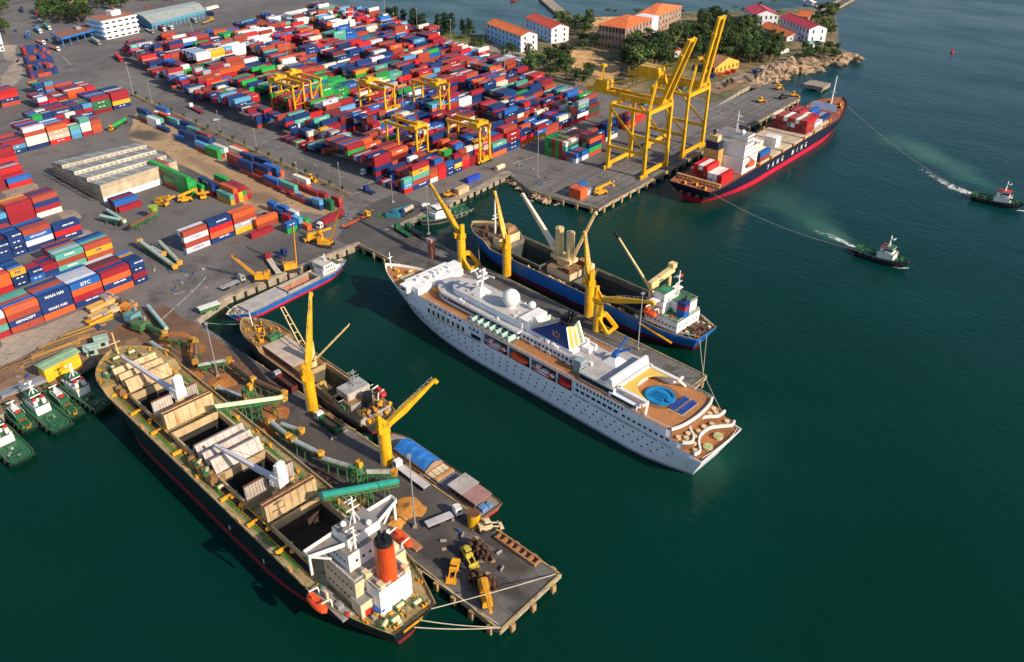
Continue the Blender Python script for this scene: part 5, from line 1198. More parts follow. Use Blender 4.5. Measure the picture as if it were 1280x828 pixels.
# promenade cabins and dividers
mint = mat('divider_mint', (.42, .58, .52), .6)
MB().box(90, 8.2, 16, 21, 5.6, .12).build('terrace_floor', mat('floor_grey_green', (.12, .13, .10), .8), t); MB().box(90, -8.2, 16, 21, 5.6, .12).build('terrace_floor', MATS['floor_grey_green'], t)
repeat('terrace_divider', MB().box(0, 0, 0, .3, 4.2, 2.1).box(.9, 1.6, 0, 1.6, .3, 2.1), mint, t, [(81+k*3.1, s*9.0, 16.1) for k in range(7) for s in (1, -1)])
rail(t, [(50, 11.6, 16), (80, 11.6, 16), (100, 11.6, 16), (112, bd(.7)-.1, 16), (122, bd(122/L)-.1, 16), (131, bd(131/L)-.1, 16)], 1.); rail(t, [(50, -11.6, 16), (100, -11.6, 16), (122, -bd(122/L)+.1, 16), (131, -bd(131/L)+.1, 16)], 1.)
# curved forward deckhouse
roofl = mat('house_roof', (.50, .48, .47), .7, dirt=(.38, .35, .33), dscale=.2)
def dome_plan(x0, x1, w_, n=14): return [(x0, w_)]+[(x1-w_*1.3+w_*1.3*math.sin(math.pi*i/n), w_*math.cos(math.pi*i/n)) for i in range(n+1)]+[(x0, -w_)]
def walls(poly, z0, z1, m, mt, name): MB().prism(poly, z0, z1, 0, 1).build(name, [m, mt], t)
walls(dome_plan(80, 127, 7.4), 16, 17, cwhite, roofl, 'deckhouse_base'); walls(dome_plan(80, 126.7, 7.2), 17, 18.6, glass, roofl, 'deckhouse_glazing'); walls(dome_plan(79.5, 127.4, 7.8), 18.6, 19.4, cwhite, roofl, 'deckhouse_roof')
for k in range(16):
    a = math.pi*k/15; MB().box(126.7-7.2*1.3+7.2*1.3*math.sin(a), 7.2*math.cos(a), 17, .35, .35, 1.6).build('mullion', white, t)
walls(dome_plan(80, 120, 5.2), 19.4, 21.8, cwhite, roofl, 'upper_house')
rail(t, [(80, 7.6, 19.4), (116, 7.6, 19.4)], 1.); rail(t, [(80, -7.6, 19.4), (116, -7.6, 19.4)], 1.); rail(t, [(81, 5, 21.8), (112, 5, 21.8)], 1.)
mb = MB()
mb.add([(109.5, -3, 21.8), (103.5, -3, 21.8), (103.5, 3, 21.8), (109.5, 3, 21.8), (107.5, -1, 24.2), (105.5, -1, 24.2), (105.5, 1, 24.2), (107.5, 1, 24.2)], [(3, 2, 1, 0)[::-1], (0, 3, 7, 4), (1, 0, 4, 5), (2, 1, 5, 6), (3, 2, 6, 7), (4, 7, 6, 5)]); mb.build('mast_base', white, t)
mb = MB(); mb.bar((106.5, 0, 24), (104.5, 0, 32), 1.0, 1.2); mb.bar((106.5, 0, 26), (109.5, 0, 30), .7)
for z, w_ in ((27.5, 6), (29.5, 5), (31.5, 3)): mb.bar((105.4, -w_/2, z), (105.4, w_/2, z), .5, .6)
mb.bar((109.5, -2, 30), (109.5, 2, 30), .4); mb.bar((104, 0, 30), (99.5, -.5, 30.4), .4, .6); mb.build('radar_mast', white, t)
mb = MB(); mb.cyl((91, -.6, 21.8), (91, -.6, 22.6), 1.6, n=12); mb.sph((91, -.6, 25.4), 3.3, nu=18, nv=11); mb.build('satellite_dome', white, t, smooth=True)
MB().sph((84.5, -4.8, 23.2), 1.5).build('small_dome', white, t); MB().sph((97, -5.4, 20.6), 1.2).build('small_dome', white, t)
MB().box(80, -.5, 19.4, 4.5, 10, 3.6).build('amidships_house', white, t)
MB().box(116, -9, 16, 9, 3, 1.6).build('deck_locker', roofl, t)
# bridge block
br = outline(129, 138.6, -.2); MB().prism(br, 16, 18.8, 0, 1).build('bridge', [cwhite, white], t)
for s in (1, -1):
    MB().box(135, s*(bd(.85)+1.6), 16.2, 4.2, 4.5, 2.8).build('bridge_wing', white, t)
    MB().box(135, s*(bd(.85)+3.9), 17.2, 2.6, .1, 1.).build('wing_window', glass, t)
windows(t, -8.5, 8.5, 14, 138.75, 17.3, .95, 1.0, 'y')
rb_ = random.Random(9)
for k in range(12): MB().box(131+rb_.random()*6, -8+k*1.4, 18.8, rb_.uniform(.8, 2.4), rb_.uniform(.7, 1.8), rb_.uniform(.4, 1.1)).build('roof_box', white, t)
MB().box(127, 3.5, 16.05, 3, 3, 1).build('deck_hatch', plant_y, t)
MB().box(147, 0, 11.7, 8, 7, .5).build('foredeck_hatch', cream, t)
repeat('winch', winch_mb(), [cream, plant_y], t, [(152, 3, 11.7, 0, .9), (152, -3, 11.7, 0, .9), (157, 0, 11.7, 1.5, .8), (143, 5.5, 11.7, .4), (143, -5.5, 11.7, -.4)])
mb = MB(); mb.cyl((161, 0, 11.7), (161.4, 0, 19), .28, .15, n=8); mb.bar((161.2, -1.2, 16.6), (161.2, 1.2, 16.6), .25); mb.build('bow_mast', white, t)
# funnel
def slab(vs, name, m, par=t): MB().add(vs, [(0, 3, 2, 1), (4, 5, 6, 7), (0, 1, 5, 4), (1, 2, 6, 5), (2, 3, 7, 6), (3, 0, 4, 7)]).build(name, m, par)
MB().box(68, 0, 18.9, 22, 8.6, .9).build('funnel_deck', cwhite, t)
FZ0, FZ1 = 19.8, 27.4
def fx(u, z, a0, a1): return a0+(a1-a0)*z
fb = MB(); y = 3.7
fb.add([(77, -y, FZ0), (77, y, FZ0), (59, y, FZ0), (59, -y, FZ0), (65, -y*.8, FZ1), (65, y*.8, FZ1), (61.4, y*.8, FZ1), (61.4, -y*.8, FZ1)], [(0, 1, 5, 4), (1, 2, 6, 5), (2, 3, 7, 6), (3, 0, 4, 7), (4, 5, 6, 7)])
fun = fb.build('funnel', navyp, t)
bands = [(.0, .1, white), (.1, .3, mat('band_yellow', (.75, .42, .03), .5)), (.3, .42, white), (.42, .58, MATS['band_yellow']), (.58, .7, white), (.7, .9, mat('band_green', (.05, .22, .08), .5)), (.9, 1., white)]
for lo_, hi_, m_ in bands:
    def aft(v, k): # k 0 bottom .. 1 top on the sloping aft face
        w_ = 3.7*(1-.2*k)+.4; return (59-.35+(61.4-59)*k, w_-2*w_*v, FZ0+(FZ1-FZ0)*k)
    MB().add([aft(lo_, 0), aft(hi_, 0), aft(hi_, 1), aft(lo_, 1)], [(3, 2, 1, 0)]).build('aft_band', m_, fun)
    def fore(v, k): w_ = 3.7*(1-.2*k)+.1; return (77+.3+(65-77)*k, w_-2*w_*v, FZ0+.1+(FZ1-FZ0)*k)
    MB().add([fore(lo_, 0), fore(hi_, 0), fore(hi_, 1), fore(lo_, 1)], [(0, 1, 2, 3)]).build('fore_band', MATS['band_yellow'] if m_ is not white else m_, fun)
rb2 = MB()
for k in range(12):
    kk = (k+.5)/12; a = 59-.5+2.4*kk; rb2.box(a, 0, FZ0+(FZ1-FZ0)*kk, .3, 5.6*(1-.2*kk), .16)
    a = 77.2-12*kk; rb2.box(a, 0, FZ0+.2+(FZ1-FZ0)*kk, .5, 5.8*(1-.2*kk), .14)
rb2.build('funnel_louvre', cream, fun)
cr = MB()   # gold crown badge on the blue sides
for s in (1, -1):
    q = [(-1.3, 0), (1.3, 0), (1.5, 1.8), (.75, .9), (0, 2.2), (-.75, .9), (-1.5, 1.8)]
    for a, b in zip(q, q[1:]+q[:1]):
        def fp(p): zz = 22.2+p[1]; return (65.4-p[0]*s*0-p[0], s*(3.7*(1-.2*(zz-FZ0)/(FZ1-FZ0))+.1), zz)
        cr.bar(fp(a), fp(b), .28, .12)
cr.build('crown_badge', mat('badge_gold', (.65, .32, .12), .4), fun)
mb = MB(); mb.cyl((63.2, 0, FZ1), (63, 0, FZ1+1.2), 2.8, 3.0, n=16)
for k in range(9): a = k*.7; mb.cyl((63+1.7*math.cos(a), 1.6*math.sin(a), FZ1+1), (62+1.9*math.cos(a), 1.8*math.sin(a), FZ1+3.4+.4*(k % 3)), .5, n=8)
mb.build('funnel_pipes', black, fun)
MB().box(55.0, -2, 18.9, 3.4, 4.5, 1.8).build('deck_house', white, t)
MB().box(52, 6.4, 16, 3.2, 3, 4.5).build('glass_shelter', mat('shelter_glass', (.25, .32, .36), .15), t)
for x, y in ((74, 8.7), (69, 8.6), (66, 8.8), (60.5, 8.4), (57, 8.7)): MB().box(x, y-2.6, 16, 1.6, .9, 1.1).build('raft_box', white, t)
mb = MB(); mb.add([(47.5, -5.5, 18.9), (41.5, -5.5, 18.9), (41.5, .5, 18.9), (47.5, .5, 18.9), (45.5, -3.5, 20.8), (43.5, -3.5, 20.8), (43.5, -1.5, 20.8), (45.5, -1.5, 20.8)], [(0, 3, 7, 4), (1, 0, 4, 5), (2, 1, 5, 6), (3, 2, 6, 7), (4, 7, 6, 5)]); mb.build('mast_plinth', white, t)
mb = MB(); mb.bar((44.5, -2.5, 20.6), (44, -2.5, 23), 1.6, 1.8); mb.bar((44, -2.5, 22.6), (42, -5.2, 28.5), 1.0, .5); mb.bar((44, -2.5, 22.6), (40.5, -5.5, 24.4), 1.2, .4); mb.build('blue_fin_mast', bluep, t)
# ================================================================== blue bulk ship
t = thing('blue_cargo_ship', 'blue hulled bulk cargo ship with twin cream deck cranes', 'cargo ship', (-116, 250.3, 0), R(174.7))
L = 130; bd2 = prof(L, 20.5, .12, .62, .84, 2.2, .04); zd2 = lambda u: 7.6 if u < .84 else min(10.6, 7.6+3*(u-.84)/.02)
hull(t, L, bd2, prof(L, 19.5, .28, .15, .72, 1.8, .02), zd2, 2.4, mat('blue_hull', (.012, .12, .44), .45, dirt=(.01, .07, .24), dscale=.15, dlo=.55, dhi=.8, streak=True), mat('dark_red_boot', (.10, .012, .03), .5), 6, 4, 1., 44, mat('deck_dark_brown', (.13, .09, .06), .8, dirt=(.24, .15, .07), dscale=.3), [(27, 60, 7.2), (80, 103, 7.2)], mat('bulwark_ochre', (.4, .3, .12), .7))
hd = mat('hold_grey_green', (.055, .065, .06), .8, dirt=(.03, .03, .028), dscale=.3)
hold(t, 27, 60, 7.2, 7.55, 9.8, .5, mat('coaming_grey', (.13, .13, .115), .7, dirt=(.3, .22, .1), dscale=.3), hd); hold(t, 80, 103, 7.2, 7.55, 9.8, .5, MATS['coaming_grey'], hd)
for s in (1, -1):
    for a, b in ((27, 61), (79, 104)):
        mb = MB(); n = int((b-a)/1.7); mb.box((a+b)/2, s*8.0, 8.0, b-a, .25, .3)
        for k in range(n): mb.box(a+.6+k*1.7, s*8.1, 8.2, .35, .5, 1.5)
        mb.build('coaming_stay', black, t)
MB().box(70, -.4, 7.6, 13, 13.4, 3.4, 0, mt=1).build('crane_platform', [cream, deckrust], t)
for x, y in ((66, 5), (66, -5), (74, -5.5)): MB().box(x, y, 11, 4, 2.6, 2.2, 0, mt=1).build('winch_house', [rust, deckrust], t)
MB().box(61.8, -4, 7.6, 1.6, 5, 5).build('hatch_cover', cream, t)
mb = MB(); mb.prism([(78, -2.6), (78, 2.6), (67, 2.6), (67, -2.6)], 13, 14.6); mb.cyl((72.5, 0, 11), (72.5, 0, 13), 3.0, n=16); mb.build('crane_turntable', gantry_cream, t)
for x, tip in ((75.6, (96.5, 1.2, 35.8)), (69.4, (57.2, -.4, 39.5))):
    mb = MB(); mb.cyl((x, 0, 14.6), (x, 0, 25.5), 1.9, 1.7, n=16); mb.cyl((x, 0, 25.5), (x, 0, 26.6), 1.9, 1.9, n=10); mb.box(x, .8, 26.6, 1.2, .5, .8); mb.build('crane_post', gantry_cream, t)
    mb = MB(); s = 1 if tip[0] > x else -1
    boom(mb, (x+s*1.6, 0, 15.6), tip, 2.0, 1.0, 0, s < 0); mb.bar(tip, (tip[0]+s*.5, tip[1], tip[2]-1.2), .8, .8)
    if s < 0: boom(mb, (x+s*1.6, 0, 15.2), (tip[0], tip[1], tip[2]-.6), 1.2, .7)
    mb.build('crane_jib', gantry_cream if s < 0 else mat('jib_ivory', (.62, .56, .44), .5), t)
    mb = MB(); mb.bar((x, 0, 26.4), tip, .1); mb.build('crane_cable', black, t)
MB().box(107.6, 0, 7.6, 4.2, 13, 5, 0, mt=1).build('forecastle_house', [cream, deckrust], t)
MB().box(110, -3.5, 12.6, 4.5, 5, 2.2).build('deck_store', deckrust, t); MB().box(105, 3, 7.6, 2.4, 5, 3).build('locker', cream, t)
mb = MB(); mb.cyl((115, 0, 10.6), (115, 0, 27), .55, .35, n=8); mb.bar((115, -2, 18), (115, 2, 18), .35); mb.bar((115, -1.4, 19.5), (115, 1.4, 19.5), .3); mb.build('foremast', white, t)
repeat('winch', winch_mb(), [dark, rust], t, [(119, 3, 10.6, .3), (119, -3, 10.6, -.3), (116, 5.4, 10.6, 0), (116, -5.4, 10.6, 0), (122, 0, 10.6, 1.5), (3, 3, 7.6, 0), (3, -3, 7.6, 0), (5, 0, 7.6, 0)])
repeat('bollard', bollard_mb(), rust, t, [(122, 4, 10.6, 1), (122, -4, 10.6, -1), (1.5, 4, 7.6, 1.5), (1.5, -4, 7.6, 1.5), (8, 8, 7.6, 0), (8, -8, 7.6, 0), (113, 8, 10.6, .4)])
MB().box(16, 0, 7.6, 15, 14.5, 4.6, 0, mt=1).build('accommodation', [white, deckgreen], t)
MB().box(14.5, -2.8, 12.2, 9, 8, 4.4, 0, mt=1).build('upper_accommodation', [white, deckgreen], t)
MB().box(19.4, 1.6, 12.2, 5.6, 8.5, 5, 0, mt=1).build('bridge_tower', [white, deckgreen], t)
MB().box(19.4, 1.6, 17.2, 5, 7, 3, 0, mt=1).build('wheelhouse', [white, deckgreen], t)
MB().box(20, 0, 17.1, 3, 18.5, .4).build('bridge_wing', white, t)
mb = MB(); disc(mb, 19, 1.2, 1.9, 1.9, 20.25); mb.build('monkey_island_pad', mat('pad_green', (.03, .25, .15), .6), t)
windows(t, -1.5, 4.8, 6, 21.95, 18.3, .8, 1., 'y'); windows(t, 9, 23, 8, 7.3, 9.3, .6, .7); windows(t, -6.4, 6.4, 6, 8.45, 9.3, .6, .7, 'y'); windows(t, 17, 22, 4, 5.9, 14, .6, .7)
for z, h, m_ in ((12.2, 3.4, bluep), (15.6, 1.5, redp), (17.1, 1.6, navyp)): MB().box(10.4, 1.6, z, 3.6, 3.2, h).build('funnel', m_, t)
mb = MB(); mb.cyl((10.4, 1.2, 18.7), (10, 1.2, 21), .4, n=8); mb.cyl((10.8, 2.2, 18.7), (10.4, 2.2, 20), .4, n=8); mb.build('funnel_pipe', black, t)
mast(t, 16.6, -3, 16.6, 11, white); MB().box(16.5, -4.4, 24.5, .1, 1.6, 1.1).build('flag', redp, t)
lifeboat(t, 20, 9.0, 12.6, 6.4, sgn=1)
mb = MB()
for y in (2.6, -9.4):
    mb.cyl((25.2, y, 8), (25.2, y, 19.5), .75, n=10)
mb.bar((25.2, 3.6, 20.4), (25.2, -11, 22.4), 2.0, 2.4); mb.box(25.2, -10.5, 22.8, 2.4, 2.6, 2.2); mb.box(25.2, 1, 18.4, 2.2, 4, 1.4); mb.build('hose_gantry', gantry_cream, t)
mb = MB(); boom(mb, (25.6, -2, 12.5), (47, -3.4, 30.5), .9, .5); mb.build('derrick', gantry_cream, t); mb = MB(); mb.bar((47, -3.4, 30.5), (49.5, -3.6, 32.2), .9, 1.0); mb.build('derrick_head', black, t)
rail(t, [(1.2, 5.5, 8.6), (8, 8.4, 8.6), (26, 9.9, 8.6)], 1., white); rail(t, [(1.2, -5.5, 8.6), (8, -8.4, 8.6), (26, -9.9, 8.6)], 1., white); rail(t, [(8.7, 7, 12.2), (23, 7, 12.2), (23, -7, 12.2), (8.7, -7, 12.2), (8.7, 7, 12.2)], 1., white); rail(t, [(10, 1, 16.6), (10, -6.6, 16.6), (18.6, -6.6, 16.6)], 1., white)
rb5 = random.Random(6)
for k in range(60): MB().box(rb5.uniform(26, 112), rb5.choice((-1, 1))*rb5.uniform(8.5, 9.5), 7.6, rb5.uniform(.4, 1.8), rb5.uniform(.3, .9), rb5.uniform(.3, 1.2)).build('deck_fitting', rb5.choice((rust, grey, dark, gantry_cream, deckgreen)), t)
for k in range(24): MB().box(rb5.uniform(1.5, 8), rb5.uniform(-6, 6), 7.6, rb5.uniform(.4, 1.4), rb5.uniform(.3, 1.), rb5.uniform(.3, 1.1)).build('deck_fitting', rb5.choice((rust, white, dark, plant_y, deckgreen)), t)
for k in range(26): MB().box(rb5.uniform(9, 23), rb5.uniform(-6.5, 6.5), 16.6 if k % 2 and False else 12.2, rb5.uniform(.4, 1.2), rb5.uniform(.3, 1.), rb5.uniform(.3, 1.0)).build('deck_fitting', rb5.choice((white, white, grey, redp, deckgreen)), t)
MB().bar((23.5, 10.6, 7.4), (8, 10.6, 5.2), 1., .4).build('gangway', plant_y, t)
# ================================================================== red container ship
t = thing('container_ship', 'container ship with red boot top and white letters along its navy side', 'container ship', (-192, 369, 0), R(89))
L = 192; bd3 = prof(L, 28, .08, .86, .78, 2.0, .06)
zd3 = lambda u: 8.6 if u < .865 else min(11.6, 8.6+3*(u-.865)/.015)
redboot = mat('bright_red_boot', (.55, .012, .045), .45, dirt=(.4, .01, .04), dscale=.2)
hull(t, L, bd3, prof(L, 27.4, .25, .3, .66, 1.8, .02), zd3, 3.0, mat('ink_hull', (.012, .016, .04), .4), redboot, 10, 5, .9, 48, mat('red_oxide_deck', (.32, .09, .06), .7, dirt=(.3, .2, .12), dscale=.2), (), rust)
hatch = mat('hatch_tan', (.50, .41, .30), .7, dirt=(.36, .27, .18), dscale=.2)
for x in (58, 72, 86, 100, 114, 128, 142): MB().box(x, 0, 8.6, 12.6, 24.5 if x < 135 else 20, 1.3).build('hatch_cover', hatch, t)
mb = MB()
for x in (51.3, 65, 79, 93, 107, 121, 135, 149):
    w_ = 13 if x < 140 else 10.5; mb.box(x, w_, 8.6, .9, .8, 2.4); mb.box(x, -w_, 8.6, .9, .8, 2.4)
mb.build('lashing_post', plant_y, t)
for x0, x1 in ((26, 29),): pass
MB().box(41.5, 0, 8.6, 16, 23, 8.4, 0, mt=1).build('accommodation', [white, deckgrey], t)
MB().box(42.4, -.6, 17, 14, 20, 7, 0, mt=1).build('upper_accommodation', [white, deckgrey], t)
MB().box(45.4, 0, 24, 7.6, 17, 3, 0, mt=1).build('wheelhouse', [white, deckgrey], t); MB().box(47, 0, 23.7, 3.4, 28.5, .5).build('bridge_wing', white, t)
windows(t, -7.6, 7.6, 12, 49.65, 24.6, .9, 1., 'y'); windows(t, -10, 10, 8, 49.55, 13, .7, .8, 'y'); windows(t, 34, 49, 8, -11.55, 12, .7, .8); windows(t, 34, 49, 8, -11.55, 14.6, .7, .8); windows(t, 36, 49, 7, -10.65, 19, .7, .8); windows(t, 36, 49, 7, -10.65, 21.6, .7, .8); windows(t, 42, 49, 6, -8.55, 25, .8, .9)
MB().box(30.5, 5, 8.6, 5, 9, 12).build('funnel_base', mat('casing_ochre', (.58, .33, .10), .6), t)
MB().box(30.5, 5, 20.6, 5, 7.6, 4.2).build('funnel', mat('funnel_navy', (.01, .02, .05), .5), t); fb = MB().box(30.5, 5, 24.8, 4.2, 5.4, 3.2).build('funnel_cap', mat('funnel_buff', (.6, .42, .2), .6), t)
MB().box(30.5, 2.27, 25.4, 1.6, .06, 1.6).build('funnel_emblem', white, fb); MB().box(30.5, 2.22, 25.9, .8, .06, .7).build('funnel_emblem_mark', redp, fb)
mb = MB(); 
for k in range(3): mb.cyl((29.5+k, 5.5, 28), (29.1+k, 5.5, 30.6), .4, n=8)
mb.build('funnel_pipe', black, t)
mast(t, 44, 0, 27, 11.5, white, aw=5); MB().sph((42, -5, 28.6), 1.3).build('radome', white, t); MB().cyl((42, -5, 26.6), (42, -5, 27.6), .4, n=8).build('radome_stand', white, t)
lifeboat(t, 40, -13.2, 13.4, 7, sgn=-1)
for z in (11.5, 14.4): rail(t, [(38, -11.4, z), (50, -11.4, z)], 1.); 
rail(t, [(34, -11.4, 17), (49.4, -11.4, 17)], 1.); rail(t, [(34, 11.4, 17), (49.4, 11.4, 17), (49.4, -11.4, 17)], 1.); rail(t, [(36, -10.4, 24), (49, -10.4, 24)], 1.)
st = MB(); st.bar((36, -12, 9), (43, -12, 15), .9, .3); st.bar((43, -12.2, 15), (37, -12.2, 19), .9, .3); st.build('stairs', white, t)
mb = MB()
for k in range(12): mb.box(8.6, -12.4+k*2.25, 8.6, 1.2, .5, 2.2)
mb.box(8.6, 0, 10.8, 1.6, 26, .35); mb.build('lashing_bridge', mat('lashing_tan', (.42, .25, .1), .7), t)
repeat('winch', winch_mb(), [rust, plant_y], t, [(3.5, 6, 8.6, 0), (3.5, -6, 8.6, 0), (5, 0, 8.6, 0), (176, 3, 11.6, .2), (176, -4, 11.6, -.2), (171, 6, 11.6), (171, -6.5, 11.6)])
repeat('bollard', bollard_mb(), plant_y, t, [(1.6, 8, 8.6, 1.5), (1.6, -8, 8.6, 1.5), (182, 4, 11.6, 1), (182, -4, 11.6, -1), (160, 10, 11.6), (160, -10.5, 11.6)])
mb = MB(); mb.add([(161, -9, 11.6), (161, 9, 11.6), (163, 7.5, 15.6), (163, -7.5, 15.6), (162, 9, 11.6), (162, -9, 11.6)], [(0, 1, 2, 3), (3, 2, 4, 5)]); mb.build('breakwater', mat('breakwater_blue', (.32, .38, .52), .6), t)
mb = MB(); mb.cyl((173, 0, 11.6), (174, 0, 30), .6, .3, n=8); mb.bar((173.4, -1.6, 20), (173.4, 1.6, 20), .5); mb.build('foremast', white, t)
for k, x in enumerate((1.2, 1.0)): pass
ops = MB()
for k in range(5): ops.box(-.02, -9.5+k*4.7, 4.6, .12, 1.9, 1.5)
ops.build('stern_opening', mat('opening_rust', (.22, .08, .05), .8), t)
tm = MB(); lm = MB()
for k, ch in enumerate('YANG MING'):
    if ch != ' ': tm.merge(text_mb(ch, 4.4), Matrix.Translation((k*7.6+(2 if k > 4 else 0), 0, 0)))
tm.v = [(v[0]-31, v[1], v[2]) for v in tm.v]
def cside(x, z):
    kk = z/8.6; a = 5*(1-kk); u = (x-a)/(L-10*(1-kk)-a); bw3 = prof(L, 27.4, .25, .3, .66, 1.8, .02); return bw3(u)+(bd3(u)-bw3(u))*max(0, min(1, kk))**.8
xs = [v[0] for v in tm.v]; wid = max(xs)-min(xs)
for v in tm.v:
    x = 84+v[0]*1.0*(50/wid); z = 5.9+v[2]*.95; lm.v.append((x, -cside(x, z)-.12, z))
lm.f, lm.m = tm.f, tm.m; lm.build('name_lettering', lett, t)
CB = 'the deck of the red hulled container ship'
def on_ship(lx, ly, tiers, ln=LONG, z=9.95, slot=0, deep=0):
    a = R(89); X, Y = -192+lx*math.cos(a)-ly*math.sin(a), 369+lx*math.sin(a)+ly*math.cos(a)
    column(X, Y, z, 'Y', ln, tiers, CB, slot=slot, deep=deep); COLS[-1]['rz'] = a-math.pi/2
for i, c in enumerate((['crimson', 'brick', 'red'], ['crimson', 'maroon', 'brick'], ['maroon', 'crimson', 'white'], ['maroon', 'pale', 'brick'], ['maroon', 'teal', 'brick'], ['brick', 'maroon', 'white'], ['maroon', 'crimson', 'brick'], ['maroon', 'maroon', 'brick'], ['crimson', 'maroon', 'cream'])): on_ship(119, -9.4+i*2.5, c, slot=900, deep=i)
for i, c in enumerate((['pale'], ['crimson', 'crimson'], ['red', 'red'], ['brick', ('cream', 'bar')], ['crimson', 'brick', 'crimson'], ['crimson', 'crimson', 'brick'], ['brick', 'crimson', 'crimson'])): on_ship(133.5, -8+i*2.5, c, slot=901, deep=i)
for i, c in enumerate((['navy'], ['grey'], ['blue'], ['blue', 'blue'], ['crimson'])): on_ship(148, -7+i*2.6, c, slot=902, deep=i)
for i, c in enumerate((['brick', 'blue'], ['brick', 'cream'], ['navy', 'crimson', 'tan'], ['crimson', 'brick', 'brick'], ['navy', 'brick', 'brick', 'brick'], ['brick', 'navy', 'navy', 'blue'], ['navy', 'brick', 'brick'])): on_ship(59, -10.6+i*2.5, c, slot=903, deep=i)
for i, c in enumerate((['white', 'white'], ['white', 'cream'], ['cream', 'white'])): on_ship(84, -6+i*2.5, c, SHORT, slot=904, deep=i)
for i, c in enumerate((['red', 'red'], ['pale', ('white', 'bar')], ['grey', ('white', 'bar')], ['maroon', 'brick', 'red'], ['crimson', 'maroon', ('white', 'bar')], ['brick', 'crimson', 'red'])): on_ship(19, -9.6+i*2.9, c, slot=905, deep=i, z=8.7)
# ================================================================== old cargo ship at the near pier
t = thing('old_cargo_ship', 'small weathered cargo ship with tan hatch between the two yellow pier cranes', 'cargo ship', (-173, 138.5, 0), R(175.7))
L = 86; bo = prof(L, 14.5, .08, .8, .80, 2.0, .05); zo = lambda u: 5.4 if u < .73 else min(7.4, 5.4+2*(u-.73)/.02)
oldm = mat('bulwark_worn', (.36, .28, .16), .75, dirt=(.2, .11, .06), dscale=.4)
hull(t, L, bo, prof(L, 14, .25, .3, .70, 1.8, .02), zo, 1.6, mat('old_hull', (.03, .03, .035), .6, dirt=(.14, .06, .03), dscale=.3), boot, 5, 2, .9, 36, deckrust, [(20, 38, 5.0)], oldm)
hold(t, 20, 38, 5.0, 5.35, 7.4, .3, mat('coaming_tan', (.38, .27, .14), .7, dirt=(.2, .11, .05), dscale=.4), mat('hold_olive', (.09, .085, .06), .9, var=.4, scale=.3))
pm2 = MB(); pm2.add([(31, 0, 1), (38, -4, .5), (38, 4, .5), (35, 0, 3.6), (31, 4, .6)], [(0, 1, 3), (1, 2, 3), (2, 4, 3), (4, 0, 3)]); pm2.build('cargo_heap', mat('grain_heap', (.52, .32, .10), .95), t)
MB().sph((24, 1, 1.6), 1.6, sz=.8).sph((22.6, -1.4, 1.4), 1.4).build('grab', black, t)
MB().box(53.5, 0, 5.4, 19, 9.6, 2.2).build('hatch_coaming', rust, t); MB().box(53.5, 0, 7.6, 19.4, 10, .35).build('hatch_cover', mat('hatch_sand', (.52, .40, .30), .75, dirt=(.4, .34, .32), dscale=.25, dlo=.45, dhi=.6), t)
MB().cyl((42, -2, 5.4), (42, -2, 16), 1.5, 1.3, n=14).build('crane_post', gantry_cream, t)
mb = MB(); boom(mb, (43.5, -2, 8.5), (65, -6, 19), 2.2, 1.2, 0, True); mb.build('derrick', gantry_cream, t)
mb = MB(); boom(mb, (40.5, -2, 9), (29, -10.5, 25), 2.2, 1.2, 0, True); mb.build('derrick', gantry_cream, t)
MB().box(42, 3, 5.4, 5, 4, 2.4).build('winch_house', deckrust, t)
oldw = mat('old_house_paint', (.40, .37, .33), .7, dirt=(.24, .13, .07), dscale=.6, dlo=.48, dhi=.7, streak=True)
MB().box(9.6, .5, 5.4, 15, 12.4, 2.6, 0, mt=1).build('poop_house', [oldw, deckrust], t)
MB().box(12, 1.5, 8, 9, 9.5, 2.6, 0, mt=1).build('accommodation', [oldw, deckrust], t); MB().box(13, 1, 10.6, 6, 9, 2.8, 0, mt=1).build('wheelhouse', [oldw, grey], t)
ro_ = random.Random(8)
for k in range(30): MB().box(ro_.uniform(.5, 8.5), ro_.uniform(-5.5, 5.5), 8 if k % 2 else 8, ro_.uniform(.4, 1.4), ro_.uniform(.3, 1.2), ro_.uniform(.3, 1.)).build('deck_fitting', ro_.choice((rust, grey, dark, plant_y, oldw)), t); MB().box(13.4, .6, 10.5, 2.6, 14, .35).build('bridge_wing', white, t)
windows(t, -3, 5, 7, 16.05, 11.7, .75, .9, 'y'); windows(t, 9, 16, 4, 6.3, 9, .6, .6)
mb = MB(); mb.cyl((6.4, .4, 8), (6.2, .4, 13.4), 1.8, 1.6, n=14); mb.build('funnel', black, t); mast(t, 12.6, .6, 13.4, 6.5, steel)
lifeboat(t, 7, -5.6, 10, 5, redp, None, redp, True, -1); MB().box(11, 7, 8.2, 2, .8, 1.2).build('raft_box', deckgreen, t)
repeat('vent', vent_mb(), plant_y, t, [(3, 3, 8, 0), (4.4, 3.8, 8, 0), (3.4, -2, 8, 0), (5, 4.8, 8, 0), (2.2, .6, 8, 0), (4, -3.2, 8, 0), (1, 4, 5.4, 0, 1.2), (1, -3, 5.4, 0, 1.2), (8.5, 4.6, 8, 0)])
repeat('winch', winch_mb(), [dark, plant_y], t, [(70, 2, 7.4, .2), (72, -2, 7.4, -.2), (67, -3, 7.4, 0), (67.5, 3, 7.4, 1), (75, 0, 7.4, 1.5), (1.6, 1, 5.4)]); repeat('bollard', bollard_mb(), plant_y, t, [(78, 3, 7.4, .6), (78, -3, 7.4, -.6), (70, 5.6, 7.4), (70, -5.6, 7.4)])
MB().box(65, -1, 7.4, 2.6, 5, 2).build('forecastle_locker', deckgreen, t); mb = MB(); mb.cyl((79, 0, 7.4), (80, 0, 13), .2, n=6); mb.build('jack_staff', white, t)
rail(t, [(64, 6, 8.3), (74, 5.6, 8.3), (82, 2.4, 8.3)], .7, plant_y)
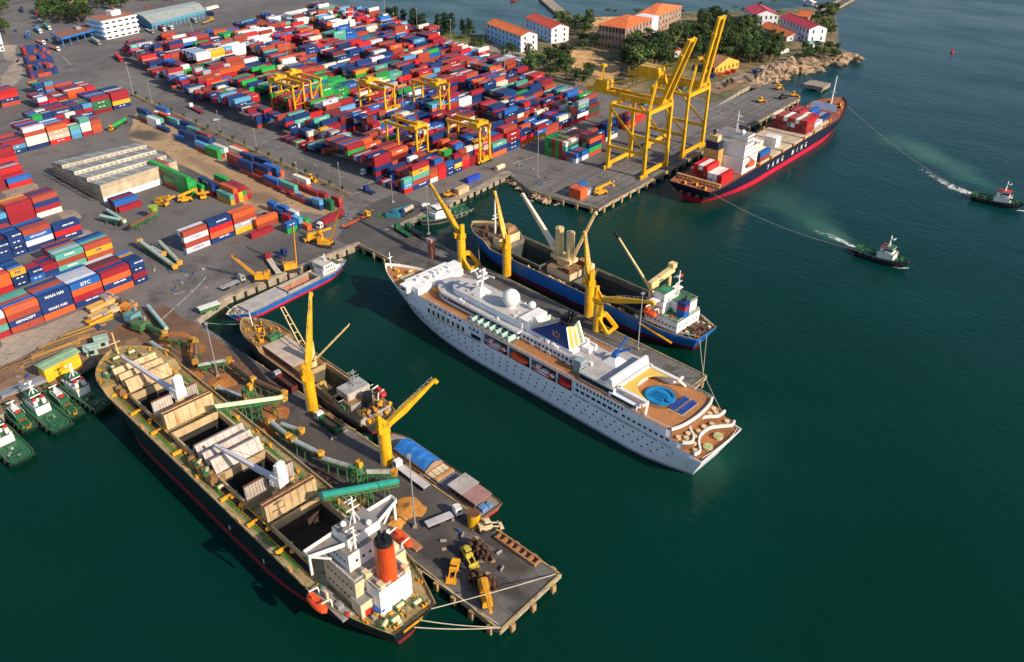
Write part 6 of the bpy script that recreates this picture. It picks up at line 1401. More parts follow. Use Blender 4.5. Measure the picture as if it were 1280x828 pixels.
# ================================================================== river barges
t = thing('tarp_barge', 'river barge with a blue tarpaulin over its hold and a tin roofed cabin', 'barge', (-119.8, 133.0, 0), R(176))
L = 49; bb = prof(L, 8.8, .04, .92, .80, 2.2, .12); hull(t, L, bb, prof(L, 8.8, .1, .7, .78, 1.8, .1), lambda u: 2.5+max(0, u-.8)*4, .6, mat('barge_hull', (.2, .11, .08), .7, dirt=(.3, .2, .13), dscale=.3), redp, 3, 1, .35, 28, mat('barge_deck', (.26, .23, .19), .8, dirt=(.2, .12, .08), dscale=.3), (), rust)
mb = MB(); n = 10; mb.box(33.5, 0, 2.5, 15.5, 7, 1.4); mb.build('hold_coaming', deckrust, t)
mb = MB(); pr = [(0, -3.4+6.8*i/n, 3.9+1.7*math.sin(math.pi*i/n)) for i in range(n+1)]
xs = [26+15*k/8 for k in range(9)]
mb.add([(x, p[1], p[2]+(.12 if k % 2 else 0)) for k, x in enumerate(xs) for p in pr], [(k*(n+1)+i, k*(n+1)+i+1, (k+1)*(n+1)+i+1, (k+1)*(n+1)+i) for k in range(8) for i in range(n)])
mb.build('tarpaulin', mat('tarp_blue', (.02, .17, .55), .55, var=.2, scale=.5, dirt=(.10, .30, .62), dscale=.5, dlo=.52, dhi=.7), t)
mb = MB(); mb.add([(25.6, -3.5, 2.5), (25.6, 3.5, 2.5), (25.6, 3.5, 3.9)]+[(25.6, p[1], p[2]) for p in pr[::-1]]+[(25.6, -3.5, 3.9)], [tuple(range(n+5))]); mb.build('hold_bulkhead', mat('bulkhead_tan', (.3, .2, .14), .8), t)
for i in range(4): MB().box(23.4, -2.6+i*1.7, 2.5, 3.6, 1.5, .7).build('hatch_board', cream, t)
for i in range(4): MB().box(18.2, -2.7+i*1.8, 2.5, 5.2, 1.65, .6).build('hatch_board', mat('board_slate', (.16, .18, .21), .7), t)
MB().box(20.9, 0, 2.5, 1.3, 7, 1.1).build('hatch_board', orange if False else mat('board_orange', (.5, .25, .1), .7), t)
MB().box(9.2, 0, 2.5, 10.5, 6.6, 2.6).build('cabin', mat('cabin_wood', (.16, .1, .07), .8), t)
MB().box(12.4, 0, 5.1, 6.2, 7.4, .18).build('cabin_roof', mat('tin_grey', (.4, .36, .33), .6, dirt=(.3, .24, .2), dscale=.6), t); MB().box(6.2, .3, 5.0, 6.0, 6.6, .18).build('cabin_roof', mat('tin_pink', (.36, .19, .18), .6, dirt=(.3, .24, .2), dscale=.6), t)
MB().box(2.4, 1.6, 2.5, 2.2, 2.2, 1.3).box(2.2, -.8, 2.5, 1.4, 1.6, .9).build('deck_bundle', mat('bundle_blue', (.12, .25, .5), .8), t); windows(t, 5, 14, 5, 3.34, 3.2, 1., .8)
t = thing('gravel_barge', 'blue hulled coaster with open sandy hold moored below the crawler cranes', 'barge', (-273.5, 207.5, 0), R(-88))
L = 62; bb = prof(L, 10, .18, .25, .84, 2.0, .15); hull(t, L, bb, prof(L, 9.4, .26, .12, .80, 1.8, .1), lambda u: 2.8+max(0, u-.84)*8+max(0, .12-u)*6, .9, mat('coaster_blue', (.02, .10, .36), .5, dirt=(.3, .35, .45), dscale=.3, dlo=.6, dhi=.8), redboot, 4, 3, .5, 32, grey, [(18, 34, 3.2)], cream)
hold(t, 18, 34, 3.2, 2.75, 3.9, .6, mat('coaster_coaming', (.3, .28, .25), .7), mat('gravel_hold', (.42, .20, .13), .9, var=.35, scale=.5)); MB().box(45, 0, 2.8, 19, 7, 1.2, 0, mt=1).build('hatch_cover', [grey, mat('hatch_slate', (.42, .39, .38), .7, dirt=(.32, .3, .3), dscale=.3)], t)
rq = random.Random(2)
for k in range(10): MB().sph((19+rq.random()*14, -2.6+rq.random()*5.2, .9), rq.uniform(.5, 1.1), sz=.7, nu=7, nv=5).build('gravel_pile', mat('sand_pile', (.42, .26, .17), .95), t)
MB().box(11, 0, 2.8, 8, 6, 2.6).build('cabin', white, t); MB().box(12.2, 0, 5.4, 5.4, 7.4, 2.3, 0, mt=1).build('wheelhouse', [white, mat('cabin_roof_tan', (.5, .47, .42), .7)], t); MB().box(6.4, 0, 2.8, 4, 4.4, 2.2).build('engine_house', white, t)
MB().box(6.6, 0, 5.0, 5, 6, .15).build('canopy', mat('canopy_dark', (.1, .13, .12), .7), t); windows(t, -2.6, 2.6, 5, 14.95, 6.1, .7, .8, 'y'); windows(t, 8, 14, 5, 3.04, 3.8, .6, .6); windows(t, 10, 14, 3, 3.74, 6.1, .8, .8); mast(t, 11, 0, 7.7, 3.5, white, aw=1)
repeat('winch', winch_mb(), [rust, grey], t, [(57, 1.5, 3.4, 0, .8), (57, -1.6, 3.4, 0, .8), (59, 0, 3.6, 1.5, .8)]); rail(t, [(3, 3, 3.4), (15, 4.9, 3.3)], .9)
# ================================================================== tugs
def tug(name, label, a, b, B, hullm, houseside, roofm, flav=0, group=None):
    """a stern, b bow"""
    A, C = Vector((*a, 0)), Vector((*b, 0)); L = (C-A).length; d = C-A
    t = thing(name, label, 'tug', A, math.atan2(d.y, d.x), group)
    f = prof(L, B, .12, .8, .62, 2.2, .12); z = lambda u: 1.7+max(0, u-.5)*2.4
    hull(t, L, f, prof(L, B*.94, .2, .6, .6, 1.9, .08), z, .3, hullm, black, 2, 1.4, .8, 28, tuggreen, (), deckgreen)
    tm_ = MB(); me = MB().cyl((0, -.3, 0), (0, .3, 0), .62, n=10)
    n = int(L/1.5); sp = []
    for s in (1, -1):
        for k in range(n):
            u = (k+.5)/n; y = f(u)
            if u > .55 or k % 2 == 0: sp.append((u*L, s*(y+.2), z(u)-.1, math.atan2(f(min(1, u+.02))-f(u-.02), .04*L)*s))
    repeat('tyre_fender', me, tyre, t, sp+[(L-.1, 1, z(1), 1.57), (L-.1, -1, z(1), 1.57), (L+.1, 0, z(1)-.3, 1.57)])
    xh = L*(.60 if flav != 2 else .5); lh = L*.30; zd_ = z(.6)
    MB().box(xh, 0, zd_-.6, lh, B*.62, 3.4, 0, mt=1).build('deckhouse', [houseside, roofm], t)
    if flav != 2:
        MB().box(xh+lh*.12, 0, zd_+2.8, lh*.46, B*.48, 2.9, 0, mt=1).build('wheelhouse', [white, roofm], t)
        MB().box(xh+lh*.12, 0, zd_+4.2, lh*.46+.12, B*.48+.12, .9).build('window_band', glass, t)
        MB().box(xh+lh*.12, 0, zd_+5.7, lh*.52, B*.56, .22).build('wheelhouse_roof', redp if flav == 1 else roofm, t)
        mast(t, xh, 0, zd_+5.9, 5.2, white, aw=1.4)
        q = random.Random(int(L*10))
        for k in range(9): MB().box(xh+q.uniform(-.5, .55)*lh, q.choice((-1, 1))*B*q.uniform(.2, .29), zd_+2.4, q.uniform(.4, 1.2), q.uniform(.4, .9), q.uniform(.4, 1.2)).build('deck_box', q.choice((white, white, tuggreen, grey, plant_y)), t)
        for k in range(7): MB().box(L*q.uniform(.08, .42), B*q.uniform(-.3, .3), 1.7, q.uniform(.4, 1.3), q.uniform(.4, 1.), q.uniform(.2, .8)).build('deck_box', q.choice((tuggreen, deckgreen, grey, plant_y)), t)
        for s in (1, -1):
            fu = MB().box(xh-lh*.32, s*B*.18, zd_+2.4, 1.3, 1.1, 2.6).build('funnel', white if flav != 3 else bluep, t); MB().box(xh-lh*.32, s*B*.18, zd_+5.0, 1.32, 1.12, .6).build('funnel_band', redp, fu)
    else:
        MB().box(xh+lh*.1, 0, zd_+2.4, lh*.4, B*.4, 1.2).build('wheelhouse', white, t); MB().box(xh-lh*.2, 0, zd_+2.4, 1.6, 1.6, .8).build('raft', redp, t); mast(t, xh+lh*.3, 0, zd_+2.4, 3., white, aw=1)
    repeat('winch', winch_mb(), [tuggreen if flav != 2 else rust, deckgreen], t, [(L*.33, 0, 1.7, 0, .9), (L*.86, 0, z(.86), 0, .8)]); repeat('bollard', bollard_mb(), plant_y if flav == 2 else deckgreen, t, [(L*.16, B*.22, 1.7, 0, .8), (L*.16, -B*.22, 1.7, 0, .8), (L*.08, 0, 1.7, 1.5, .8)])
    MB().box(L*.2, 0, 1.72, L*.16, B*.5, .14).build('deck_grating', tuggreen, t)
    mb = MB(); mb.bar((L*.1, -B*.36, 1.7), (L*.1, -B*.36, 3), .3); mb.bar((L*.1, B*.36, 1.7), (L*.1, B*.36, 3), .3); mb.bar((L*.1, -B*.36, 3), (L*.1, B*.36, 3), .3); mb.build('tow_arch', tuggreen, t)
    rail(t, [(xh-lh/2, B*.31, zd_+2.4), (xh+lh/2, B*.31, zd_+2.4), (xh+lh/2, -B*.31, zd_+2.4), (xh-lh/2, -B*.31, zd_+2.4)], .9)
    return t
inkh = mat('tug_ink_hull', (.008, .015, .03), .5); dgh = mat('tug_dark_green_hull', (.012, .045, .03), .5); W2 = white
tug('tugboat', 'dark hulled tug with white house towing from the middle of open water', G(1069, 312, 1), G(1134, 333, 1), 8.6, inkh, white, tuggreen)
tug('tugboat', 'dark hulled tug with red wheelhouse roof and white churning wake', G(1214, 245, 1), G(1278, 260, 1), 8.4, inkh, white, deckgrey, 1)
tug('tugboat', 'white and green tug with blue funnels moored at the inner quay wall', (-273.0, 289.5), (-278.5, 259), 9.4, mat('tug_pale_hull', (.16, .17, .17), .6), white, white, 3)
TG = 'green tugs nosed up to the small quay'
tug('tugboat', 'green tug with white house beside the big black bow, next to yellow shed', G(133, 511, 1.5), G(76, 474, 1.5), 7.2, dgh, white, tuggreen, 0, TG)
tug('tugboat', 'low flat green tug with orange raft between two larger tugs', G(98, 521, 1.5), G(57, 486, 1.5), 5.2, dgh, tuggreen, tuggreen, 2, TG)
tug('tugboat', 'largest green tug at the small quay with tall white wheelhouse', G(80, 537, 1.5), G(29, 494, 1.5), 7.6, dgh, white, tuggreen, 0, TG)
tug('tugboat', 'small green tug with red raft, second from the left along the quay', G(39, 538, 1.5), G(9, 508, 1.5), 5.0, dgh, tuggreen, tuggreen, 2, TG)
tug('tugboat', 'green tug cut off by the left edge of the photo', G(30, 576, 1.5), G(-14, 532, 1.5), 8, dgh, white, tuggreen, 0, TG)
# ================================================================== quay cranes
def pedestal_crane(label, base, tip, r=1.9, hp=13.5, kind=0):
    bx, by = base; t = thing('quay_crane', label, 'crane', (bx, by, 3.0), 0, 'yellow quay cranes')
    tip = Vector((tip[0], tip[1], tip[2]-3)); a = math.atan2(tip.y, tip.x); T = Matrix.Rotation(a, 4, 'Z')
    if kind == 0: MB().cyl((0, 0, 0), (0, 0, hp), r, r*.97, n=20).cyl((0, 0, hp), (0, 0, hp+.5), r*1.12, n=20).build('pedestal', crane_y, t)
    else:
        MB().cyl((0, 0, 0), (0, 0, hp), r, r*.97, n=20).build('pedestal', crane_y, t)
        m2 = MB()
        for s in (1, -1): m2.bar((s*.2+.6, s*2.4+1.5, 6), (5, s*3.2+3, 0), 1.2, 1.4); m2.bar((0, 0, 6), (1, s*2.4+1.5, 6), 1.6, 1.6)
        m2.bar((5, -.2, .5), (5, 6.2, .5), 1., 1.); m2.build('portal_leg', crane_y, t)
    la = MB()
    for s in (1, -1): la.bar((s*.3, -r*1.02-.25, 0), (s*.3, -r*1.02-.25, hp), .1)
    for k in range(int(hp/.6)): la.bar((-.3, -r*1.02-.25, k*.6+.3), (.3, -r*1.02-.25, k*.6+.3), .07)
    la.build('ladder', steel, t)
    bd_ = MB()
    for k in (.25, .5, .75): bd_.cyl((0, 0, hp*k), (0, 0, hp*k+.18), r*1.03, n=20)
    bd_.build('pedestal_flange', crane_y, t)
    h = MB(); h.merge(MB().box(-.3, 0, hp+.5, 3.4, 2.8, 2.0), T); h.merge(MB().box(-1.2, 0, hp+2.5, 1.1, 1.8, 4.4), T); h.merge(MB().bar((-1.6, 0, hp+6), (1.2, 0, hp+2.6), .5, 1.4), T); h.merge(MB().box(1.2, 1.9, hp+.2, 1.6, 1.4, 2.2), T); h.build('slewing_house', crane_y, t)
    g_ = MB(); g_.merge(MB().box(1.9, 1.9, hp+1., .3, 1.2, 1.1), T); g_.build('cab_window', glass, t)
    p = T @ Vector((1.6, 0, hp+2.4)); mid = p+(tip-p)*.35+Vector((0, 0, .0))
    j = MB(); boom(j, p, mid, 1.5, 2.0); boom(j, mid, tip, 1.9, .8); j.bar(tip, tip+Vector((0, 0, -1.2))+T.to_3x3() @ Vector((.6, 0, 0)), 1.1, 1.2); jb = j.build('jib', crane_y, t)
    n = 9; st = MB()
    d = (tip-p).normalized(); s = d.cross(Vector((0, 0, 1))).normalized(); u = s.cross(d)
    for k in range(n):
        c = p+(tip-p)*(.3+.68*k/(n-1)); st.bar(c+u*.8, c+u*1.9, .12)
    st.bar(p+(tip-p)*.3+u*1.9, tip+u*1.7, .1); st.build('jib_handrail', steel, jb)
    cy = MB(); cy.merge(MB().cyl((1.9, 0, hp+.9), T.inverted() @ (p+(tip-p)*.28), .35, n=8), T); cy.build('luffing_cylinder', steel, t)
    c = MB(); q = tip+T.to_3x3() @ Vector((.6, 0, -1.2)); c.bar(q, (q.x, q.y, max(6, q.z-5)), .1); c.bar((-1.6*math.cos(a), -1.6*math.sin(a), hp+6.8), tip, .1); c.build('hoist_cable', black, t)
    return t
pedestal_crane('yellow crane with near vertical jib standing between bulk carrier and old ship', (-197.7, 129.5), (-11.5, 13.7, 38), hp=12.5)
pedestal_crane('yellow crane with jib slanting over water at the blue tarpaulin barge', (-158.7, 127.4), (5.6, 17.2, 27.6), hp=12)
pedestal_crane('yellow crane on bent portal legs beside the liner bow', (-229.7, 237.5), (-24.3, 7, 33.2), hp=14, kind=1)
pedestal_crane('yellow crane with steep jib beside the blue ship bow', (-209.6, 244.5), (-12.5, 7.1, 36), hp=13)
pedestal_crane('yellow crane with near vertical jib just behind the liner funnel', (-162.6, 240), (-6.8, 4.3, 36), hp=14)
pedestal_crane('yellow crane with level jib reaching toward the blue ship bridge', (-153.7, 233.2), (23.1, .3, 24), hp=12, kind=1)
def sts(label, y0, tip):
    t = thing('container_crane', label, 'crane', (-236.6, y0+11.5, 3.0), 0, 'tall container cranes on the wharf')
    xs_, xl = 11.9, -11.9; H = 37
    for x, nm in ((xs_, 'sea'), (xl, 'land')):
        for s in (1, -1):
            lg = MB(); lg.bar((x, s*11.5, 1.6), (x, s*11.5, 14), 1.5, 1.8); lg.bar((x, s*11.5, 14), (x+(-.0), s*(11.5), H), 1.3, 1.5); lg.build('leg', crane_y, t)
            bo_ = MB()
            for k in range(4): bo_.box(x, s*11.5+(k-1.5)*1.9, 0, 1.0, 1.5, 1.2)
            bo_.bar((x, s*11.5-3.6, 1.5), (x, s*11.5+3.6, 1.5), 1.0, .9); bo_.build('bogie', crane_y, t)
        MB().bar((x, -11.5, 2.6), (x, 11.5, 2.6), 1.3, 1.8).build('sill_beam', crane_y, t)
        MB().bar((x, -11.5, H-1), (x, 11.5, H-1), 1.4, 2.0).build('top_beam', crane_y, t)
    for s in (1, -1):
        MB().bar((xl, s*11.5, 13), (xs_, s*11.5, 13), 1.0, 1.6).build('portal_beam', crane_y, t)
        MB().bar((xl, s*11.5, H-1), (xs_, s*11.5, H-1), 1.1, 1.6).build('portal_beam', crane_y, t)
        MB().bar((xl, s*11.5, H-3), (xs_, s*11.5, 14), .8, .9).build('brace', crane_y, t)
        g_ = MB(); g_.bar((-34, s*3.2, H+2.2), (13.5, s*3.2, H+2.2), 1.1, 2.4); g_.build('girder', crane_y, t)
        a = MB(); a.bar((xs_, s*11.5, H), (xs_-1.5, s*2.4, H+17), 1.0, 1.2); a.build('apex_leg', crane_y, t)
        a = MB(); a.bar((xs_-1.5, s*2.4, H+17), (xl-3, s*3.2, H+3), .5, .6); a.bar((xs_-1.5, s*2.4, H+17), (-30, s*3.2, H+3), .35, .4); a.build('tie_bar', crane_y, t)
    MB().bar((xs_-1.5, -3.2, H+17), (xs_-1.5, 3.2, H+17), 1.2, 1.6).build('apex_beam', crane_y, t)
    c = MB()
    for x in (-33, -20, -8, 4): c.bar((x, -3.2, H+1.6), (x, 3.2, H+1.6), .8, 1.2)
    c.build('cross_tie', crane_y, t)
    hb = Vector((13.5, 0, H+2.2)); tp = Vector((tip[0]+236.6, 0, tip[2]-3)); bmb = MB()
    for s in (1, -1): bmb.bar(hb+Vector((0, s*3.2, 0)), tp+Vector((0, s*2.9, 0)), 1.4, 2.0)
    for k in range(6):
        if k in (0, 5): q = hb+(tp-hb)*((k+.1)/5.2); bmb.bar(q+Vector((0, -3.2, 0)), q+Vector((0, 3.2, 0)), 1., 1.6)
    bmb.bar(hb+(tp-hb)*.72+Vector((0, -3.4, 0)), hb+(tp-hb)*.78+Vector((0, -3.4, 0)), 2.2, 2.2); bmb.build('boom', crane_y, t)
    s_ = MB(); s_.bar((xs_-1.5, 0, H+17), hb+(tp-hb)*.55, .3, .3); s_.build('boom_stay', crane_y, t)
    if y0 < 400:
        MB().box(-25, 0, H+3.4, 8, 6.4, 4.6).build('machinery_house', crane_y, t); MB().cyl((-20.95, 0, H+5.8), (-20.8, 0, H+5.8), 1.3, n=14).build('house_vent', steel, t)
        m_ = MB(); m_.bar((-26.5, 1.5, H+8), (-26, 0, H+15), .5); m_.bar((-26.5, -1.5, H+8), (-26, 0, H+15), .5); m_.box(-26, 0, H+14.4, 2.4, 3.6, 1.4); m_.build('pulley_tower', crane_y, t)
    else:
        MB().box(-20, 0, H+1.6, 13, 7.4, 6.).build('machinery_house', crane_y, t); MB().box(-20, 0, H+7.6, 11.6, 6.4, .3).build('house_roof', mat('crane_roof_pale', (.72, .46, .10), .5), t); MB().cyl((-13.46, 0, H+4.6), (-13.3, 0, H+4.6), 1.3, n=14).build('house_vent', steel, t)
    MB().box(-2, 4.8, H-3.2, 3.2, 2.6, 2.8).build('operator_cab', mat('cab_teal', (.05, .3, .36), .4), t)
    MB().box(2, 0, H+.2, 5, 6, 1.4).box(-5, 0, H+.2, 4, 3, 2).build('trolley', crane_y, t)
    rail(t, [(-34, 4.2, H+3.4), (12, 4.2, H+3.4)], 1.1, crane_y); rail(t, [(-34, -4.2, H+3.4), (12, -4.2, H+3.4)], 1.1, crane_y)
    st2 = MB()
    for k in range(5): st2.bar((xl-1.6, 9+(k % 2)*4, 3+k*6.4), (xl-1.6, 13-(k % 2)*4, 3+(k+1)*6.4), .7, .3)
    st2.build('stairs', crane_y, t)
sts('tall yellow container crane nearest the wharf corner with its boom raised', 377, (-210.4, 388, 77))
sts('tall yellow container crane behind the container ship funnel with higher raised boom', 418, (-216.5, 429, 80.5))
def rtg(label, x, y, tr):
    t = thing('yard_gantry_crane', label, 'gantry crane', (x, y, 3.0), 0, 'yellow gantry cranes over the yard stacks')
    S, Wb, H = -24.3, 8.2, 21
    for i, xx in enumerate((0, S)):
        for s in (0, 1):
            MB().bar((xx, s*Wb, 1.4), (xx, s*Wb, H), .9, 1.1).build('leg', rtg_y, t)
            w_ = MB(); w_.cyl((xx-.35, s*Wb-.9, .8), (xx+.35, s*Wb-.9, .8), .8, n=10); w_.cyl((xx-.35, s*Wb+.9, .8), (xx+.35, s*Wb+.9, .8), .8, n=10); w_.build('wheel', tyre, t)
        MB().bar((xx, -1.6, 1.8), (xx, Wb+1.6, 1.8), .9, 1.).build('sill_beam', rtg_y, t)
        b = MB(); b.bar((xx, 0, 9), (xx, Wb, H-2), .4, .4) if i == 0 else b.bar((xx, 0, H-5), (xx, Wb, H-5), .4, .4); b.bar((xx, 0, 9), (xx, Wb, 9), .4, .4); b.build('brace', rtg_y, t)
    for s in (0, 1): MB().bar((1, s*Wb, H), (S-1, s*Wb, H), 1.0, 1.7).build('girder', rtg_y, t)
    MB().box(S*tr, Wb/2, H+.9, 5, Wb+1.4, 1.6).box(S*tr+.6, Wb/2-1, H+2.5, 3, 3, 1.6).build('trolley', rtg_y, t); MB().box(S*tr+2.4, Wb/2+2, H-3.2, 1.8, 1.8, 2.4).build('cab', mat('cab_cream', (.6, .5, .3), .5), t)
    sp = MB(); sp.box(S*tr, Wb/2, H-8, 2.3, 11.5, .7); sp.bar((S*tr, Wb/2-1, H-7.4), (S*tr, Wb/2-1, H), .12); sp.bar((S*tr, Wb/2+1, H-7.4), (S*tr, Wb/2+1, H), .12); sp.build('spreader', rtg_y, t)
    MB().box(.3, Wb/2, 2.3, 1.6, 4, 2.).build('power_unit', rtg_y, t); rail(t, [(1, Wb+.8, H+.9), (S-1, Wb+.8, H+.9)], 1., rtg_y)
rtg('yellow yard gantry crane at the front row nearest the wharf corner', -305.9, 334, .15)
rtg('yellow yard gantry crane near the road corner of the stacks', -330.2, 309, .1)
rtg('yellow yard gantry crane in the middle of the stacks with rusty girders', -378.8, 377, .2)
rtg('yellow yard gantry crane deep among the red stacks in the yard centre', -403.1, 352, .75)
rtg('yellow yard gantry crane by the tree lined road end of the stacks', -451.7, 318, .8)
rtg('yellow yard gantry crane lifting beside the green stacks by the road', -451.7, 332, .9)
def crawler(label, base, tip):
    t = thing('crawler_crane', label, 'crane', (*base, 3.0), 0, 'crawler cranes on the inner quay'); tip = Vector((tip[0], tip[1], tip[2]-3)); a = math.atan2(tip.y, tip.x); T = Matrix.Rotation(a, 4, 'Z')
    for s in (1, -1): m_ = MB(); m_.merge(MB().box(0, s*1.9, 0, 6, 1., 1.3), T); m_.build('track', dark, t)
    h = MB(); h.merge(MB().box(-1, 0, 1.4, 5.6, 3.4, 2.2), T); h.merge(MB().box(-2.8, 0, 1.5, 2, 3.8, 2.8), T); h.build('machine_house', plant_y, t)
    c = MB(); c.merge(MB().box(1.5, 1.3, 1.5, 1.6, 1.2, 2.2), T); c.build('cab', crane_y, t); g_ = MB(); g_.merge(MB().box(2.35, 1.3, 2.4, .1, 1., 1.1), T); g_.build('cab_window', glass, t)
    b = MB(); p = T @ Vector((1.8, 0, 2)); boom(b, p, tip, 1.5, .9, 0, True); boom(b, p+Vector((0, 0, .8)), tip, 1.5, .9, 0, True); b.build('lattice_boom', mat('boom_orange', (.55, .25, .03), .6), t)
    c = MB(); c.bar(T @ Vector((-2.8, 0, 5.5)), tip, .12); c.bar(T @ Vector((-2.8, 0, 3.5)), T @ Vector((-2.8, 0, 5.5)), .3); q = tip; c.bar(q, (q.x+.4, q.y, 4), .1); c.build('cable', black, t)
crawler('yellow crawler crane with upright lattice boom beside the sandy coaster', (-284.2, 187.2), (1.2, 2.7, 24)); crawler('yellow crawler crane with orange boom leaning toward the red truck', (-291.2, 212.1), (7, 3.8, 21.8)); crawler('yellow crawler crane with boom lowered over the flat trailer', (-286.7, 172.6), (-7.4, -7.6, 15.8))
# ================================================================== conveyors
def conveyor(label, a, za, b, zb, w_=2.0, cov=convwhite, truss=convgreen, legs=3, heads=True, tube=False, group='loose material conveyors'):
    A, B = Vector((*G(*a, 3+za), za)), Vector((*G(*b, 3+zb), zb)); d = B-A; ln_ = Vector((d.x, d.y, 0)).length; w_ *= .85
    t = thing('conveyor', label, 'conveyor', (A.x, A.y, 3), math.atan2(d.y, d.x), group); q0, q1 = Vector((0, 0, za)), Vector((ln_, 0, zb))
    if tube: MB().cyl(q0, q1, w_/2, n=16).build('cover', cov, t)
    else:
        n = 8; pr = [(math.cos(math.pi*i/n)*w_/2, math.sin(math.pi*i/n)*w_*.45) for i in range(n+1)]; mb = MB()
        mb.add([(q.x, p[0], q.z+p[1]) for q in (q0, q1) for p in pr], [(i+1, i, n+1+i, n+2+i) for i in range(n)]+[tuple(range(n+1)), tuple(range(2*n+1, n, -1))]); mb.build('cover', cov, t)
    fr = MB()
    for s in (1, -1):
        fr.bar(q0+Vector((0, s*w_*.5, -.2)), q1+Vector((0, s*w_*.5, -.2)), .25, .35); fr.bar(q0+Vector((0, s*w_*.5, -1.1)), q1+Vector((0, s*w_*.5, -1.1)), .2, .3)
        n = max(2, int(ln_/2.2))
        for i in range(n): c0, c1 = q0+(q1-q0)*i/n, q0+(q1-q0)*(i+1)/n; fr.bar(c0+Vector((0, s*w_*.5, -.2)), c1+Vector((0, s*w_*.5, -1.1)), .14)
    fr.build('truss', truss, t)
    for i in range(legs):
        u = (i+.7)/(legs+.4); c = q0+(q1-q0)*u
        if c.z > 1.6:
            m_ = MB()
            for s in (1, -1): m_.bar((c.x, s*w_*.5, c.z-1), (c.x, s*w_*.75, 0), .3)
            m_.bar((c.x, -w_*.6, c.z*.5), (c.x, w_*.6, c.z*.5), .2); m_.build('leg', truss, t)
    if heads:
        for q in (q0, q1)[(0 if heads == 2 else 1):]: hd_ = MB(); hd_.box(q.x, 0, q.z-1.1, 1.7, w_*1.1, 1.9); hd_.cyl((q.x+.4, -w_*.7, q.z+.2), (q.x+.4, w_*.7, q.z+.2), .55, n=10); hd_.build('drive_head', mat('head_ochre', (.55, .29, .03), .6, dirt=(.2, .12, .05), dscale=1., dlo=.48, dhi=.7), t)
    return t
brn = mat('conveyor_rust', (.17, .075, .055), .8, dirt=(.3, .22, .16), dscale=.5)
conveyor('pale teal tube conveyor lying at an angle on the open asphalt', (185, 383), 2, (208, 411), 3, 2.0, mat('tube_pale', (.38, .56, .52), .5), convgreen, 2, 0, True)
conveyor('dark green conveyor climbing toward the ore transfer tower', (176, 404), 2, (205, 416), 5, 1.8, convgreen, convgreen, 3, 1)
conveyor('short brown and white conveyor between two yellow heads near the ship bow', (206, 421), 5, (240, 424), 5, 1.7, brn, convgreen, 3, 2)
conveyor('steep brown conveyor dropping beside the dark ore strip', (245, 427), 6, (244, 452), 4, 1.8, brn, convgreen, 2, 2)
conveyor('white covered conveyor behind the light mast near the ship bow', (248, 457), 4, (286, 450), 5, 1.9, convwhite, convgreen, 3, 1)
conveyor('rust brown conveyor running along the pier past the dark truck', (288, 453), 4, (316, 474), 4.5, 1.8, brn, convgreen, 3, 2)
conveyor('brown and grey conveyor ending at the big green loader', (320, 476), 4, (355, 491), 5, 1.8, brn, convgreen, 3, 1)
conveyor('grey covered conveyor along the bow rail of the bulk carrier', (189, 428), 3, (206, 440), 3.5, 2.0, mat('cover_grey', (.33, .38, .4), .6), convgreen, 2, 1)
conveyor('grey conveyor between the light mast and the hatch crane', (270, 484), 3, (305, 497), 4, 1.9, MATS['cover_grey'], convgreen, 3, 2)
lg1 = conveyor('long green ship loader with white cover reaching over the middle hold', (268, 509), 15, (354, 497), 6, 2.4, mat('loader_cover', (.62, .66, .42), .5), convgreen, 4, 1)
conveyor('grey conveyor with yellow heads beside the orange spill', (338, 527), 4, (360, 545), 4.5, 2, MATS['cover_grey'], convgreen, 2, 2)
conveyor('short conveyor with green hopper standing clear of the others', (352, 530), 3.5, (376, 538), 4, 1.8, MATS['cover_grey'], convgreen, 2, 1)
conveyor('grey conveyor running past the dark tipper truck', (366, 550), 4, (400, 567), 4.5, 2, MATS['cover_grey'], convgreen, 3, 2)
conveyor('green and white conveyor midway along the near pier', (404, 573), 4, (443, 585), 5, 2, convwhite, convgreen, 3, 1)
conveyor('green conveyor with white cover just above the teal tube loader', (450, 590), 5, (493, 590), 5, 2.1, convwhite, convgreen, 3, 1)
lg2 = conveyor('long teal tube loader reaching over the aft hold of the bulk carrier', (401, 620), 16, (496, 602), 5, 2.6, convteal, convgreen, 4, 0, True)
for (px, py), h, ln2 in (((318, 510), 13, 'lattice tower under the white covered green loader'), ((452, 612), 14, 'lattice tower carrying the teal tube loader')):
    x, y = G(px, py+14); t = thing('lattice_tower', 'green '+ln2, 'tower', (x, y, 3)); m_ = MB()
    for sx in (-1, 1):
        for sy in (-1, 1): m_.bar((sx*2, sy*2, 0), (sx*1.4, sy*1.4, h), .35)
    for k in range(6):
        z0, z1 = h*k/6, h*(k+1)/6; w0, w1 = 2-.6*k/6, 2-.6*(k+1)/6
        for s in (-1, 1): m_.bar((-w0, s*w0, z0), (w1, s*w1, z1), .2); m_.bar((s*w0, -w0, z0), (s*w1, w1, z1), .2); m_.bar((-w0, s*w0, z0), (w0, s*w0, z0), .2); m_.bar((s*w0, -w0, z0), (s*w0, w0, z0), .2)
    m_.build('lattice', convgreen, t); MB().box(0, 0, h-1, 3.4, 3.4, .3).build('platform', convgreen, t); MB().box(.6, .4, h-.7, 1.6, 1.4, 2).build('drive_box', plant_y, t)
ptube = MATS['tube_pale']
conveyor('upper of two pale tubes crossing in front of the saw-tooth shed', (134, 263), 2, (156, 277), 4, 2.0, ptube, convgreen, 2, 0, True); conveyor('lower of two pale tubes crossing in front of the saw-tooth shed', (126, 270), 3, (154, 276), 4, 2.0, ptube, convgreen, 2, 1, True)
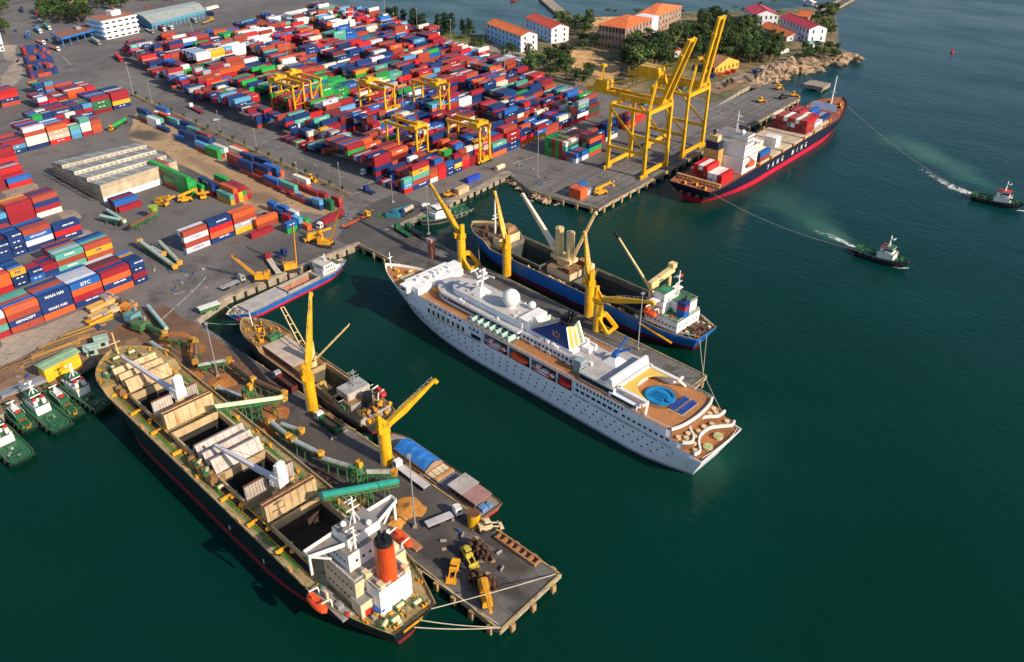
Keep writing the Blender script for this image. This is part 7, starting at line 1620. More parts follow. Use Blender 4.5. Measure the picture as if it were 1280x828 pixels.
conveyor('dark tube running to the round green hopper by the shed', (162, 283), 4, (193, 267), 4, 2.2, rust, convgreen, 2, 0, True); conveyor('long pale conveyor lying parked beside the road', (174, 301), 4, (218, 333), 2, 2.4, convwhite, convgreen, 3, 2)
conveyor('second parked pale conveyor nearer the grey red stack', (199, 302), 4, (224, 328), 2, 2.2, convwhite, convgreen, 3, 1); conveyor('short parked conveyor between the two long pale ones', (190, 309), 3, (204, 317), 3, 2, MATS['cover_grey'], convgreen, 1, 1)
t = thing('hopper', 'round green hopper standing by the dark tube near the shed', 'hopper', (*G(195, 274), 3)); MB().cyl((0, 0, 3), (0, 0, 7), 1, 2.4, n=14).build('bin', mat('hopper_green', (.28, .42, .05), .6), t)
for a in range(4): MB().bar((1.6*math.cos(a*1.57), 1.6*math.sin(a*1.57), 0), (1.6*math.cos(a*1.57), 1.6*math.sin(a*1.57), 5), .3).build('leg', convgreen, t)
for i, (px, py, r, c) in enumerate(((236, 470, 5, clay), (276, 478, 5.5, clay), (345, 515, 5, clay), (240, 437, 4.5, clay), (512, 636, 4.6, mat('orange_ore', (.55, .24, .05), .95, var=.3, scale=.3)), (497, 652, 3, MATS['orange_ore']), (440, 632, 5, clay), (395, 600, 6, orem), (330, 540, 6, clay), (215, 425, 6, clay), (470, 640, 6, orem))):
    x, y = G(px, py); m_ = MB(); q = random.Random(i); n = 16; vs = [(0, 0, .9+r*.06)]; 
    for k in range(n): a = 6.283*k/n; rr = r*q.uniform(.35, .6); vs.append((rr*math.cos(a), rr*math.sin(a), .35))
    for k in range(n): a = 6.283*k/n; rr = r*q.uniform(.75, 1.2); vs.append((rr*math.cos(a), rr*math.sin(a), .025))
    m_.add(vs, [(0, 1+k, 1+(k+1) % n) for k in range(n)]+[(1+k, 1+n+k, 1+n+(k+1) % n, 1+(k+1) % n) for k in range(n)]); m_.build('ore_heap', c, None, (x, y, 3.03), kind='stuff', category='ore heap', label='low heap of spilled ore on the near pier', group='ore heaps on the near pier')
# ================================================================== vehicles
def wheels(t, xs, w_=2.3, r=.5):
    me = MB().cyl((0, -.2, 0), (0, .2, 0), r, n=10)
    repeat('wheel', me, tyre, t, [(x, s*w_/2, r) for x in xs for s in (1, -1)])
VM = {}
def paint(c):
    if c not in VM: VM[c] = mat('vehicle_'+c, {**PAL, 'white': (.7, .7, .68), 'black': (.02, .02, .022), 'steel': (.3, .3, .3), 'lilac': (.5, .48, .5)}[c], .45, dirt=(.25, .2, .16), dscale=.8, dlo=.6, dhi=.85)
    return VM[c]
def truck(label, p, q, cab, body='flat', load='grey', group=None, name='truck', z=3.0):
    """p: tail, q: nose (points of the photograph on the ground)"""
    A, B = Vector((*G(*p), z)), Vector((*G(*q), z)); d = B-A; L = max(5.5, min(d.length, 18.5)); t = thing(name, label, 'truck', A, math.atan2(d.y, d.x), group)
    c = MB(); c.box(L-1.3, 0, .9, 2.2, 2.4, 2.2); c.box(L-1.6, 0, 3.1, 1.4, 2.2, .5); c.box(L-.25, 0, .7, .5, 2.3, 1.0); cb = c.build('cab', paint(cab), t)
    MB().box(L-.18, 0, 1.95, .1, 2.1, .95).box(L-1.2, 1.22, 2.0, 1.1, .05, .8).box(L-1.2, -1.22, 2.0, 1.1, .05, .8).build('windscreen', glass, cb)
    MB().box(L/2-.6, 0, .75, L-1.6, .9, .4).build('chassis', dark, t); bl = L-3.0
    if body == 'flat': MB().box(bl/2, 0, 1.2, bl, 2.5, .3).build('trailer_bed', paint(load), t)
    elif body == 'box': MB().box(bl/2, 0, 1.15, bl, 2.5, 2.7).build('cargo_box', paint(load), t)
    elif body == 'tipper':
        m_ = MB(); m_.box(bl/2, 0, 1.1, bl, 2.4, .2)
        for s in (1, -1): m_.box(bl/2, s*1.22, 1.1, bl, .12, 1.7)
        m_.box(.05, 0, 1.1, .12, 2.4, 1.7); m_.box(bl-.05, 0, 1.1, .12, 2.4, 1.9); m_.build('tipper_body', paint(load), t); MB().box(bl/2, 0, 1.3, bl-.3, 2.2, .6).build('load', orem, t)
    elif body == 'tank': MB().cyl((.3, 0, 2.2), (bl-.2, 0, 2.2), 1.15, n=14).build('tank', paint(load), t)
    elif body == 'skel':
        m_ = MB(); m_.bar((0, .5, 1.2), (bl, .5, 1.2), .3, .35); m_.bar((0, -.5, 1.2), (bl, -.5, 1.2), .3, .35)
        for k in range(5): m_.box(bl*(k+.3)/5, 0, 1.15, .3, 2.4, .3)
        m_.build('trailer_frame', paint(load), t)
    wheels(t, [L-1.4]+([.9, 2.1, 3.3, L-4.2] if L > 9 else [1.2])); return t
def car(label, p, q, c, name='car', van=False, group=None):
    A, B = Vector((*G(*p), 3)), Vector((*G(*q), 3)); d = B-A; L = 5.2 if van else 4.5; t = thing(name, label, 'van' if van else 'car', A, math.atan2(d.y, d.x), group)
    b = MB(); b.box(L/2, 0, .35, L, 1.85, .6); 
    b.add([(L*.1 if not van else .05, -.85, .95), (L*.1 if not van else .05, .85, .95), (L*.75, .85, .95), (L*.75, -.85, .95), (L*.22 if not van else .1, -.75, 1.5+.5*van), (L*.22 if not van else .1, .75, 1.5+.5*van), (L*.6, .75, 1.5+.5*van), (L*.6, -.75, 1.5+.5*van)], [(0, 4, 5, 1), (1, 5, 6, 2), (2, 6, 7, 3), (3, 7, 4, 0), (4, 7, 6, 5)]); b.build('body', paint(c), t)
    MB().box(L*.66, 0, 1.0, L*.13, 1.6, .42+.4*van).build('windscreen', glass, t); wheels(t, [L*.2, L*.8], 1.7, .34)
truck('white cabbed flat trailer truck parked across the end of the near pier', (533, 660), (577, 642), 'white', 'flat', 'lilac')
truck('white cabbed truck with dark ore tipper beside the pier edge crane', (424, 543), (397, 523), 'white', 'tipper', 'darkgreen'); truck('dark maroon tipper truck in shade alongside the old cargo ship', (369, 491), (345, 472), 'grey', 'tipper', 'maroon')
truck('white flatbed lorry loaded with pale slabs under the slanting yellow crane', (534, 613), (494, 583), 'white', 'flat', 'lilac'); truck('white tractor pulling a dark red container past the crawler cranes', (428, 270), (396, 289), 'white', 'box', 'crimson')
truck('yellow cabbed truck with an orange empty trailer at the pier root', (428, 287), (463, 270), 'yellow', 'skel', 'orange'); truck('red cabbed flat truck with pale pink bed beside the crawler crane', (349, 345), (334, 323), 'crimson', 'flat', 'tan')
truck('white tractor parked against the navy stacks at the yard road corner', (470, 213), (452, 220), 'white', 'box', 'navy'); truck('small blue tractor crossing the road corner', (468, 244), (456, 239), 'navy', 'skel', 'navy'); truck('green and white tank trailer on the inner quay', (516, 263), (500, 272), 'navy', 'tank', 'tan')
truck('dark green trailer at the middle pier root, farther from the tug', (513, 298), (495, 287), 'darkgreen', 'flat', 'darkgreen'); truck('dark green low trailer by the quay edge next to the tug bow', (527, 297), (508, 286), 'darkgreen', 'flat', 'black'); truck('dark blue tractor beside the upright crawler crane', (346, 324), (358, 319), 'navy', 'skel', 'navy')
truck('bright green two tank truck with yellow cab by the saw-tooth shed', (158, 153), (131, 169), 'yellow', 'tank', 'green'); truck('white truck with maroon trailer on the tree lined road', (253, 143), (233, 132), 'white', 'flat', 'crimson'); truck('red truck alone on the wide road below the gate', (146, 72), (156, 82), 'red', 'box', 'red')
GT = 'vehicles by the gate canopy'
for a in (('grey container truck leaving the canopy along the blue office', (116, 52), (132, 61), 'steel', 'box', 'grey'), ('white truck with rust red flatbed just left of the canopy', (62, 60), (78, 66), 'white', 'flat', 'brick'), ('orange truck behind the canopy columns', (46, 52), (59, 58), 'white', 'flat', 'orange'), ('blue and white box truck above the canopy', (45, 38), (58, 47), 'white', 'box', 'sky'),
          ('dark blue lorry far up the gate road', (27, 12), (31, 22), 'navy', 'tipper', 'navy'), ('small blue tipper in the middle of the gate road', (37, 43), (34, 50), 'blue', 'tipper', 'sky'), ('maroon truck beside the gate island', (47, 15), (46, 24), 'crimson', 'box', 'crimson'), ('teal box truck behind the canopy roof', (56, 34), (64, 39), 'white', 'box', 'teal')): truck(*a, group=GT)
car('white van on the gate road above the canopy', (50, 26), (57, 30), 'white', 'van', True, GT); car('dark blue car below the white van', (42, 33), (48, 34), 'navy', 'car', False, GT); car('navy car beside the round road island', (19, 40), (21, 36), 'navy', 'car', False, GT); car('white car at the inner quay by the tug', (527, 259), (533, 257), 'white'); car('small silver car at the edge of the tree lined road', (266, 152), (271, 151), 'grey')
GW = 'lorries at the sheet warehouse'
for a in (('grey trailer truck with red load in front of the sheet warehouse', (183, 38), (199, 46), 'steel', 'flat', 'grey'), ('red container truck parked beside the grey trailer', (197, 36), (208, 41), 'white', 'box', 'crimson'), ('white truck right of the red container lorry', (209, 33), (219, 40), 'white', 'flat', 'steel'), ('grey truck by the right bay doors of the warehouse', (238, 25), (250, 32), 'steel', 'box', 'grey'), ('navy container truck at the warehouse corner', (250, 20), (268, 20), 'navy', 'box', 'navy'), ('yellow flat truck among the navy lorries', (254, 31), (266, 26), 'yellow', 'flat', 'yellow'), ('red roofed white trailer behind the warehouse corner', (258, 15), (273, 11), 'white', 'box', 'cream'), ('long red trailer with white cab at the yard entrance', (170, 62), (156, 54), 'cream', 'flat', 'brick')): truck(*a, group=GW)
car('red car behind the sheet warehouse', (182, 10), (187, 9), 'red', 'car', False, GW)
def machine(label, p, rz, kind='stacker', s=1., name='reach_stacker', c=None):
    t = thing(name, label, 'machine', (*G(*p), 3), rz); m_ = c or plant_y
    if kind == 'stacker':
        MB().box(0, 0, .7, 7, 3, 1.4).build('chassis', m_, t); MB().box(-.4, 0, 2.1, 1.8, 1.7, 1.7).build('cab', m_, t); b = MB(); boom(b, (-3, 0, 3.2), (6, 0, 6), 1.1, .9); b.build('boom', m_, t); MB().box(6.3, 0, 4.6, 1.2, 6, .8).build('spreader', m_, t); wheels(t, [-2.6, 2.4], 3, .8)
    elif kind == 'loader':
        MB().box(-.8, 0, .9, 3.8, 2.2, 1.4).build('body', m_, t); MB().box(-.2, 0, 2.3, 1.6, 1.7, 1.4).build('cab', m_, t); MB().box(-.2, 0, 2.6, 1.7, 1.8, .6).build('cab_window', glass, t); b = MB(); b.bar((1, .8, 1.6), (3.4, .8, .8), .3); b.bar((1, -.8, 1.6), (3.4, -.8, .8), .3); b.build('arm', m_, t)
        k = MB(); k.box(3.8, 0, .1, 1.2, 2.8, .2); k.box(3.3, 0, .2, .2, 2.8, 1.); k.build('bucket', m_, t); wheels(t, [-1.9, 1.3], 2.2, .75)
    elif kind == 'crane':
        MB().box(0, 0, .7, 9, 2.7, 1.2).build('chassis', m_, t); MB().box(3.4, 0, 1.9, 2, 2.4, 1.4).build('cab', m_, t); MB().box(-1.5, 0, 1.9, 3, 2.5, 1.6).build('turret', m_, t); b = MB(); boom(b, (-2.4, 0, 3.6), (9, 0, 4.4), 1.2, .8); b.build('boom', m_, t); wheels(t, [-3.4, -1.4, 2.4, 3.8], 2.6, .7)
    return t
machine('yellow reach stacker parked in the open asphalt yard', (203, 257), R(20)); machine('yellow spreader machine lying low by the green stacks', (232, 252), R(60)); machine('yellow reach stacker lifting in front of the green containers', (254, 247), R(-25)); machine('long yellow telescopic crane stretched beside the red truck', (392, 301), R(70), 'crane', 1, 'mobile_crane')
machine('yellow forklift truck at the wharf corner beside orange containers', (750, 243), R(60)); machine('dark yellow loader far out on the wharf deck', (951, 128), R(60), 'loader', 1, 'wheel_loader'); machine('yellow machine with raised bucket at the far wharf end', (973, 112), R(75), 'loader', 1, 'wheel_loader'); machine('dark loader near the far wharf edge', (978, 124), R(70), 'loader', 1, 'wheel_loader', dark); machine('small yellow loader at the wharf tip', (992, 121), R(40), 'loader', 1, 'wheel_loader')
machine('yellow mobile crane with boom lowered at the pier end', (606, 745), R(-38), 'crane', 1, 'mobile_crane'); machine('orange yellow wheel loader with wide bucket on the pier end', (568, 715), R(-60), 'loader', 1, 'wheel_loader'); machine('small yellow green loader beside the upper rusty grabs', (585, 698), R(-20), 'loader', 1, 'wheel_loader', mat('plant_lime', (.5, .42, .05), .5)); machine('white and yellow generator cart near the pier edge', (610, 662), R(60), 'loader', 1, 'wheel_loader', cream)
machine('orange forklift on the inner quay next to tan crates', (561, 246), R(60), 'loader', 1, 'forklift', mat('plant_orange', (.65, .25, .02), .5)); machine('yellow loader parked on the road verge', (389, 226), R(10), 'loader', 1, 'wheel_loader')
for i, (px, py) in enumerate(((588, 690), (594, 686), (600, 690), (606, 696), (612, 699), (598, 697))):
    pass
gm_ = MB(); q = random.Random(11)
for k in range(5): a = k*6.283/5; gm_.bar((.9*math.cos(a), .9*math.sin(a), 2.2), (1.5*math.cos(a), 1.5*math.sin(a), 1.), .5, .7); gm_.bar((1.5*math.cos(a), 1.5*math.sin(a), 1.), (.35*math.cos(a), .35*math.sin(a), 0), .5, .7)
gm_.cyl((0, 0, 1.8), (0, 0, 3.2), .8, .5, n=10); gme = gm_.mesh('grab_bucket', mat('grab_rust', (.10, .045, .025), .9, dirt=(.03, .02, .016), dscale=.9, dlo=.42, dhi=.6))
GB = 'rusty grab buckets on the pier end'
for i, (px, py) in enumerate(((588, 688), (593, 684), (599, 688), (597, 694), (605, 693), (610, 699), (604, 699), (596, 722), (592, 728), (600, 727), (606, 731), (612, 729), (617, 735), (611, 737))):
    o = bpy.data.objects.new('grab_bucket', gme); col.objects.link(o); o.location = (*G(px, py), 3); o.rotation_euler.z = i; s = .85+.3*q.random(); o.scale = (s, s, s); o['category'] = 'grab'; o['group'] = GB
    o['label'] = 'rusty orange peel grab in the heap '+('farther from the ship, by the lime loader' if i < 7 else 'nearer the ship, by the yellow mobile crane')
t = thing('steel_spreader', 'long rusty frame with round holes lying on the pier end', 'frame', (*G(647, 688), 3), math.atan2(*(Vector(G(665, 701))-Vector(G(628, 675))).yx)); m_ = MB()
for s in (1, -1): m_.box(0, s*1.2, 0, 15, .5, 1.)
for k in range(7): m_.box(-7.2+k*2.4, 0, 0, .9 if k % 2 else .5, 2.2, .9)
m_.build('beam', mat('beam_rust', (.36, .17, .07), .8, dirt=(.2, .1, .05), dscale=.5), t)
t = thing('bollard_drum', 'open bright yellow drum standing on the near pier edge', 'drum', (*G(592.5, 656), 3)); MB().cyl((0, 0, 0), (0, 0, 4.6), 1.95, 1.9, n=18, mt=1).build('shell', [crane_y, rust], t)
t = thing('loading_ramp', 'rusty brown plate lying beside the pier edge crane', 'plate', (*G(413, 524), 3.0), R(174)); MB().box(0, 0, .02, 11, 3, .25).build('plate', deckrust, t)
t = thing('pontoon', 'rust coloured pontoon against the pier beside the bulk carrier lifeboat', 'pontoon', (*G(511, 677), 2.2), R(176)); MB().box(0, 0, .82, 9, 2.4, .6).build('plate', mat('pontoon_rust', (.42, .17, .08), .8), t)
for label, px, py, c, sz in (('blue steel container box on the inner quay edge', 591, 226, mat('quay_box_blue', (.02, .06, .45), .5), (2.5, 10, 2.6)), ('white cylindrical tank on the inner quay edge', 625, 212, None, None), ('stack of tan crates on the inner quay edge', 577, 241, mat('crate_tan', (.5, .36, .22), .8), (3.5, 8, 3)), ('low dark skip on the inner quay beyond the crates', 567, 244, dark, (2, 3, 1))):
    t = thing('quay_box' if sz else 'tank', label, 'box' if sz else 'tank', (*G(px, py), 3))
    if sz: MB().box(0, 0, .1, *sz).build('body', c, t); MB().box(0, 0, .1+sz[2], sz[0]*.96, sz[1]*.97, .08).build('lid', c, t)
    else: MB().cyl((0, -3.2, 1.4), (0, 3.2, 1.4), 1.4, n=14).build('shell', cream, t); MB().box(0, -2, 0, 2, .4, .8).box(0, 2, 0, 2, .4, .8).build('saddle', steel, t)
t = thing('quay_machinery', 'teal blue loading machinery on the inner quay beside the tug', 'machine', (*G(492, 272), 3), R(30)); MB().box(0, 0, .3, 7, 3, 2.2).build('frame', mat('teal_machine', (.03, .18, .24), .6), t); MB().box(1, 0, 2.5, 2.5, 2.5, 2).build('cab', MATS['teal_machine'], t); MB().box(-6, 1, 0, 6, 4, .4).build('ramp', convgreen, t); mb = MB(); boom(mb, (0, 0, 4), (8, 3, 6), .8, .6); mb.build('arm', MATS['teal_machine'], t)
t = thing('green_shelter', 'white roofed green trailer cart at the inner quay corner', 'cart', (*G(262, 389), 3), R(80)); MB().box(0, 0, .8, 8, 2.6, 1.6).build('body', convgreen, t); MB().box(0, 0, 2.4, 8.4, 2.9, .4).build('roof', white, t); wheels(t, [-2.6, 2.6], 2.2, .5)
truck('long empty grey trailer lying by the lowered crawler crane', (276, 364), (306, 351), 'steel', 'flat', 'steel')
# quay shed and materials at lower left
house('yellow_shed', 'bright yellow quay shed with pale green roof by the tugs', 'shed', (60, 479), (103, 457), (56.5, 472), 6.0, mat('shed_yellow', (.74, .44, .02), .6), mat('shed_green_roof', (.24, .38, .24), .7, dirt=(.3, .3, .2)), 1, 1, 1, pitch=.12, winm=MATS['plant_yellow'])
house('teal_kiosk', 'pale green quay hut next to the bulk carrier bow', 'hut', (109, 447), (118, 443), (107, 441), 2.8, mat('kiosk', (.35, .45, .4), .7), mat('kiosk_roof', (.36, .5, .42), .7), 1, 1, 1, pitch=.05); house('teal_kiosk', 'farther pale green quay hut by the ore conveyors', 'hut', (123, 437), (132, 433), (120, 430), 2.8, MATS['kiosk'], MATS['kiosk_roof'], 1, 1, 1, pitch=.05)
t = thing('sheet_stack', 'long blue grey stack of roofing sheets on the tug quay', 'stack', (*G(30, 486), 3), R(84)); MB().box(0, 0, 0, 15, 4, 1.6).build('pack', mat('sheet_grey', (.25, .27, .31), .5), t); MB().box(0, -2.3, 0, 14, .3, .5).build('skid', rust, t)
q = random.Random(21)
bm = [mat('beam_ochre', (.38, .22, .05), .8, dirt=(.2, .12, .06)), mat('beam_dark', (.10, .085, .08), .8), mat('beam_brown', (.24, .13, .06), .85)]
a0_, a1_ = Vector(G(72, 432)), Vector(G(122, 402))
for i in range(26):
    u = i/25; base = G(60+u*50+q.uniform(-2, 2), 447-u*40+q.uniform(-3, 3)); 
    o = MB().box(0, 0, 0, q.uniform(14, 22), .55, q.uniform(.4, 1.1)).build('steel_beam', bm[i % 3], None, (*base, 3.05), R(84)+q.uniform(-.03, .03)); o['category'] = 'beam'; o['group'] = 'steel beams laid out behind the tug quay'; o['label'] = ('ochre', 'dark', 'brown')[i % 3]+' steel beam in the laydown behind the yellow quay shed'
for i in range(5):
    base = G(4+i*5, 462-i*1.8); o = MB().box(0, 0, 0, 16, .7, .5+.2*(i % 2)).build('steel_beam', bm[i % 3], None, (*base, 3.05), R(85)); o['category'] = 'beam'; o['group'] = 'steel beams laid out behind the tug quay'; o['label'] = ('ochre', 'dark', 'brown')[i % 3]+' steel beam lying near the picture edge above the tugs'
# scrap machinery heap at the corner of the stacks
for i, (px, py, c, sz, r_, lb) in enumerate(((135, 375, steel, (7, 4, 2.5), 10, 'grey crushed machine frame at the foot of the blue lettered stack'), (128, 386, mat('screen_tan', (.55, .35, .15), .8), (3, 11, 3), 4, 'tan screening trough in the machinery heap'), (133, 396, mat('screen_pale', (.45, .38, .3), .8), (3, 13, 3), 2, 'pale screening trough in front of the tan one'), (125, 402, plant_y, (3.5, 10, 2.5), 4, 'yellow girder frame in the machinery heap'), (162, 388, mat('bin_orange', (.65, .26, .04), .7), (5, 5, 3.4), 20, 'orange bin beside the crushed machinery'), (168, 405, mat('bin_teal', (.1, .3, .33), .6), (4, 5, 6), 15, 'teal topped transfer box by the ore conveyors'), (178, 414, convgreen, (5, 5, 5), 15, 'green transfer tower by the ore conveyors'), (143, 379, dark, (5, 3, 2), 40, 'dark engine block in the machinery heap'), (124, 411, navyp, (4, 2.4, 1.2), 10, 'blue scrap tank below the machinery heap'))):
    t = thing('scrap_machine', lb, 'machine', (*G(px, py), 3), R(r_)); a, b, h = sz
    MB().box(0, 0, h*.35, a, b, h*.5).build('trough', c, t); m_ = MB()
    for s in (1, -1):
        for k in (1, -1): m_.bar((s*a*.42, k*b*.42, 0), (s*a*.42, k*b*.42, h*.9), .35)
        m_.bar((s*a*.5, -b/2, h*.9), (s*a*.5, b/2, h*.95), .3)
    m_.build('frame', plant_y if i in (1, 2) else rust, t); MB().box(a*.2, b*.25, h*.85, a*.35, b*.2, h*.4).build('motor', steel, t)
# ================================================================== lamp posts, masts
lp = {}
def lamp(px, py, h, label, heads=2):
    if h not in lp:
        lp[h] = (MB().cyl((0, 0, 0), (0, 0, h), .26 if h > 15 else .16, .14 if h > 15 else .1, n=8).mesh('post', steel), MB().box(0, 0, h, 1.1 if h > 15 else .4, 1.6 if h > 15 else 1.4, .35).mesh('lamp_head', steel), MB().box(0, 0, 0, 1.2, 1.2, .8).mesh('footing', concrete))
    t = thing('lamp_post', label, 'lamp post', (*G(px, py), 3), R(rnd.random()*90), 'tall lamp posts around the port')
    for n_2, me in zip(('post', 'lamp_head', 'footing'), lp[h]): o = bpy.data.objects.new(n_2, me); col.objects.link(o); o.parent = t
lamp(519, 659, 26, 'tall grey lamp post on the near pier beside the lifeboat'); lamp(272.5, 470.5, 22, 'tall grey lamp post by the hatch crane of the bulk carrier'); lamp(797, 437, 24, 'tall grey lamp post beside the liner blue fin mast'); lamp(672, 222, 26, 'tall pale lamp post near the wharf cluster'); lamp(536, 293, 24, 'grey lamp post rising beside the inner quay tug')
for i, (px, py, h, lb) in enumerate(((491, 253, 14, 'grey lamp post at the road corner of the yard'), (190, 128, 14, 'lamp post on the road below the white truck'), (167, 119, 22, 'tall lamp post at the upper end of the verge'), (244, 57, 26, 'tall lamp mast by the sheet warehouse yard'), (276, 167, 14, 'lamp post on the verge by the dirt lot'), (322, 191, 14, 'lamp post midway along the verge'), (374, 235, 14, 'lamp post near the lower end of the verge'), (426, 236, 14, 'lamp post at the verge tip'), (363, 95, 30, 'tall mast among the stacks by the left gantry crane'), (483, 40, 26, 'lamp mast at the back wall near the shoreline pines'), (522, 44, 22, 'lamp mast on the lawn by the back wall'), (564, 56, 20, 'lamp mast midway along the back wall'), (631, 118, 30, 'tall mast in the yard below the white guard house'), (505, 148, 28, 'tall mast beside the central gantry crane'), (659, 80, 18, 'lamp post behind the white guard house'))): lamp(px, py, h, lb)
t = thing('pier_booth', 'red brick coloured booth at the foot of a lamp post on the middle pier', 'booth', (*G(540, 322), 3)); MB().box(0, 0, 0, 2.4, 2.4, 8).build('column', mat('booth_red', (.4, .15, .1), .8), t); MB().box(0, 0, 8, 3.4, 3.2, 1.6).build('top_box', mat('booth_pink', (.5, .28, .24), .8), t)
# ================================================================== ropes, buoy
def line(label, a, b, sag=.6, r=.085, name='mooring_rope'):
    a, b = Vector(a), Vector(b); m_ = MB(); n = 12; pt = []
    for i in range(n+1): u = i/n; p = a+(b-a)*u; p.z -= sag*4*u*(1-u); pt.append(p)
    for p, q_ in zip(pt, pt[1:]): m_.bar(p, q_, r*2, r*2)
    o = m_.build(name, rope); o['label'] = label; o['category'] = 'rope'
def W_(o, ang, p): a = R(ang); return (o[0]+p[0]*math.cos(a)-p[1]*math.sin(a), o[1]+p[0]*math.sin(a)+p[1]*math.cos(a), p[2])
BK = ((-103.7, 86.8), 176)
line('upper of two near level ropes from the bulk carrier stern to the pier corner', W_(*BK, (0, -1.5, 10)), (-91, 103.2, 3.3)); line('lower of two near level ropes from the bulk carrier stern to the pier corner', W_(*BK, (0, 0.5, 9.2)), (-91, 103, 3.3)); line('long rope crossing the pier end above the rusty grabs', W_(*BK, (0, -5, 11)), (-90.8, 125.6, 3.4), .3); line('rope running along the pier edge from the bulk carrier quarter', W_(*BK, (10, -11, 11.6)), (-92, 103.5, 3.3), .2)
line('long pale tow line to the tug with white wake', (-188, 558, 11), (*G(1213, 245, 3), 2.5), 3, .055, 'tow_line'); line('long pale tow line from the container ship stern to the open water tug', (-179, 371, 8), (*G(1069, 311, 3), 2.5), 3, .055, 'tow_line')
line('rope from the liner stern to the middle pier end', W_((-79.5, 193.5), 175.7, (2, -9, 10)), (-105.8, 232, 3.3)); line('rope from the blue ship stern to the middle pier end', W_((-116, 250.3), 174.7, (1, 3, 8)), (-106.5, 232.4, 3.3)); line('second rope from the blue ship stern to the middle pier end', W_((-116, 250.3), 174.7, (1, -2, 8)), (-106.5, 232, 3.3)); line('rope from the blue ship bow down to the middle pier', W_((-116, 250.3), 174.7, (124, 3, 10)), (-222, 241, 3.3))
line('rope from the old ship bow to the near pier corner', W_((-173, 138.5), 175.7, (82, 2, 8)), (-277, 136, 3.3)); line('second rope from the old ship bow to the inner quay', W_((-173, 138.5), 175.7, (82, 0, 8)), (-279, 150, 3.3))
t = thing('channel_buoy', 'red channel buoy floating alone in the open water', 'buoy', (*G(1190, 66, 0), 0)); MB().cyl((0, 0, -.5), (0, 0, 1.2), 1.3, n=14).build('float', redp, t); MB().cyl((0, 0, 1.2), (0, 0, 3.6), .6, .25, n=8).build('tower', redp, t); MB().sph((0, 0, 4), .45).build('top_mark', redp, t)
t = thing('moored_launch', 'white launch moored behind the breakwater road', 'boat', (*G(1022, 9, 1), 0), R(150)); L = 24; hull(t, L, prof(L, 6, .05, .9, .7, 2, .05), prof(L, 5.4, .1, .7, .6, 1.8, .03), lambda u: 2+u, .4, white, navyp, 2, .5, .4, 20, grey); MB().box(12, 0, 2.4, 12, 4.4, 2.6).build('cabin', white, t); MB().box(14, 0, 5, 6, 3.8, 2).build('wheelhouse', white, t); windows(t, 7, 17, 6, 2.24, 3.3, 1, .9); windows(t, 7, 17, 6, -2.24, 3.3, 1, .9)
t = thing('red_barge', 'low dark red barge far off beyond the white houses', 'boat', (*G(641, 2, 0), 0), R(120)); L = 24; hull(t, L, prof(L, 6, .05, .9, .8, 2, .2), prof(L, 5.4, .1, .7, .75, 1.8, .15), lambda u: 1.4, .3, mat('far_barge', (.3, .12, .12), .7), redp, 2, .5, .4, 16, mat('far_barge_deck', (.4, .3, .28), .8)); MB().box(6, 0, 1.3, 5, 4, 2.2).build('cabin', white, t)
# ================================================================== trees
leafs = [mat('leaf_dark', (.014, .038, .013), .8, var=.45, scale=1.2, objvar=.5), mat('leaf_mid', (.030, .070, .017), .8, var=.45, scale=1.2, objvar=.5), mat('leaf_olive', (.07, .10, .022), .8, var=.45, scale=1.2, objvar=.5), mat('leaf_pine', (.018, .048, .022), .85, var=.4, scale=1.2, objvar=.25)]
bark = mat('tree_bark', (.13, .09, .06), .95)
def crown_mesh(seed, n, pine=False):
    q = random.Random(seed); mb = MB(); cl = []
    for k in range(16 if not pine else 9):
        a = q.random()*6.283; r = q.uniform(.15, .75); z = q.uniform(-.35, .65) if not pine else -.7+1.6*k/8
        if pine: r *= .7*(1-k/11)
        cl.append((r*math.cos(a), r*math.sin(a), z, q.uniform(.2, .38) if not pine else q.uniform(.25, .4), q.choice((0, 0, 1, 1, 2)) if not pine else q.choice((0, 3, 3))))
    for i in range(n):
        c = q.choice(cl); u = q.uniform(-1, 1); a = q.random()*6.283; s = math.sqrt(1-u*u); rr = c[3]*q.uniform(.55, 1.08)
        p = Vector((c[0]+rr*s*math.cos(a), c[1]+rr*s*math.sin(a), c[2]+rr*u*.85)); nn = Vector((s*math.cos(a)+q.gauss(0, .5), s*math.sin(a)+q.gauss(0, .5), u+.4+q.gauss(0, .4))).normalized()
        t1 = nn.orthogonal().normalized(); t1 = Matrix.Rotation(q.random()*6.283, 3, nn) @ t1; t2 = nn.cross(t1); w_ = q.uniform(.045, .10); h = w_*q.uniform(.6, 1.3)
        mb.add([p-t1*w_, p-t2*h*.7, p+t1*w_, p+t2*h], [(0, 1, 2, 3)], 3 if pine and c[4] else (c[4] if not (pine and c[4] == 0) else 0))
    return mb.mesh('crown', leafs)
def palm_mesh(seed):
    q = random.Random(seed); mb = MB()
    for k in range(15):
        a = k*6.283/15+q.uniform(-.2, .2); el = q.uniform(-.2, .9); p = Vector((0, 0, 0)); d = Vector((math.cos(a)*math.cos(el), math.sin(a)*math.cos(el), math.sin(el))); s = Vector((-math.sin(a), math.cos(a), 0))
        for j in range(5):
            p2 = p+d*.24; w0, w1 = (.05, .17, .19, .15, .08)[j], (.17, .19, .15, .08, .01)[j]; dr = Vector((0, 0, -.09))
            mb.add([p, p2, p2+s*w1+dr, p+s*w0+dr], [(0, 1, 2, 3)], 1); mb.add([p, p2, p2-s*w1+dr, p-s*w0+dr], [(3, 2, 1, 0)], 1 if j % 2 else 2); p = p2; d = (d+Vector((0, 0, -.28))).normalized()
    return mb.mesh('crown', leafs)
CR = [crown_mesh(i, 950) for i in range(4)]; PN = [crown_mesh(20+i, 950, True) for i in range(2)]; PA = [palm_mesh(40+i) for i in range(2)]
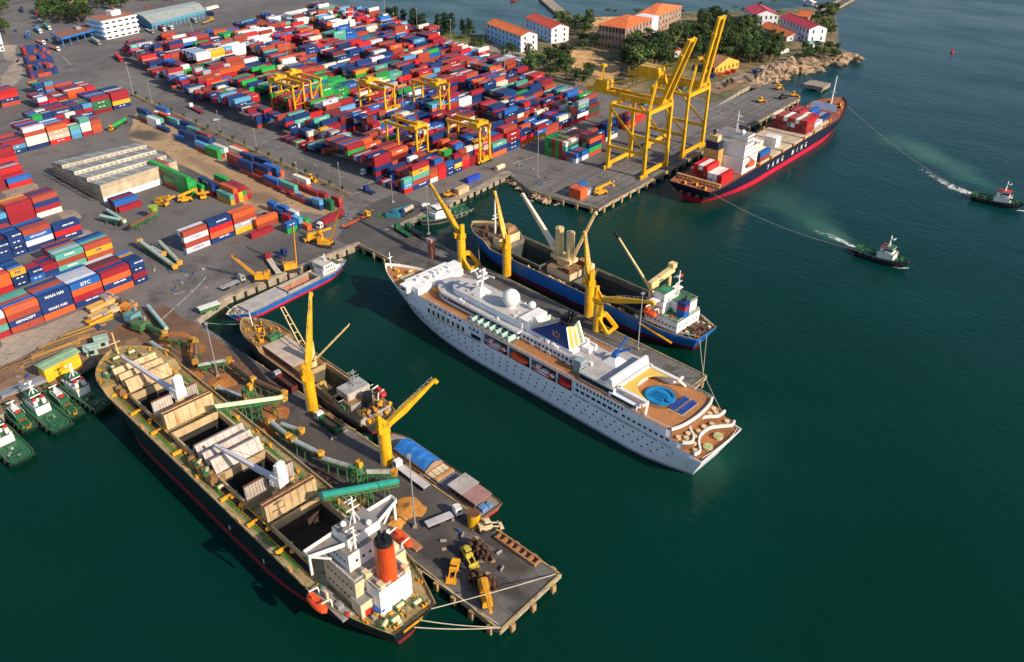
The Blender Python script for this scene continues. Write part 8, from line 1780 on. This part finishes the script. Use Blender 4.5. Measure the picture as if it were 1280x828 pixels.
def trunk_mesh(lean, s):
    mb = MB(); mb.cyl((0, 0, 0), (lean*.5, 0, .55), .045*s, .034*s, n=7); mb.cyl((lean*.5, 0, .55), (lean, 0, 1.02), .034*s, .02*s, n=7)
    if s > .9:
        for a in (0, 2.1, 4.2): mb.cyl((lean*.5, 0, .5), (lean*.5+.25*math.cos(a), .25*math.sin(a), .85), .02, .012, n=5)
    return mb.mesh('trunk', bark)
TR = [trunk_mesh(0, 1.), trunk_mesh(.05, 1.)]; TP = [trunk_mesh(.06, .45), trunk_mesh(-.05, .45)]
def tree(px, py, h, kind, label, group, w_=None):
    k = rnd.randint(0, 3); t = thing('palm_tree' if kind == 'palm' else ('pine_tree' if kind == 'pine' else 'tree'), label, 'tree', (*G(px, py), 3), rnd.random()*6.283, group)
    cm = {'palm': PA, 'pine': PN}.get(kind, CR); o = bpy.data.objects.new('crown', cm[k % len(cm)]); col.objects.link(o); o.parent = t
    tr = bpy.data.objects.new('trunk', (TP if kind == 'palm' else TR)[k % 2]); col.objects.link(tr); tr.parent = t
    if kind == 'palm': o.location.z = h*.98; o.scale = (3.6, 3.6, 3.2); tr.scale = (h*.9, h*.9, h*.97)
    elif kind == 'pine': o.location.z = h*.56; o.scale = (h*.56, h*.56, h*.46); tr.scale = (h*.8, h*.8, h*.8)
    else: r = w_ or h*rnd.uniform(.46, .6); o.location.z = h*.62; o.scale = (r, r, h*.46); tr.scale = (h, h, h*.62)
SEEN = []
def grove(box, n, h0, h1, label, group, kind='tree', gap=8):
    x0, y0, x1, y1 = box; c = 0
    for _ in range(n*14):
        if c >= n: break
        px, py = rnd.uniform(x0, x1), rnd.uniform(y0, y1); g = G(px, py)
        if any((g[0]-a)**2+(g[1]-b)**2 < gap*gap for a, b in SEEN): continue
        SEEN.append(g); c += 1; tree(px, py, rnd.uniform(h0, h1), kind, label, group)
GR = 'trees of the wooded peninsula'
grove((664, 78, 716, 100), 14, 10, 16, 'bushy dark tree between the white houses and the sand yard', GR); grove((716, 92, 745, 108), 6, 8, 12, 'round tree at the foot of the sand yard', GR); grove((783, 66, 832, 98), 22, 14, 21, 'tall dark tree massed before the unfinished brick building', GR, gap=7); grove((786, 96, 800, 108), 3, 9, 12, 'smaller tree behind the yellow crane machinery house', GR)
grove((836, 46, 876, 64), 14, 12, 17, 'dark tree between the brick wing and the raised crane booms', GR, gap=7); grove((872, 30, 905, 80), 26, 12, 18, 'dark tree in the wood behind the right hand crane boom', GR, gap=7); grove((903, 42, 946, 82), 34, 11, 17, 'dark tree in the thick wood below the pink roofed villa', GR, gap=6.5); grove((945, 56, 974, 80), 14, 9, 14, 'tree at the edge of the wood above the shore rocks', GR, gap=6.5)
grove((696, 30, 742, 47), 16, 9, 14, 'dark tree by the end of the long causeway', GR, gap=7.5); grove((722, 50, 764, 64), 12, 6, 10, 'low tree behind the sand yard', GR, gap=7); grove((1000, 63, 1047, 76), 16, 6, 10, 'shrubby tree near the rocky point', GR, gap=6); grove((1012, 16, 1044, 48), 16, 8, 13, 'tree along the point by the breakwater road', GR, gap=6.5); grove((626, 64, 664, 74), 7, 5, 8, 'small tree in front of the white house by the yard', GR, gap=6); grove((586, 48, 602, 66), 6, 6, 9, 'small tree at the lawn end beside the back wall', GR, gap=6)
grove((484, 29, 506, 33), 4, 12, 16, 'feathery pine in the left shoreline clump', 'shoreline pines behind the yard', 'pine', 6); grove((516, 34, 536, 38), 4, 12, 16, 'feathery pine in the middle shoreline clump', 'shoreline pines behind the yard', 'pine', 6); grove((548, 38, 600, 46), 10, 10, 15, 'feathery pine in the right shoreline clump by the lawn', 'shoreline pines behind the yard', 'pine', 6)
for px, py, lb in ((759, 26, 'palm on the sand bank left of the brick building'), (768, 27, 'second palm on the sand bank left of the brick building'), (795, 26, 'palm directly behind the brick building'), (803, 27, 'shorter palm directly behind the brick building'), (815, 24, 'palm left of the white stair block'), (827, 21, 'tall palm behind the white stair block'), (852, 27, 'palm at the right end of the brick wing'), (917, 22, 'palm on the shore left of the pink roofed villa'), (929, 24, 'second palm left of the pink roofed villa'), (949, 17, 'palm behind the pink roofed villa'), (966, 14, 'double crowned palm right of the pink roofed villa'), (972, 28, 'palm between the two pink roofed villas'), (938, 58, 'palm crown standing over the wood'), (974, 70, 'palm beside the yellow hut'), (704, 78, 'palm rising from the trees by the second white house'), (745, 60, 'palm behind the sand yard')): tree(px, py, 10, 'palm', lb, 'palms of the peninsula')
GN = 'trees around the port gate'
grove((-4, 4, 10, 20), 5, 11, 15, 'green tree left of the gate road, far end', GN, gap=6); grove((-2, 34, 10, 44), 4, 10, 13, 'green tree left of the gate road, nearer', GN, gap=6); grove((54, 14, 82, 32), 10, 12, 16, 'dark green tree behind the gate canopy', GN, gap=7); grove((84, 12, 112, 32), 11, 12, 17, 'dark green tree left of the blue office', GN, gap=7); grove((10, -14, 250, 2), 40, 11, 16, 'dark green tree in the belt along the far edge of the port', GN, gap=9); grove((118, 2, 165, 14), 9, 10, 14, 'dark green tree behind the blue office', GN, gap=7)
for i in range(18):
    u = (i+.5)/18; tree(162.5+u*273, 118+u*126.5, 4.2, 'tree', 'sapling on the long road verge', 'saplings on the road verge', 1.3)
grove((904, 104, 918, 112), 5, 3, 4.5, 'green bush on the stony bank above the wharf', 'bushes above the wharf', gap=3); grove((1004, 68, 1018, 74), 5, 4, 5, 'bright bush below the pale teal shed', 'bushes above the wharf', gap=3)
# lane clutter beside the yellow house
for i, (px, py, c, lb) in enumerate(((899, 95, 'orange', 'orange stall beside the yellow house'), (909, 93, 'red', 'red stall beside the yellow house'), (916, 91, 'crimson', 'crimson canopy right of the yellow house'), (890, 97, 'navy', 'dark blue canopy left of the orange stall'), (943, 92, 'navy', 'blue stacked barrels on the rocks'), (951, 90, 'blue', 'blue tarpaulin bundle on the rocks'))):
    t = thing('lane_stall', lb, 'stall', (*G(px, py), 3), R(20)); MB().box(0, 0, 2.2, 4.5, 4, .25).build('canopy', paint(c), t); MB().box(.3, 0, 0, 3, 3.4, 1.6).build('counter', paint(c), t)
    for a in (-1, 1):
        for b in (-1, 1): MB().box(a*2, b*1.8, 0, .15, .15, 2.2).build('post', steel, t)
# small loose things on the paving
q = random.Random(77)
pal = MB(); pal.box(0, 0, .12, 1.3, 1.1, .05)
for k in (-1, 0, 1): pal.box(k*.55, 0, 0, .14, 1.1, .12)
pal = pal.mesh('pallet', mat('pallet_wood', (.38, .26, .15), .9)); drm = MB().cyl((0, 0, 0), (0, 0, .95), .34, n=10).mesh('drum', bluep); brr = MB(); brr.prism([(-.9, -.25), (.9, -.25), (.9, .25), (-.9, .25)], 0, .3); brr.prism([(-.9, -.1), (.9, -.1), (.9, .1), (-.9, .1)], .3, .8); brr = brr.mesh('barrier', mat('barrier_stone', (.30, .27, .24), .9))
for box, n in (((215, 335, 300, 365), 14), ((430, 255, 480, 290), 10), ((640, 205, 700, 235), 12), ((548, 648, 600, 690), 10), ((590, 690, 630, 725), 8), ((408, 532, 432, 556), 7), ((160, 300, 235, 345), 12), ((760, 215, 830, 235), 8), ((560, 360, 570, 366), 2), ((20, 470, 60, 480), 6)):
    for k in range(n):
        nm, me, lb, ct = q.choice((('pallet', pal, 'worn wooden pallet lying loose on the port paving', 'pallet'), ('drum', drm, 'small blue drum standing loose on the port paving', 'drum'), ('barrier', brr, 'short concrete barrier block on the port paving', 'barrier')))
        o = bpy.data.objects.new(nm, me); col.objects.link(o); o.location = (*G(q.uniform(box[0], box[2]), q.uniform(box[1], box[3])), 3.03); o.rotation_euler.z = q.random()*6; o['label'] = lb; o['category'] = ct; o['group'] = 'loose '+ct+'s on the paving'
write_containers()
